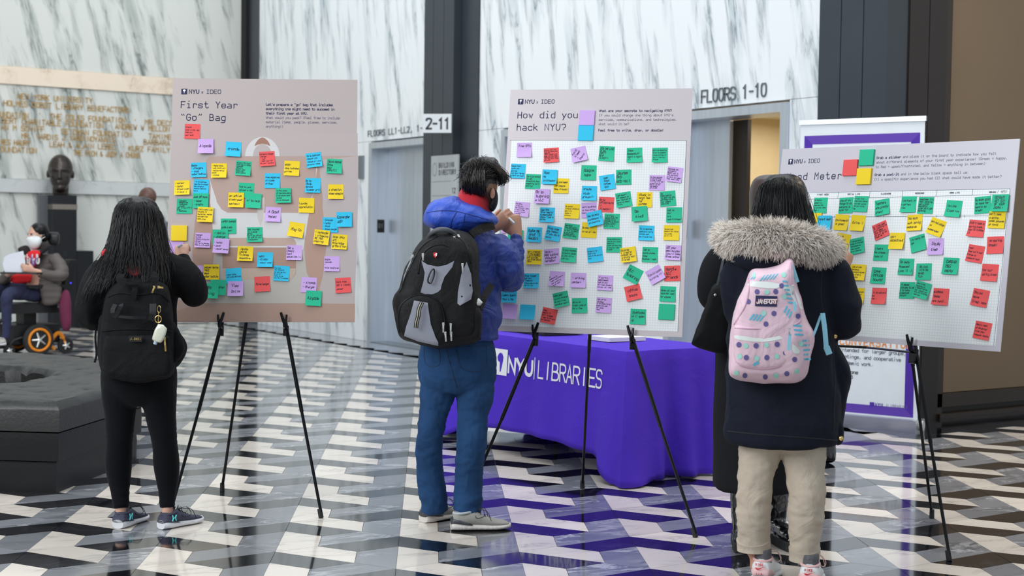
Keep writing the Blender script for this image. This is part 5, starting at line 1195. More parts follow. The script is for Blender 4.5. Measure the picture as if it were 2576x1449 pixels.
# her backpack
BD = 6.30
def bag(cxpx, cypx, d, label): return thing('backpack', PT(cxpx, cypx, d), label, 'backpack')
k1 = bag(345, 955, 6.25, 'black canvas backpack with gold zips and a key ring worn by the woman in black')
b = bmnew(); puff(b, [(300, 708), (345, 700), (392, 706), (420, 730), (431, 790), (436, 860), (434, 930), (405, 950), (345, 958), (288, 950), (258, 930), (252, 860), (262, 780), (275, 735)], 6.30, 0.17, 4); b = remesh(b, 0.008, 2); wrinkle(b, 0.006, (8, 8, 8), 2); kb = obj('main_body', b, M_BKC, k1, smooth=180); sk = Skin(kb)
b = bmnew(); puff(b, [(266, 856), (285, 846), (410, 846), (424, 858), (428, 935), (400, 948), (345, 953), (292, 948), (262, 932)], 6.15, 0.05, 3); b = remesh(b, 0.007, 2); wrinkle(b, 0.003, (9, 9, 9), 4); pk = obj('front_pocket', b, M_BKC, k1, smooth=180); skp = Skin(pk)
b = bmnew(); puff(b, [(248, 808), (262, 800), (262, 900), (254, 915), (245, 890)], 6.28, 0.06); obj('side_pocket', b, M_BKC, k1, smooth=180)
b = bmnew(); puff(b, [(428, 812), (445, 822), (462, 860), (462, 885), (450, 905), (430, 915)], 6.30, 0.10); obj('side_pocket', b, M_BKC, k1, smooth=180)
b = bmnew(); strip(b, [(305, 690, 6.14), (302, 704, 6.11), (318, 712, 6.10)], 20); strip(b, [(382, 690, 6.14), (392, 700, 6.11), (380, 710, 6.10)], 20); strip(b, [(318, 712, 6.10), (350, 713, 6.09), (380, 708, 6.10)], 6); obj('top_handle', b, M_BKC, k1)
b = bmnew(); strip(b, [(290, 766, 6.115), (283, 782, 6.09), (290, 795, 6.09), (303, 772, 6.08), (306, 764, 6.10)], 11); strip(b, [(385, 764, 6.10), (384, 790, 6.09), (380, 806, 6.10)], 17); strip(b, [(298, 796, 6.09), (335, 799, 6.08), (368, 798, 6.09)], 7); obj('front_strap_loops', b, mat('black_webbing', (14, 14, 18), 0.5, spec=0.3), k1)
b = bmnew(); strip(b, [(341, 714, 6.115), (338, 735, 6.11), (336, 752, 6.115)], 14); obj('closure_tab', b, M_BKC, k1)
for x, y in ((342, 715), (337, 748)): b = bmnew(); p = sk.at(x, y, 0.008); ball(b, p, .007, .004, .007, seg=10, rings=6); obj('gold_snap', b, M_GOLDM, k1)
snap_line(k1, sk, [(262, 752), (300, 738), (345, 742), (400, 738), (426, 760)], 0.003, M_BKC, 'zip_seam', 0.002); snap_line(k1, sk, [(256, 834), (300, 829), (380, 829), (432, 834)], 0.003, M_BKC, 'zip_seam', 0.002)
b = bmnew(); strip(b, [(244, 800, 6.34), (240, 850, 6.36), (243, 890, 6.36), (238, 912, 6.36)], 5); obj('hanging_strap', b, M_BKC, k1)
zipper_pull(k1, 388, 722, 6.12, -20, 16, M_GOLDM); zipper_pull(k1, 399, 722, 6.12, 80, 12, M_GOLDM); zipper_pull(k1, 414, 852, 6.08, 5, 32, M_GOLDM)
flatpx(k1, 'name_patch', mat('black_patch', (14, 14, 15), 0.4), [(324, 845), (357, 845), (357, 860), (324, 860)], 6.085); textpx(k1, 'patch_letters', M_GOLDM, ['J.OMEI'], 328, 855, 6.082, 5, 4.6, 0.24)
kc = thing('key_ring', PT(398, 780, 6.06), 'gold key ring with a clear sanitizer bottle hanging on the black backpack', 'key ring')
b = bmnew(); tube(b, [PT(398+math.cos(a)*8, 803+math.sin(a)*9, 6.06) for a in [2*math.pi*i/16 for i in range(17)]], 0.0018, 8, sub=1); tube(b, [PT(400+math.cos(a)*4, 778+math.sin(a)*9, 6.065) for a in [2*math.pi*i/12 for i in range(13)]], 0.0016, 6, sub=1); tube(b, [PT(399, 786, 6.062), PT(398, 812, 6.06)], 0.0022, 6, sub=1); obj('ring', b, M_GOLDM, kc)
b = bmnew(); puff(b, [(398, 815), (420, 827), (409, 858), (400, 862), (385, 856), (384, 846)], 6.075, 0.028, 2); obj('bottle', b, mat('pearly_clear_gel', (206, 208, 190), 0.15, coat=0.6), kc, smooth=60)
b = bmnew(); tube(b, [PT(392, 858, 6.06), PT(390, 866, 6.06)], 0.008, 12, sub=1); obj('cap', b, mat('pale_blue_cap', (176, 192, 208), 0.4), kc)
# ================================================================ man in the blue jacket
cr = lambda x, y: (960+x/2.842, 380+y/2.842)
CR = lambda L: [cr(*p) for p in L]
M_BLUE = mat('blue_quilted_nylon', (36, 58, 138), 0.5, fold=0.6, fscale=8, var=0.12, bump=0.2, bscale=40, vscale=10); M_BLUE2 = mat('royal_blue_nylon', (44, 80, 186), 0.48, fold=0.5, fscale=8, var=0.12, bump=0.2, bscale=40); M_DENIM = mat('blue_denim', (35, 68, 108), 0.85, fold=0.35, fscale=8, spec=0.2, var=0.45, vscale=14, bump=0.4, bscale=700, stretch=(1, 1, 0.4))
M_PBLK = mat('pack_black_nylon', (12, 12, 15), 0.65, fold=0.3, fscale=8, spec=0.3, bump=0.3, bscale=400); M_PGRY = mat('pack_grey_nylon', (142, 144, 156), 0.45, var=0.08, bump=0.2, bscale=300); M_SILV = mat('silver_zip', (210, 210, 206), 0.25, 0.8); M_HAIRB = mat('dark_brown_hair', (26, 20, 18), 0.35, spec=0.6)
m1 = person(ground(1150, 1325, 6.52), 'man in blue puffer jacket and jeans writing on the gridded board')
RA = [(1236, 612, 6.50, 36), (1262, 640, 6.48, 41), (1276, 675, 6.48, 39), (1283, 702, 6.51, 33), (1292, 690, 6.58, 26), (1295, 650, 6.63, 22), (1297, 618, 6.66, 19), (1297, 596, 6.68, 17)]
LA = [(1095, 620, 6.52, 36), (1080, 670, 6.56, 36), (1100, 705, 6.66, 30), (1170, 650, 6.72, 24), (1225, 590, 6.72, 18), (1240, 574, 6.71, 16)]
JL = [(1112, 925, 6.50, 42), (1102, 985, 6.50, 45), (1092, 1030, 6.50, 37), (1088, 1051, 6.49, 34), (1082, 1090, 6.49, 33), (1078, 1127, 6.50, 32), (1081, 1165, 6.53, 32), (1083, 1205, 6.55, 34), (1090, 1250, 6.56, 34), (1092, 1284, 6.57, 32)]
JR = [(1190, 925, 6.48, 44), (1196, 985, 6.48, 48), (1191, 1030, 6.48, 41), (1189, 1051, 6.47, 38), (1187, 1090, 6.46, 37), (1185, 1127, 6.46, 36), (1181, 1165, 6.48, 35), (1179, 1205, 6.50, 35), (1177, 1250, 6.50, 36), (1176, 1288, 6.50, 34)]
Fm = (W(0.80, 0.52)-VZ*0.30).normalized(); b = bmnew(); hm = PT(1214, 462, 6.51); head_shape(b, hm, 0.222, W(0.42, 0.9)-VZ*0.0, neck=0.55)
for v in b.verts:      # bow the head forward over the note
    rel = v.co-hm; ax = W(0.9, -0.42); v.co = hm+Matrix.Rotation(math.radians(24), 3, ax)@rel
tube(b, [PT(1185, 560, 6.5), PT(1195, 520, 6.5), PT(1204, 480, 6.5)], 0.055, 14, sub=2)
hloft(b, [(1165, 580, 60, 6.5, .08), (1160, 640, 76, 6.5, .09), (1156, 760, 76, 6.5, .09), (1152, 930, 76, 6.5, .09)]); limbs(b, [RA, LA, JL[:-1]+[(1088, 1290, 6.59, 20)], JR+[(1172, 1318, 6.50, 26)]], 0.7)
wr_ = PT(1299, 590, 6.69); hand(b, wr_, PT(1290, 553, 6.715)-wr_, -VX+VY*0.1, VY-VX*0.25, 1.02, (0.95, 1.05, 1.15, 1.2), 0.15)
wl2 = PT(1240, 574, 6.71); hand(b, wl2, PT(1262, 556, 6.70)-wl2, VZ*1.0+VX*0.2, VY*0.9+VX*0.3, 0.95, (0.75, 0.9, 1.0, 1.1), 0.6)
b = remesh(b, 0.0052, 2); obj('body', b, M_SKIN2, m1, smooth=180)
b = bmnew(); hloft(b, [(1152, 850, 86, 6.49, .12), (1151, 890, 96, 6.49, .13), (1150, 930, 98, 6.49, .135), (1150, 965, 92, 6.49, .115), (1149, 985, 60, 6.49, .09)]); limbs(b, [JL, JR], 1.0); b = remesh(b, 0.008, 4)
wrinkle(b, 0.006, (11, 11, 15), 9, lambda c: 0.5+0.8*math.exp(-((c.z-0.42)/0.10)**2)+0.9*math.exp(-((c.z-0.10)/0.07)**2)); wrinkle(b, 0.003, (22, 22, 40), 2); jn = obj('jeans', b, M_DENIM, m1, smooth=180); skj = Skin(jn)
M_STI = mat('jeans_seam', (26, 50, 84), 0.8)
for ps in ([(1066, 872), (1070, 912), (1090, 922), (1106, 914), (1104, 878)], [(1148, 880), (1160, 925), (1192, 934), (1222, 922), (1224, 868)], [(1123, 872), (1128, 900), (1142, 950), (1149, 975)], [(1066, 864), (1120, 872), (1200, 872), (1238, 866)]): snap_line(m1, skj, ps, 0.0022, M_STI, 'seam', 0.0, 6.4)
b = bmnew(); hloft(b, [(1165, 572, 62, 6.5, .10), (1166, 600, 88, 6.5, .13), (1162, 650, 95, 6.5, .145), (1160, 700, 96, 6.5, .15), (1160, 760, 99, 6.5, .155), (1160, 800, 101, 6.5, .155), (1157, 828, 97, 6.5, .15), (1156, 852, 95, 6.5, .145)]); limbs(b, [RA, LA[:-1]], 1.0); b = remesh(b, 0.008, 3)
b.normal_update(); mv = [(v, v.normal*(0.007*(abs(math.sin(v.co.z*math.pi/0.105))**0.5-0.6) if v.co.z < 1.42 and v.co.z > 0.9 else 0)) for v in b.verts]
for v, d in mv: v.co += d
wrinkle(b, 0.007, (14, 14, 20), 12); obj('puffer_jacket', b, M_BLUE, m1, smooth=180)
b = bmnew(); puff(b, [(1071, 548), (1076, 530), (1094, 510), (1136, 498), (1158, 503), (1206, 524), (1241, 545), (1243, 560), (1206, 568), (1161, 584), (1136, 583), (1101, 575), (1074, 562)], 6.58, 0.27, 4); b = remesh(b, 0.008, 4); wrinkle(b, 0.012, (7, 7, 9), 4); hd = obj('hood', b, M_BLUE2, m1, smooth=180); skh = Skin(hd)
for ps in ([(1074, 535), (1110, 530), (1150, 532), (1200, 545), (1240, 556)], [(1150, 532), (1136, 556), (1134, 580)], [(1170, 538), (1166, 560), (1160, 580)]): snap_line(m1, skh, ps, 0.0022, mat('blue_seam', (26, 44, 120), 0.6), 'hood_seam', 0.0, 6.3)
b = bmnew(); ptube(b, [(1192, 552, 6.50, 47, 1.2), (1190, 530, 6.50, 46, 1.25), (1191, 512, 6.50, 42, 1.3), (1190, 495, 6.51, 36, 1.3), (1189, 487, 6.52, 28, 1.3)], 24, 3)
for v in b.verts: v.co.z -= 0.16*((v.co-PT(1190, 500, 6.5)).dot(VX))
wrinkle(b, 0.006, (10, 10, 26), 3); obj('red_neck_gaiter', b, mat('red_fleece', (186, 22, 38), 0.85, var=0.15, sheen=0.2), m1, smooth=180)
b = bmnew(); puff(b, [(1243, 476), (1250, 482), (1253, 500), (1249, 520), (1239, 532), (1230, 525), (1235, 506), (1240, 490)], 6.60, 0.17, 3); obj('black_face_mask', b, mat('black_mask_cloth', (16, 17, 20), 0.8), m1, smooth=180)
b = bmnew(); tube(b, [PT(1236, 474, 6.40), PT(1230, 496, 6.40), PT(1238, 520, 6.43)], 0.0016, 6, sub=3); obj('mask_loop', b, M_PBLK, m1)
b = bmnew(); e_ = PT(1239, 486, 6.42); ball(b, e_, .012, .009, .026, seg=14, rings=8); ball(b, e_-VY*0.004+VZ*0.004, .009, .008, .019, seg=12, rings=8); obj('ear', b, M_SKIN2, m1, smooth=180)
b = bmnew(); ball(b, PT(1206, 440, 6.49), px(47, 6.5), .095, px(42, 6.5)); ball(b, PT(1196, 460, 6.48), px(38, 6.5), .09, px(30, 6.5)); ball(b, PT(1194, 478, 6.47), px(28, 6.5), .07, px(18, 6.5)); ball(b, PT(1240, 438, 6.52), px(28, 6.5), .06, px(24, 6.5)); ball(b, PT(1225, 415, 6.5), px(30, 6.5), .07, px(18, 6.5)); b = remesh(b, 0.008, 3); wrinkle(b, 0.009, (22, 22, 22), 6); obj('hair_mass', b, M_HAIRB, m1, smooth=180)
G = []
rn = random.Random(4)
for i in range(26):
    a = math.pi*(0.02+0.98*i/25); x0, y0 = 1206-math.cos(a)*44, 452-math.sin(a)*48
    G.append([PT(1206+(x0-1206)*.25, 445+(y0-445)*.3, 6.40), PT(1206+(x0-1206)*.8, 445+(y0-445)*.8-3, 6.40), PT(x0+4*math.cos(i*2.1), y0-2+3*math.sin(i*1.7), 6.43), PT(x0+(x0-1200)*.08+6, y0+4+5*math.sin(i*2.3), 6.46)])
strands('hair_strands', m1, G, 800, M_HAIRB, 5, 0.0012, 0.012, 7, 0.006, 0.5)
G = [[PT(1200+i*6, 402+abs(i-3)*2, 6.42), PT(1225+i*5, 408+i*3, 6.40), PT(1248+i*3, 420+i*5, 6.42), PT(1266+math.sin(i)*6, 442+i*4, 6.46), PT(1274-i*5, 458+i*2, 6.5)] for i in range(6)]
strands('fringe', m1, G, 350, M_HAIRB, 6, 0.0012, 0.008, 8, 0.006, 0.4)
G = [[PT(1180+i*8, 412, 6.40), PT(1166+i*11, 462, 6.38), PT(1170+i*10, 482+i*1.5, 6.41), PT(1174+i*9, 490+i*2, 6.44)] for i in range(6)]
strands('nape_hair', m1, G, 350, M_HAIRB, 7, 0.0011, 0.007, 7, 0.004, 0.5)
M_GSH = mat('grey_knit_shoe', (150, 148, 142), 0.8, var=0.12, vscale=150); M_SOLE = mat('off_white_foam', (206, 200, 194), 0.6, bump=0.8, bscale=25, stretch=(3, 3, 0.5)); M_HC = mat('charcoal_heel_cup', (66, 68, 76), 0.4)
shoe(m1, ground(1134, 1340, 6.45), W(0.985, 0.17), 0.283, (M_GSH, M_SOLE, mat('pale_collar', (176, 184, 188), 0.8), M_HC), 0.10, mat('dark_lace', (40, 42, 46), 0.7), 0.088, 0.034)
shoe(m1, ground(1064, 1321, 6.60), W(0.70, 0.714), 0.283, (M_GSH, M_SOLE, mat('pale_collar', (0, 0, 0)), M_HC), 0.10, mat('dark_lace', (0, 0, 0)), 0.088, 0.034)
b = bmnew(); tube(b, [PT(1281, 549, 6.69), PT(1294, 562, 6.62)], 0.0055, 10, sub=1); tag(obj('marker_pen', b, mat('white_pen', (206, 212, 216), 0.4)), 'white marker in the right hand of the man in blue', 'pen')
# ---- his backpack
k2 = bag(1100, 870, 6.2, 'black and grey hiking style backpack with silver zip pulls worn by the man in blue')
out = CR([(400, 572), (330, 610), (285, 655), (225, 740), (150, 900), (125, 990), (95, 1040), (92, 1120), (118, 1260), (150, 1330), (260, 1372), (410, 1402), (560, 1378), (690, 1345), (705, 1200), (705, 1080), (690, 900), (685, 720), (655, 640), (600, 590), (500, 568)])
b = bmnew(); puff(b, out, 6.36, 0.24, 3, prof=((1.0, 0), (1.02, .25), (1.01, .5), (.96, .76), (.84, .92), (.6, 1.0), (.25, 1.02))); b = remesh(b, 0.008, 2); wrinkle(b, 0.005, (9, 9, 9), 3); kb = obj('main_body', b, M_PBLK, k2, smooth=180)
b = bmnew(); puff(b, CR([(255, 800), (290, 720), (350, 675), (430, 660), (500, 690), (540, 770), (525, 900), (490, 1010), (490, 1090), (300, 1050), (220, 1010), (235, 900)]), 6.17, 0.055, 3); b = remesh(b, 0.007, 3); up_ = obj('upper_pocket', b, M_PBLK, k2, smooth=180)
b = bmnew(); puff(b, CR([(120, 1150), (140, 1085), (200, 1035), (290, 1020), (390, 1050), (445, 1130), (470, 1260), (470, 1350), (410, 1398), (260, 1370), (155, 1325), (122, 1240)]), 6.18, 0.085, 3); b = remesh(b, 0.007, 3); lp_ = obj('lower_pocket', b, M_PBLK, k2, smooth=180)
b = bmnew(); puff(b, CR([(530, 1100), (700, 1125), (708, 1290), (690, 1345), (560, 1375), (500, 1370), (490, 1200)]), 6.2, 0.05, 3); obj('side_pocket', b, M_PBLK, k2, smooth=180)
b = bmnew(); puff(b, CR([(130, 990), (92, 1040), (92, 1120), (130, 1130), (150, 1060)]), 6.26, 0.05, 3); obj('side_pocket', b, M_PBLK, k2, smooth=180)
skb, sku, skl = Skin(kb), Skin(up_), Skin(lp_)
snap_patch(k2, sku, CR([(285, 785), (330, 812), (400, 826), (460, 815), (520, 785), (505, 830), (450, 900), (428, 960), (412, 1045), (350, 1040), (278, 1010), (300, 930), (308, 870)]), M_PGRY, 'grey_panel', 0.004, 6.12, n=4)
snap_patch(k2, skl, CR([(232, 1068), (330, 1085), (338, 1150), (352, 1240), (385, 1330), (405, 1368), (405, 1394), (260, 1362), (160, 1322), (175, 1255), (205, 1170)]), M_PGRY, 'grey_panel', 0.004, 6.1, n=4)
snap_patch(k2, skb, CR([(608, 792), (640, 880), (652, 1000), (640, 1060), (560, 1105), (542, 1090), (545, 1010), (570, 880)]), M_PGRY, 'grey_panel', 0.004, 6.16, n=4)
snap_patch(k2, skb, CR([(218, 765), (196, 800), (160, 890), (152, 935), (178, 860), (208, 800)]), M_PGRY, 'grey_panel', 0.0015, 6.2, n=2)
for sk_, ps in ((sku, [(262, 880), (280, 770), (330, 700), (420, 668), (500, 700), (532, 780), (510, 900), (488, 1040)]), (skl, [(128, 1300), (122, 1180), (150, 1090), (230, 1036), (320, 1034), (400, 1075), (440, 1150), (455, 1260)]), (skb, [(130, 1010), (200, 840), (290, 680), (400, 610)]), (skb, [(500, 590), (600, 660), (640, 800)])): snap_line(k2, sk_, CR(ps), 0.0042, M_BLK, 'zip_seam', 0.0, 6.15)
b = bmnew(); tube(b, [PT(*cr(342, 640), 6.22), PT(*cr(345, 600), 6.18), PT(*cr(400, 566), 6.16), PT(*cr(470, 566), 6.16), PT(*cr(520, 592), 6.18), PT(*cr(545, 640), 6.2)], [.007, .009, .012, .012, .009, .007], 10, sub=4); obj('top_handle', b, mat('grey_rubber_grip', (70, 74, 80), 0.5), k2, smooth=180)
b = bmnew(); strip(b, [(*cr(640, 600), 6.28), (*cr(700, 560), 6.31), (*cr(800, 530), 6.38)], 22, 0.012); obj('shoulder_strap', b, M_PBLK, k2)
b = bmnew(); strip(b, [(*cr(700, 1130), 6.26), (*cr(735, 1040), 6.3), (*cr(790, 955), 6.36)], 18, 0.006); strip(b, [(*cr(690, 1110), 6.2), (*cr(690, 1240), 6.2), (*cr(690, 1350), 6.22)], 14, 0.006); obj('side_strap', b, M_PBLK, k2)
for (x, y, dd, a, l) in ((295, 740, 6.10, 0, 15), (578, 812, 6.12, 2, 20), (222, 750, 6.16, -40, 16), (441, 1235, 6.07, 0, 22), (455, 1300, 6.07, 5, 22), (494, 1240, 6.11, 0, 26), (497, 1300, 6.11, 2, 20), (548, 605, 6.17, 40, 9), (520, 618, 6.16, -60, 9)):
    zipper_pull(k2, *cr(x, y), dd, a, l, M_SILV)
sh_ = [(383, 724), (398, 728), (396, 748), (383, 764), (370, 748), (368, 728)]
flatpx(k2, 'red_shield', mat('shield_red', (214, 36, 40), 0.4), CR(sh_), 6.105); flatpx(k2, 'shield_cross', WHITE, CR([(388, 727), (397, 731), (395, 747), (386, 758), (388, 748), (376, 744), (388, 741)]), 6.103)
b = bmnew(); c_ = CR([(366, 845), (376, 850), (374, 890), (356, 938), (344, 945), (332, 935), (334, 905), (352, 860), (366, 845)]); tube(b, [PT(*p, 6.095) for p in c_], 0.0035, 8, sub=3); obj('carabiner', b, mat('black_carabiner', (30, 30, 34), 0.3, 0.5), k2)
for i, (m_, w_) in enumerate(((M_PBLK, 11), (mat('cream_stripe', (222, 214, 190), 0.7), 6.5), (M_PBLK, 3))):
    b = bmnew(); strip(b, [(*cr(290, 1080), 6.075-i*.002), (*cr(268, 1130), 6.065-i*.002), (*cr(262, 1180), 6.062-i*.002), (*cr(250, 1225), 6.064-i*.002), (*cr(246, 1265), 6.07-i*.002)], w_, 0.002); obj('striped_pull_strap', b, m_, k2)
b = bmnew(); o_ = PT(*cr(545, 1245), 6.135); u_ = (PT(*cr(592, 1178), 6.135)-o_).normalized(); v_ = (VZ-u_*VZ.dot(u_)).normalized(); L_ = (PT(*cr(592, 1178), 6.135)-o_).length
lettering(b, ['SWISSGEAR'], 0, 0, L_*.15, lambda u, v: o_+u_*u+v_*v, adv=L_/9, wt=.26, sans=True); obj('pocket_lettering', b, WHITE, k2)
for (x, y) in ((630, 960), (574, 1040)): b = bmnew(); ball(b, skb.at(*cr(x, y), 0.002, 6.2), .006, .003, .006, seg=10, rings=6); obj('eyelet', b, M_BLK, k2)
b = bmnew(); puff(b, CR([(588, 1112), (610, 1050), (625, 1030), (672, 1042), (716, 1082), (690, 1108), (660, 1128), (620, 1130)]), 6.20, 0.035, 2); wrinkle(b, 0.006, (40, 40, 40), 1); tag(obj('tissue', b, mat('white_tissue', (226, 226, 224), 0.9), smooth=40), 'crumpled white tissue sticking out of the side pocket of the grey and black backpack', 'tissue')
# ================================================================ woman in the long black coat (behind the parka)
M_COAT = mat('black_wool', (24, 24, 27), 0.95, fold=0.3, fscale=4, var=0.15, bump=0.4, bscale=400, spec=0.2); M_BOOT = mat('black_patent_leather', (14, 14, 17), 0.18, spec=0.8, coat=0.4, bump=0.1, bscale=20)
c1_ = person(ground(1900, 1385, 6.15), 'person in a long black wool coat and chunky black boots standing behind the parka')
AC = [(1838, 632, 6.12, 36), (1808, 670, 6.12, 38), (1793, 720, 6.12, 36), (1795, 750, 6.15, 32), (1830, 740, 6.3, 26), (1880, 700, 6.45, 22)]
AR = [(1975, 632, 6.15, 34), (1995, 700, 6.2, 34), (1990, 760, 6.3, 30), (1960, 740, 6.45, 22)]
b = bmnew(); head_shape(b, PT(1938, 505, 6.22), 0.225, W(0.1, 1), neck=0.7); hloft(b, [(1905, 620, 62, 6.18, .08), (1900, 760, 62, 6.18, .08), (1898, 930, 66, 6.16, .08)]); limbs(b, [AC, AR, [(1872, 940, 6.16, 40), (1868, 1150, 6.16, 26), (1866, 1330, 6.16, 18)], [(1945, 940, 6.12, 40), (1952, 1150, 6.3, 24), (1956, 1320, 6.325, 15)]], 0.7); b = remesh(b, 0.008, 2); obj('body', b, M_SKIN, c1_, smooth=180)
b = bmnew(); hloft(b, [(1938, 440, 20, 6.22, .05), (1938, 450, 40, 6.22, .09), (1938, 480, 52, 6.22, .11), (1938, 530, 52, 6.21, .11), (1936, 580, 54, 6.2, .10), (1936, 620, 50, 6.18, .08)]); b = remesh(b, 0.01, 3); obj('brown_hair', b, mat('auburn_brown_hair', (52, 32, 28), 0.35, spec=0.6, stretch=(1, 1, .1), var=.3, vscale=60), c1_, smooth=180)
b = bmnew(); hloft(b, [(1905, 600, 60, 6.18, .10), (1900, 622, 92, 6.18, .13), (1895, 700, 92, 6.18, .14), (1892, 800, 88, 6.18, .15), (1893, 900, 92, 6.17, .16), (1895, 1000, 98, 6.16, .18), (1893, 1120, 100, 6.15, .20), (1893, 1216, 101, 6.14, .21), (1893, 1228, 97, 6.14, .2)]); limbs(b, [AC[:-1], AR[:-1]], 1.05); b = remesh(b, 0.011, 4); wrinkle(b, 0.008, (6, 6, 2.5), 21, ridged=False); obj('long_coat', b, M_COAT, c1_, smooth=180)
def boot(parent, cx, yb, d, fwd, label=None):
    t = bpy.data.objects.new('boot', None); link(t); g = ground(cx, yb, d); t.parent = parent
    t.location = g-(wloc(parent) if parent else Vector()); f = Vector((fwd.x, fwd.y, 0)).normalized()
    r = f.cross(VZ); b = bmnew(); tube(b, [g-f*0.04+VZ*0.03, g-f*0.035+VZ*0.10, g-f*0.03+VZ*0.20, g-f*0.03+VZ*0.34], [0.042, 0.046, 0.056, 0.06], 18, r, sub=3); tube(b, [g-f*.06+VZ*.055, g+f*.03+VZ*.06, g+f*.12+VZ*.05, g+f*.19+VZ*.045], [(.045, .035), (.047, .04), (.047, .033), (.035, .022)], 18, r, sub=3); b = remesh(b, 0.007, 3); wrinkle(b, 0.004, (25, 25, 25), 2); obj('shaft', b, M_BOOT, t, smooth=180)
    b = bmnew()
    for i, (s, w_) in enumerate(((-.095, .036), (-.03, .046), (.05, .048), (.13, .052), (.2, .046), (.232, .026))): pass
    q = [g+f*s+r*w_ for s, w_ in ((-.095, .036), (-.03, .046), (.05, .046), (.13, .052), (.19, .046), (.225, .026))]+[g+f*s-r*w_ for s, w_ in ((.225, .026), (.19, .046), (.13, .052), (.05, .046), (-.03, .046), (-.095, .036))]
    prism(b, [p+VZ*0.001 for p in q], VZ*0.042); bevel(b, 0.004); obj('chunky_sole', b, M_RUB, t)
    for k in range(2): b = bmnew(); tube(b, [g+f*(.06+.035*k)+r*.047+VZ*.05, g+f*(.06+.035*k)+VZ*.098-VZ*.012*k, g+f*(.06+.035*k)-r*.047+VZ*.05], 0.0035, 6, VZ, sub=4); obj('strap_detail', b, M_RUB, t)
    return t
boot(c1_, 1868, 1384, 6.14, W(0.15, 1)); boot(c1_, 1957, 1368, 6.29, W(0.22, -1))
tb_ = thing('tote_bag', PT(1790, 885, 6.0), 'plain black fabric tote bag hanging from the shoulder of the person in the long coat', 'bag')
b = bmnew(); puff(b, [(1792, 722), (1808, 716), (1822, 722), (1832, 760), (1832, 800), (1828, 870), (1812, 887), (1780, 878), (1748, 866), (1744, 856), (1762, 810), (1780, 760)], 6.04, 0.07, 3); wrinkle(b, 0.006, (12, 12, 12), 2); obj('pouch', b, mat('black_tote_fabric', (9, 10, 13), 0.75, spec=0.25), tb_, smooth=180)
for ps in ([(1803, 722, 5.99), (1811, 690, 6.0), (1822, 640, 6.05)], [(1829, 724, 5.97), (1831, 690, 5.97), (1834, 650, 6.0)]): b = bmnew(); strip(b, ps, 6, 0.004); obj('handle', b, mat('grey_blue_strap', (58, 66, 72), 0.6), tb_)
b = bmnew(); ball(b, PT(1799, 742, 5.965), .006, .004, .006, seg=10, rings=6); obj('snap', b, M_SILV, tb_)
# ================================================================ woman in the navy parka
M_NAVY = mat('navy_parka', (15, 20, 34), 0.85, fold=0.45, fscale=5, var=0.12, bump=0.25, bscale=300, spec=0.25); M_CHINO = mat('beige_chino', (190, 176, 158), 0.85, fold=0.4, fscale=7, var=0.08, vscale=12, bump=0.3, bscale=500)
w3p = person(ground(1965, 1475, 5.55), 'woman in navy parka with grey fur hood and beige trousers at the Mood board')
R3 = [(2068, 668, 5.55, 46), (2098, 710, 5.53, 50), (2112, 770, 5.53, 50), (2118, 806, 5.56, 45), (2122, 800, 5.68, 38), (2118, 740, 5.82, 30), (2116, 695, 5.9, 22), (2118, 676, 5.92, 17)]
L3 = [(1872, 670, 5.55, 44), (1858, 720, 5.55, 46), (1862, 780, 5.58, 42), (1890, 790, 5.72, 34), (1930, 760, 5.86, 28)]
PLg = [(1924, 1060, 5.55, 56), (1918, 1100, 5.55, 62), (1912, 1130, 5.55, 56), (1903, 1180, 5.54, 46), (1899, 1230, 5.54, 42), (1897, 1275, 5.55, 42), (1895, 1330, 5.57, 40), (1896, 1372, 5.58, 38)]
PRg = [(2010, 1060, 5.52, 56), (2016, 1100, 5.52, 62), (2021, 1130, 5.51, 56), (2026, 1190, 5.50, 48), (2029, 1240, 5.49, 45), (2028, 1290, 5.5, 43), (2025, 1345, 5.51, 39), (2024, 1398, 5.52, 35)]
b = bmnew(); head_shape(b, PT(1968, 510, 5.62), 0.228, W(0.35, 1), neck=0.8); hloft(b, [(1968, 620, 60, 5.58, .09), (1968, 760, 76, 5.55, .09), (1966, 1080, 90, 5.54, .09)]); limbs(b, [R3[:-1], L3, PLg+[(1903, 1400, 5.58, 26), (1905, 1432, 5.56, 27)], PRg+[(2033, 1420, 5.52, 25), (2035, 1450, 5.5, 27)]], 0.7)
wr_ = PT(2118, 678, 5.93); hand(b, wr_, PT(2128, 632, 5.98)-wr_, -VX*0.8-VY*0.3, VY*0.8-VX*0.5, 0.98, (0.8, 0.75, 0.7, 0.65), 0.9, 0.12)
b = remesh(b, 0.0055, 2); obj('body', b, M_SKIN2, w3p, smooth=180)
b = bmnew(); hloft(b, [(1967, 1060, 108, 5.53, .13), (1967, 1100, 106, 5.53, .13), (1967, 1118, 100, 5.53, .11)]); limbs(b, [PLg, PRg], 1.0); b = remesh(b, 0.009, 4); wrinkle(b, 0.007, (10, 10, 14), 14, lambda c: 0.6+0.6*math.exp(-((c.z-0.32)/0.12)**2)); wrinkle(b, 0.0035, (20, 20, 38), 5); ch_ = obj('trousers', b, M_CHINO, w3p, smooth=180)
for pts in ([(1895, 1356, 5.575, 43), (1896, 1370, 5.58, 42.5), (1896, 1386, 5.58, 42)], [(2024, 1378, 5.515, 40), (2024, 1394, 5.52, 39), (2023, 1412, 5.52, 38.5)]):
    b = bmnew(); ptube(b, pts, 26, 2); bevel(b, 0.004, 2, 50); obj('turned_up_cuff', b, M_CHINO, w3p, smooth=50)
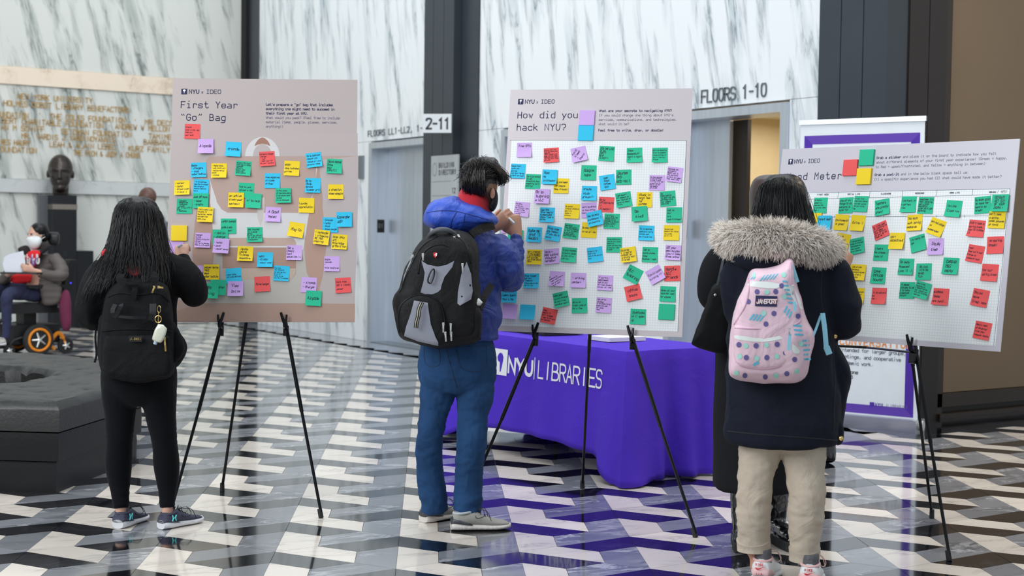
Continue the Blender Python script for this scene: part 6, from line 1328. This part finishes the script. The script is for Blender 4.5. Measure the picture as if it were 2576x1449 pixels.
b = bmnew(); hloft(b, [(1960, 610, 66, 5.56, .11), (1960, 640, 116, 5.56, .15), (1962, 690, 126, 5.56, .17), (1962, 780, 128, 5.55, .17), (1964, 880, 132, 5.55, .17), (1966, 960, 138, 5.54, .18), (1968, 1040, 142, 5.53, .19), (1966, 1092, 141, 5.53, .19), (1966, 1112, 136, 5.53, .185)]); limbs(b, [R3[:-1], L3], 1.02)
puff(b, [(2075, 850), (2110, 880), (2134, 932), (2128, 1000), (2118, 1060), (2095, 1085), (2070, 1000)], 5.66, 0.14); b = remesh(b, 0.010, 4); wrinkle(b, 0.012, (6, 6, 6), 31); pa = obj('parka', b, M_NAVY, w3p, smooth=180); skp3 = Skin(pa)
for ps in ([(1830, 1085), (1900, 1092), (1980, 1098), (2060, 1104), (2104, 1108)], [(2068, 670), (2066, 760), (2090, 850)], [(2094, 880), (2100, 960), (2096, 1080)]): snap_line(w3p, skp3, ps, 0.0035, mat('navy_seam', (12, 16, 26), 0.8), 'seam', -0.001, 5.4)
for (x, y) in ((2116, 1103), (2101, 846)): b = bmnew(); ball(b, PT(x, y, 5.42 if y > 1000 else 5.5), .009, .005, .009, seg=12, rings=8); obj('brass_snap', b, M_GOLDM, w3p)
b = bmnew(); puff(b, [(2088, 1070), (2112, 1060), (2122, 1075), (2120, 1112), (2100, 1116)], 5.56, 0.1); obj('front_placket', b, M_NAVY, w3p, smooth=180)
b = bmnew(); puff(b, [(1850, 640), (1900, 628), (1980, 632), (2060, 640), (2040, 662), (1990, 680), (1940, 690), (1880, 678), (1850, 662)], 5.5, 0.14); obj('hood_fold', b, M_NAVY, w3p, smooth=180)
# fur trim of the hood: a soft roll across the shoulders
FUR = [(1822, 590, 5.62, 20), (1838, 606, 5.50, 27), (1872, 602, 5.42, 36), (1920, 600, 5.38, 38), (1975, 606, 5.38, 38), (2030, 616, 5.40, 38), (2068, 626, 5.46, 32), (2092, 628, 5.58, 22)]
b = bmnew(); ptube(b, FUR, 18, 4); obj('fur_core', b, mat('fur_base', (128, 118, 112), 0.95), w3p, smooth=180)
rn = random.Random(77); Cc = catmull(FUR, 6)
def furhair(n, mt, seed, ln):
    rn = random.Random(seed); V = []; F = []
    for _ in range(n):
        i = rn.random()*(len(Cc)-1); k = int(min(i, len(Cc)-2)); t = i-k; c = [a*(1-t)+e*t for a, e in zip(Cc[k], Cc[k+1])]; P0 = PT(c[0], c[1], c[2]); r = px(c[3], c[2]); an = rn.uniform(-0.6, 3.7)
        ax = (PT(*Cc[k+1][:3])-PT(*Cc[k][:3])).normalized(); s = ax.cross(VY).normalized(); u = ax.cross(s)
        if u.dot(VY) > 0: u = -u
        if s.z < 0: s = -s
        nrm = (u*math.sin(an)+s*math.cos(an)); P = P0+nrm*r*0.85; L = ln*rn.uniform(.6, 1.3); tilt = (ax*rn.gauss((c[0]-1965)/260, .45)+s*rn.gauss(-.25, .35)); d = (nrm+tilt*.8).normalized(); q = [P, P+d*L*.5, P+(d+tilt*.5-VZ*.25).normalized()*L]
        base = len(V); w_ = d.cross(VY).normalized()
        for j, (p, rr) in enumerate(zip(q, (0.0011, 0.0010, 0.0003))):
            V += [p+w_*rr, p-w_*rr, p+d.cross(w_)*rr*1.2]
        for j in range(2):
            for e in range(3): a = base+j*3+e; g = base+j*3+(e+1) % 3; F.append((a, g, g+3, a+3))
    bs = wloc(w3p); me = bpy.data.meshes.new('fur_trim'); me.from_pydata([tuple(v-bs) for v in V], [], F); me.materials.append(mt); o = bpy.data.objects.new('fur_trim', me); link(o); o.parent = w3p; o['kind'] = 'stuff'
furhair(8000, mat('fur_grey', (198, 186, 174), 0.6), 1, 0.036); furhair(6000, mat('fur_pale', (236, 228, 218), 0.6), 2, 0.040); furhair(2600, mat('fur_dark', (98, 88, 84), 0.6), 3, 0.032)
# hair
b = bmnew(); hloft(b, [(1970, 440, 16, 5.62, .04), (1970, 447, 38, 5.62, .08), (1970, 470, 54, 5.61, .11), (1970, 510, 62, 5.60, .12), (1970, 550, 68, 5.58, .12), (1972, 585, 68, 5.55, .11), (1975, 610, 50, 5.53, .08)]); b = remesh(b, 0.009, 3); wrinkle(b, 0.005, (40, 40, 3), 8); obj('hair_mass', b, M_HAIR, w3p, smooth=180)
G3 = [[PT(1972, 442, 5.58)]+[PT(x, y, d) for x, y, d in zip(xs, ys, ds)] for xs, ys, ds in (([1915, 1903, 1896, 1890, 1886], [465, 505, 545, 575, 592], [5.6, 5.6, 5.58, 5.54, 5.5]), ([1928, 1918, 1912, 1908, 1906], [462, 505, 545, 578, 600], [5.52, 5.5, 5.48, 5.45, 5.42]), ([1950, 1944, 1940, 1938, 1938], [460, 505, 545, 580, 604], [5.49, 5.47, 5.45, 5.43, 5.4]),
    ([1972, 1970, 1970, 1972, 1974], [460, 505, 545, 580, 604], [5.48, 5.46, 5.45, 5.43, 5.4]), ([1995, 2000, 2004, 2006, 2008], [462, 505, 545, 580, 604], [5.49, 5.47, 5.46, 5.43, 5.41]), ([2012, 2022, 2030, 2034, 2038], [470, 508, 548, 580, 604], [5.53, 5.51, 5.49, 5.46, 5.44]), ([2022, 2034, 2044, 2052, 2058], [478, 515, 555, 585, 603], [5.6, 5.6, 5.58, 5.56, 5.55]))]
strands('hair_strands', w3p, G3, 1500, M_HAIR, 21, 0.0012, 0.006, 9, 0.003, 0.25)
# shoes: white trainers with pink trim
M_WSH = mat('white_leather', (226, 228, 226), 0.4); M_PK = mat('pink_leather', (226, 184, 182), 0.5); M_SCK = mat('patterned_sock', (88, 88, 92), 0.8, var=0.7, vscale=120)
for g, fw, cx, cy in ((ground(1911, 1478, 5.50), W(0.42, 1), 1909, 1399), (ground(2034, 1492, 5.42), W(0.30, 1), 2034, 1422)):
    s_ = shoe(w3p, g, fw, 0.26, (M_WSH, mat('white_rubber', (214, 216, 216), 0.5), M_PK, M_PK), 0.098, mat('pink_lace', (214, 180, 170), 0.7), 0.102, 0.034)
    f = Vector((fw.x, fw.y, 0)).normalized(); r = f.cross(VZ); o_ = g-f*0.006-r*0.018+VZ*0.076
    b = bmnew(); lettering(b, ['NIKE'], 0, 0.004, .009, lambda u, v: o_+r*u+VZ*v, adv=.0085, wt=.3, sans=True); lettering(b, ['AIR'], 0.003, -0.032, .006, lambda u, v: o_+r*u+VZ*v, adv=.010, wt=.3, sans=True)
    addface(b, [o_+r*x+VZ*z for x, z in ((-.001, -.004), (.004, -.013), (.012, -.013), (.04, .002), (.014, -.007), (.006, -.006))]); obj('red_heel_print', b, mat('red_print', (206, 36, 56), 0.5), s_)
    b = bmnew(); c_ = g+f*0.055; tube(b, [c_+VZ*.06, c_+VZ*.10, c_+VZ*.135], [.036, .034, .033], 16, VX, sub=2); obj('patterned_sock', b, M_SCK, s_, smooth=180)
# ---- pink backpack
cp3 = lambda x, y: (1730+x/2.0696, 430+y/2.0696); C3 = lambda L: [cp3(*p) for p in L]
M_PINK = mat('pink_canvas', (226, 194, 206), 0.75, fold=0.35, fscale=7, var=0.03, bump=0.2, bscale=500); M_TEAL = mat('aqua_print', (92, 186, 214), 0.7); M_MINT = mat('mint_print', (160, 216, 204), 0.7); M_VIO = mat('violet_print', (98, 88, 146), 0.7); M_CRM = mat('cream_print', (226, 232, 228), 0.7); M_AQS = mat('aqua_strap', (140, 200, 218), 0.6)
k3_ = bag(1935, 955, 5.25, 'pale pink backpack printed with dots and aqua stripes worn over the navy parka')
b = bmnew(); puff(b, C3([(382, 518), (340, 525), (318, 560), (285, 640), (240, 790), (232, 880), (226, 1030), (245, 1065), (310, 1088), (440, 1094), (548, 1094), (600, 1070), (625, 1010), (640, 920), (648, 850), (618, 790), (590, 690), (560, 580), (545, 485), (530, 468), (480, 500)]), 5.42, 0.22, 3, prof=((1.0, 0), (1.02, .25), (1.015, .5), (.97, .78), (.87, .93), (.6, 1.0), (.25, 1.02))); b = remesh(b, 0.008, 2); wrinkle(b, 0.008, (7, 7, 7), 6); kb3 = obj('main_body', b, M_PINK, k3_, smooth=180); s3 = Skin(kb3)
b = bmnew(); puff(b, C3([(245, 815), (300, 803), (400, 795), (530, 800), (548, 830), (548, 960), (530, 1000), (470, 1025), (380, 1032), (290, 1025), (255, 1008), (245, 940)]), 5.26, 0.065, 3); b = remesh(b, 0.007, 2); wrinkle(b, 0.004, (8, 8, 8), 7); fp3 = obj('front_pocket', b, M_PINK, k3_, smooth=180); sf = Skin(fp3)
def dots(sk, L, r, m, nm):
    for x, y in L: X, Y = cp3(x, y); snap_patch(k3_, sk, disc(X, Y, r/2.0696, 14, r*1.08/2.0696), m, nm, 0.0018, 5.2, n=1)
dots(s3, [(361, 629), (315, 680), (458, 628), (449, 742), (575, 756), (489, 598), (404, 1073), (516, 1056), (298, 1066), (407, 797), (557, 982)], 13, M_VIO, 'violet_dot'); dots(s3, [(413, 630), (396, 741), (504, 655), (341, 541), (590, 900), (459, 1066), (568, 1043), (254, 1052), (500, 540)], 13, M_MINT, 'mint_dot')
dots(sf, [(356, 910), (466, 903), (412, 972), (509, 947), (305, 972), (266, 905)], 13.5, M_VIO, 'violet_dot'); dots(sf, [(410, 907), (360, 976), (303, 911), (270, 966), (464, 966), (350, 797)], 13, M_MINT, 'mint_dot')
def stripes(sk, P0, stp, w_, ln, n, m=M_TEAL):
    x, y = P0; dx, dy = stp; lx, ly = ln
    for i in range(n):
        a, c = x+dx*i, y+dy*i; q = C3([(a, c), (a+lx, c+ly), (a+lx+w_[0], c+ly+w_[1]), (a+w_[0], c+w_[1])]); snap_patch(k3_, sk, q, m, 'aqua_stripe', 0.0018, 5.2, n=1)
stripes(s3, (372, 572), (17, -2), (7, 0), (26, -30), 5); stripes(s3, (492, 570), (6, 22), (2, 9), (26, 2), 6); stripes(s3, (318, 775), (17, 2), (8, 3), (24, -32), 4); stripes(s3, (498, 735), (12, 14), (7, 5), (16, -34), 3); stripes(s3, (548, 800), (4, 23), (2, 10), (44, 2), 3); stripes(s3, (598, 880), (2, 24), (1, 10), (34, -2), 5); stripes(s3, (325, 565), (12, 0), (6, 0), (12, -14), 2)
stripes(sf, (338, 1010), (14, -6), (10, 8), (12, -14), 2); stripes(s3, (236, 830), (1, 26), (5, 10), (6, 16), 5)
for sk_, P_ in ((s3, [(322, 600), (460, 612), (470, 585), (330, 575)]), (s3, [(470, 590), (540, 600), (575, 650), (600, 720), (570, 700), (530, 640)]), (sf, [(252, 855), (400, 872), (540, 845), (542, 862), (400, 890), (262, 878)]), (s3, [(545, 900), (580, 930), (580, 950), (548, 945)])): snap_patch(k3_, sk_, C3(P_), M_CRM, 'cream_wave', 0.0014, 5.2, sub=3, n=2)
snap_patch(k3_, s3, C3([(354, 648), (467, 652), (464, 707), (350, 704)]), mat('navy_label', (38, 44, 84), 0.6), 'name_label', 0.003, 5.2, n=2)
o_ = s3.at(*cp3(358, 690), 0.006, 5.2); e_ = s3.at(*cp3(463, 690), 0.006, 5.2); u_ = (e_-o_); L_ = u_.length; u_.normalize()
for m_, off_, wt_ in ((mat('label_red', (196, 60, 74), 0.6), 0.0, 0.33), (WHITE, -0.0012, 0.2)):
    b = bmnew(); lettering(b, ['JANSPORT'], 0, 0, L_*.20, lambda u, v: o_+u_*u+VZ*v+VY*off_, adv=L_/8, wt=wt_, sans=True, width=1.1); obj('label_letters', b, m_, k3_)
for sk_, P_ in ((sf, [(246, 818), (330, 822), (450, 822), (540, 812)]), (sf, [(250, 990), (300, 1020), (400, 1030), (500, 1012), (545, 985)]), (s3, [(318, 560), (322, 600), (300, 700), (242, 800)]), (s3, [(535, 480), (545, 600), (590, 760), (560, 800)])): snap_line(k3_, sk_, C3(P_), 0.0032, mat('pink_zip', (206, 164, 186), 0.5), 'zip', 0.0, 5.2)
for x, y, a, l in ((547, 600, 0, 40), (530, 820, -2, 28)): zipper_pull(k3_, *cp3(x, y), 5.16, a, l*.55, M_SILV)
b = bmnew(); strip(b, [(*cp3(556, 680), 5.18), (*cp3(560, 730), 5.18)], 7); strip(b, [(*cp3(531, 850), 5.16), (*cp3(526, 935), 5.16)], 8); obj('aqua_zip_tassel', b, M_AQS, k3_)
b = bmnew(); strip(b, [(*cp3(648, 870), 5.30), (*cp3(665, 830), 5.32), (*cp3(692, 755), 5.36)], 6); strip(b, [(*cp3(702, 740), 5.34), (*cp3(714, 830), 5.32), (*cp3(722, 930), 5.31)], 12); strip(b, [(*cp3(722, 915), 5.31), (*cp3(738, 955), 5.31)], 16); obj('aqua_strap', b, M_AQS, k3_)
b = bmnew(); strip(b, [(*cp3(520, 478), 5.27), (*cp3(545, 500), 5.25), (*cp3(572, 580), 5.24)], 9); obj('aqua_strap', b, M_AQS, k3_)
# ================================================================ man in the power wheelchair, by the inscription wall
cw = lambda x, y: (x/4.025, 540+y/4.025)
FC = W(-0.72, -0.69).normalized(); LC = W(0.69, -0.72).normalized()
hub = PT(96, 861, 14.9); WR = 0.165; CC = Vector((hub.x, hub.y, 0))-LC*0.27
M_PLB = mat('chair_black_plastic', (22, 23, 26), 0.45); M_ORG = mat('orange_enamel', (236, 140, 24), 0.35); M_TYR = mat('tyre_rubber', (40, 40, 42), 0.8); M_BUR = mat('burgundy_cloth', (104, 34, 66), 0.85, var=0.2)
wc = thing('power_wheelchair', CC, 'black power wheelchair with orange wheel rims carrying the man with the papers', 'wheelchair')
def CH(f, l, z): return CC+FC*f+LC*l+VZ*z
def wheel(f, l, r, w_, rim, name):
    c = CH(f, l, r); t = bpy.data.objects.new(name, None); link(t); t.parent = wc; t.location = c-wloc(wc)
    b = bmnew(); n = 28; R = [(r*.72, -w_/2), (r*.93, -w_/2), (r, -w_*.3), (r, w_*.3), (r*.93, w_/2), (r*.72, w_/2)]; rings = [[b.verts.new(c+FC*math.cos(2*math.pi*i/n)*q[0]+VZ*math.sin(2*math.pi*i/n)*q[0]+LC*q[1]) for i in range(n)] for q in R]
    for j in range(len(R)):
        for i in range(n): b.faces.new((rings[j][i], rings[j][(i+1) % n], rings[(j+1) % len(R)][(i+1) % n], rings[(j+1) % len(R)][i]))
    bmesh.ops.recalc_face_normals(b, faces=b.faces); obj('tyre', b, M_TYR, t, smooth=40)
    b = bmnew(); tube(b, [c-LC*w_*.4, c+LC*w_*.35], r*.70, 24, sub=1); obj('hub_disc', b, M_PLB, t)
    if rim: b = bmnew(); tube(b, [c+LC*w_*.5+FC*math.cos(2*math.pi*i/24)*r*.70+VZ*math.sin(2*math.pi*i/24)*r*.70 for i in range(25)], 0.014, 8, LC, sub=1); obj('orange_rim', b, M_ORG, t)
    b = bmnew()
    for k in range(5): a = 2*math.pi*k/5; tube(b, [c+LC*w_*.5, c+LC*w_*.42+FC*math.cos(a)*r*.5+VZ*math.sin(a)*r*.5], [.014, .008], 6, sub=1)
    obj('spokes', b, M_SILV, t)
for s in (1, -1): wheel(0, .27*s, WR, .07, True, 'drive_wheel')
rc = PT(179, 868, 15.05); fr = (Vector((rc.x, rc.y, 0))-CC).dot(FC)
for s in (1, -1): wheel(fr, .24*s, .088, .05, False, 'rear_caster'); wheel(.30, .22*s, .06, .04, False, 'front_caster')
for s in (1, -1):
    b = bmnew(); tube(b, [CH(fr+.0, .24*s, .09), CH(fr+.05, .25*s, .20), CH(-.22, .25*s, .22), CH(-.14, .25*s, .12), CH(-.19, .26*s, .05)], [.02, .022, .022, .024, .018], 8, sub=4); obj('orange_strut', b, M_ORG, wc)
    b = bmnew(); tube(b, [CH(.31, .22*s, .07), CH(.24, .22*s, .17), CH(.05, .22*s, .2)], .016, 8, sub=3); obj('caster_fork', b, M_PLB, wc)
b = bmnew(); box(b, CH(-.28, -.2, .12), FC*.52, LC*.4, VZ*.2); bevel(b, .04, 3); obj('drive_base', b, M_PLB, wc)
b = bmnew(); box(b, CH(-.06, -.1, .3), FC*.14, LC*.2, VZ*.16); obj('seat_post', b, M_PLB, wc)
b = bmnew(); box(b, CH(-.26, -.25, .45), FC*.55, LC*.5, VZ*.10); bevel(b, .04, 3); obj('seat_cushion', b, M_PLB, wc)
b = bmnew(); box(b, CH(-.36, -.22, .5), FC*.09, LC*.44, VZ*.52-FC*.12); bevel(b, .03, 3); obj('backrest', b, M_PLB, wc)
b = bmnew(); tube(b, [CH(-.42, 0, .9), CH(-.44, 0, 1.12)], .014, 8, sub=1); hc_ = PT(136, 601, 15.25); puff(b, [cw(475, 190), cw(540, 178), cw(598, 190), cw(600, 270), cw(570, 310), cw(490, 300)], 15.3, .12); obj('headrest', b, M_PLB, wc)
for s in (1, -1):
    b = bmnew(); box(b, CH(-.30, .27*s-.035, .72), FC*.42, LC*.07, VZ*.035); bevel(b, .012); ar = obj('armrest', b, M_PLB, wc)
    b = bmnew(); tube(b, [CH(-.22, .27*s, .72), CH(-.24, .26*s, .5)], .014, 8, sub=1); obj('armrest_post', b, M_SILV, ar)
b = bmnew(); ball(b, PT(178, 712, 14.86), .008, .008, .008, seg=10, rings=6); obj('indicator_light', b, mat('blue_light', (60, 50, 230), 0.4, emit=2), wc)
b = bmnew(); puff(b, [cw(630, 790), cw(690, 780), cw(712, 900), cw(716, 1080), cw(700, 1160), cw(640, 1165), cw(615, 1050), cw(605, 900)], 15.0, .09); wrinkle(b, .01, (12, 12, 5), 1); tag(obj('hanging_bag', b, M_BUR, smooth=180), 'burgundy cloth bag hanging from the back of the power wheelchair', 'bag')
b = bmnew(); box(b, CH(.28, -.2, .08), FC*.26, LC*.4, VZ*.025); obj('footplate', b, M_PLB, wc); b = bmnew(); tube(b, [CH(.2, 0, .42), CH(.36, 0, .3), CH(.38, 0, .1)], .02, 8, sub=3); obj('footplate_arm', b, M_PLB, wc)
b = bmnew(); box(b, PT(*cw(0, 600), 14.62), VX*.385, W(0.1, .2), VZ*.02); bevel(b, .006); obj('tray', b, M_PLB, wc)
wm = person(CH(0, 0, .56), 'seated man with white mask, brown puffer coat and red shirt in the wheelchair')
FH = W(-0.62, -0.78); hm = PT(92, 592, 15.1)
TH1 = [(92, 742, 15.0, 18), (50, 738, 14.8, 17), (20, 742, 14.6, 16), (17, 775, 14.6, 13), (17, 815, 14.62, 11), (14, 852, 14.62, 9)]
TH2 = [(75, 735, 15.3, 18), (30, 728, 15.15, 17), (-8, 730, 15.0, 16), (-14, 775, 15.0, 13), (-16, 815, 15.0, 11), (-18, 850, 15.0, 9)]
A1 = [(135, 648, 15.02, 15), (152, 672, 14.95, 16), (155, 692, 14.9, 15), (130, 694, 14.82, 13), (100, 686, 14.72, 11), (84, 681, 14.68, 9)]
A2 = [(62, 648, 15.3, 14), (38, 668, 15.25, 15), (20, 695, 15.15, 15), (8, 704, 14.95, 12), (20, 690, 14.8, 10), (35, 684, 14.7, 8)]
b = bmnew(); head_shape(b, hm, .245, FH, neck=.62); hloft(b, [(98, 650, 20, 15.15, .09), (98, 690, 26, 15.12, .11), (92, 745, 26, 15.1, .12)], 20, 3); limbs(b, [TH1, TH2, A1, A2], .75)
w_ = PT(84, 681, 14.67); hand(b, w_, PT(58, 672, 14.62)-w_, VZ, VY-VX*.2, 1.0, (.5, .6, .7, .8), .5); w_ = PT(35, 684, 14.7); hand(b, w_, PT(52, 674, 14.66)-w_, VZ, VY, .95, (.5, .6, .7, .8), .5)
b = remesh(b, .0075, 1); obj('body', b, M_SKIN, wm, smooth=180)
b = bmnew(); limbs(b, [TH1, TH2], 1.0); hloft(b, [(85, 752, 30, 15.1, .14), (90, 735, 30, 15.12, .14), (95, 722, 26, 15.12, .12)], 20, 2); b = remesh(b, .013, 2); wrinkle(b, .006, (12, 12, 12), 3); obj('navy_trousers', b, mat('navy_cotton', (42, 46, 76), .85), wm, smooth=180)
M_PUF = mat('brown_puffer', (88, 80, 76), 0.6, var=0.15, bump=0.2, bscale=30); b = bmnew(); hloft(b, [(112, 640, 32, 15.2, .12), (108, 670, 44, 15.18, .15), (112, 710, 42, 15.16, .15), (122, 745, 34, 15.15, .13), (128, 765, 26, 15.1, .10)], 24, 3); limbs(b, [A1[:-1], A2[:-1]], 1.05); puff(b, [cw(400, 690), cw(600, 700), cw(605, 880), cw(450, 920), cw(415, 800)], 14.98, .08); b = remesh(b, .013, 2)
b.normal_update()
for v in b.verts: v.co += v.normal*(.008*(abs(math.sin(v.co.z*math.pi/.075))**.5-.6))
obj('puffer_coat', b, M_PUF, wm, smooth=180)
b = bmnew(); puff(b, [cw(270, 400), cw(330, 360), cw(410, 380), cw(380, 460), cw(345, 540), cw(300, 520), cw(262, 450)], 15.02, .1); puff(b, [cw(110, 640), cw(160, 605), cw(310, 600), cw(315, 660), cw(290, 690), cw(130, 690)], 14.98, .1); obj('red_shirt', b, mat('bright_red_cotton', (216, 22, 32), .8), wm, smooth=180)
b = bmnew(); lettering(b, ['NYU'], 0, 0, .05, lambda u, v: PT(*cw(272, 492), 14.905)+VX*u+VZ*v, adv=.05, wt=.3, sans=True); lettering(b, ['LIB'], 0, .065, .03, lambda u, v: PT(*cw(272, 492), 14.9)+VX*u+VZ*v, adv=.05, wt=.3, sans=True); obj('shirt_print', b, WHITE, wm)
b = bmnew(); puff(b, [cw(185, 340), cw(260, 310), cw(300, 340), cw(310, 380), cw(270, 410), cw(200, 385)], 15.1, .1); puff(b, [cw(420, 280), cw(490, 290), cw(500, 340), cw(430, 400), cw(390, 420), cw(410, 350)], 15.1, .14); obj('dark_fur_collar', b, mat('dark_collar', (40, 34, 34), .9), wm, smooth=180)
b = bmnew(); puff(b, [cw(268, 250), cw(300, 222), cw(380, 218), cw(418, 245), cw(415, 310), cw(375, 348), cw(325, 350), cw(285, 315)], 15.05, .10, prof=((1, 0), (1.02, .3), (.9, .65), (.6, .92), (.2, 1.05))); mk = obj('white_face_mask', b, mat('white_mask', (226, 228, 228), .8), wm, smooth=180)
b = bmnew(); tube(b, [PT(*cw(415, 250), 14.98), PT(*cw(455, 225), 15.0)], .003, 6, sub=1); obj('mask_strap', b, WHITE, mk)
b = bmnew()
for cx in (288, 345): tube(b, [PT(cw(cx, 212)[0]+math.cos(a)*5, cw(cx, 212)[1]+math.sin(a)*3.6, 14.935) for a in [2*math.pi*i/12 for i in range(13)]], .0022, 6, sub=1)
tube(b, [PT(*cw(365, 210), 14.94), PT(*cw(450, 205), 15.02)], .0022, 6, sub=1); obj('glasses', b, M_SILV, wm)
b = bmnew()
for sg in (-1, 1): e_ = hm+FH.normalized()*.245*.335+FH.cross(VZ).normalized()*sg*.245*.12+VZ*.245*.045; ball(b, e_, .011, .011, .011, seg=10, rings=8)
obj('eyes', b, mat('eye_dark', (50, 40, 36), .2), wm)
b = bmnew(); ball(b, hm+VZ*.055-FH*.035, .098, .105, .085, seg=20, rings=12); ball(b, hm+VZ*.01-FH*.055, .09, .09, .095, seg=20, rings=12); b = remesh(b, .01, 2); wrinkle(b, .004, (40, 40, 40), 1); obj('short_black_hair', b, M_HAIR, wm, smooth=180)
b = bmnew(); tube(b, [PT(*cw(325, 365), 14.96), PT(*cw(318, 440), 14.9), PT(*cw(330, 520), 14.88)], .006, 6, sub=2); tube(b, [PT(*cw(400, 380), 14.96), PT(*cw(365, 450), 14.9), PT(*cw(340, 520), 14.88)], .006, 6, sub=2); obj('lanyard', b, mat('violet_ribbon', (110, 90, 170), .6), wm)
for x, d in ((10, 14.62), (-20, 15.0)): shoe(wm, PT(x+3, 869, d)+VZ*0.0, FC, .27, (mat('pale_grey_shoe', (190, 188, 184), .7), mat('white_foam', (0, 0, 0)), mat('pale_grey_shoe', (0, 0, 0)), mat('pale_grey_shoe', (0, 0, 0))), .1)
b = bmnew(); n_ = 8
for j in range(3):
    o_ = .004*j; q = [cw(28, 500), cw(45, 430), cw(95, 400), cw(235, 366), cw(256, 470), cw(258, 560), cw(190, 596), cw(50, 580)]; prism(b, [PT(x, y, 14.66-o_) for x, y in q], -VY*.0015)
tag(obj('paper_sheets', b, mat('paper_white', (222, 224, 232), .8)), 'white paper sheets held up by the man in the wheelchair', 'papers')
b = bmnew(); addface(b, [PT(*cw(100, 455), 14.648), PT(*cw(215, 430), 14.648), PT(*cw(222, 520), 14.648), PT(*cw(95, 540), 14.648)])
# ================================================================ bald man in a grey hoodie, behind the woman in black
hp = person(ground(376, 893, 14.95), 'bald man in grey hooded jacket standing behind the long-haired woman, by the wall')
LG = [[(366, 700, 14.95, 22), (364, 790, 14.95, 16), (363, 880, 14.95, 11)], [(388, 700, 14.95, 22), (390, 790, 14.95, 16), (391, 880, 14.95, 11)]]
AM = [[(408, 560, 14.95, 16), (413, 620, 14.95, 14), (408, 690, 14.9, 11)], [(346, 560, 14.95, 16), (342, 620, 14.95, 14), (346, 690, 14.9, 11)]]
b = bmnew(); hm = PT(369, 500, 14.95); head_shape(b, hm, .25, W(-.85, .3), neck=.7); hloft(b, [(376, 550, 24, 14.95, .09), (376, 620, 26, 14.95, .1), (377, 710, 26, 14.95, .1)], 20, 2); limbs(b, LG+AM, .8)
for w_ in (PT(408, 690, 14.9), PT(346, 690, 14.9)): hand(b, w_, -VZ, W(-1, 0), W(0, 1), 1.0, (.3, .3, .35, .4), .3)
b = remesh(b, .009, 1); obj('body', b, M_SKIN3, hp, smooth=180)
b = bmnew(); hloft(b, [(378, 527, 18, 14.95, .08), (378, 542, 32, 14.95, .12), (378, 570, 38, 14.95, .14), (378, 640, 36, 14.95, .14), (378, 710, 34, 14.95, .14)], 24, 3); limbs(b, [a[:-1]+[(a[-1][0], a[-1][1]-8, a[-1][2], 12)] for a in AM], 1.0); puff(b, [(362, 520), (385, 516), (400, 528), (398, 545), (375, 552), (360, 540)], 14.95, .16); b = remesh(b, .013, 2); wrinkle(b, .008, (8, 8, 8), 3); obj('hooded_jacket', b, mat('grey_fleece', (92, 96, 104), .9), hp, smooth=180)
b = bmnew(); limbs(b, LG, 1.05); hloft(b, [(377, 690, 34, 14.95, .13), (377, 715, 35, 14.95, .13), (377, 735, 30, 14.95, .1)], 20, 2); b = remesh(b, .013, 2); obj('dark_trousers', b, mat('dark_grey_cotton', (40, 42, 48), .9), hp, smooth=180)
for x in (363, 391): shoe(hp, ground(x+8, 893, 14.95), W(-.9, .2), .28, (M_RUB, M_RUB, M_RUB, M_RUB), .1)
# ================================================================ person hidden behind the Mood board: only a boot shows
xp = person(ground(2060, 1166, 8.5), 'person in dark clothes behind the Mood board, only one black ankle boot showing')
LG = [[(2070, 880, 8.5, 30), (2076, 1020, 8.5, 22), (2078, 1140, 8.5, 15)], [(2022, 880, 8.5, 30), (2020, 1020, 8.5, 22), (2018, 1140, 8.5, 15)]]
AM = [[(2110, 640, 8.5, 22), (2116, 730, 8.5, 18), (2100, 800, 8.4, 15)], [(1986, 640, 8.5, 22), (1980, 730, 8.5, 18), (1990, 800, 8.4, 15)]]
b = bmnew(); head_shape(b, PT(2048, 545, 8.5), .22, W(0, -1), neck=.75); hloft(b, [(2048, 620, 46, 8.5, .1), (2048, 760, 50, 8.5, .1), (2047, 880, 52, 8.5, .1)], 20, 2); limbs(b, LG+AM, .8); b = remesh(b, .012, 1); obj('body', b, M_SKIN, xp, smooth=180)
b = bmnew(); hloft(b, [(2048, 600, 30, 8.5, .1), (2048, 620, 60, 8.5, .13), (2048, 760, 60, 8.5, .14), (2047, 890, 60, 8.5, .14), (2047, 930, 50, 8.5, .12)], 24, 2); limbs(b, LG+AM, 1.05); b = remesh(b, .015, 2); obj('dark_outfit', b, M_COAT, xp, smooth=180)
hx_ = PT(2048, 545, 8.5); b = bmnew(); ball(b, hx_+VZ*.05+VY*.03, .085, .09, .08); ball(b, hx_+VY*.05-VZ*.01, .08, .075, .09); b = remesh(b, .01, 2); obj('short_hair', b, M_HAIRB, xp, smooth=180)
b = bmnew()
for sg in (-1, 1): ball(b, hx_-VY*.074+VX*sg*.028+VZ*.01, .010, .010, .010, seg=10, rings=8)
obj('eyes', b, mat('eye_dark', (50, 40, 36)), xp)
for x in (2083, 2022):
    b = bmnew(); g = ground(x, 1168, 8.5); tube(b, [g+VZ*.02+VY*.0, g+VZ*.07, g+VZ*.15], [.045, .048, .042], 16, VX, sub=2); tube(b, [g+VZ*.035-VY*.02, g+VZ*.045+VY*.08, g+VZ*.035+VY*.16], [(.045, .035), (.045, .04), (.03, .025)], 16, VX, sub=2); b = remesh(b, .01, 2); zm = min(v.co.z for v in b.verts); bmesh.ops.translate(b, verts=b.verts, vec=(0, 0, -zm+.001)); obj('ankle_boot', b, M_BOOT, xp, smooth=180)
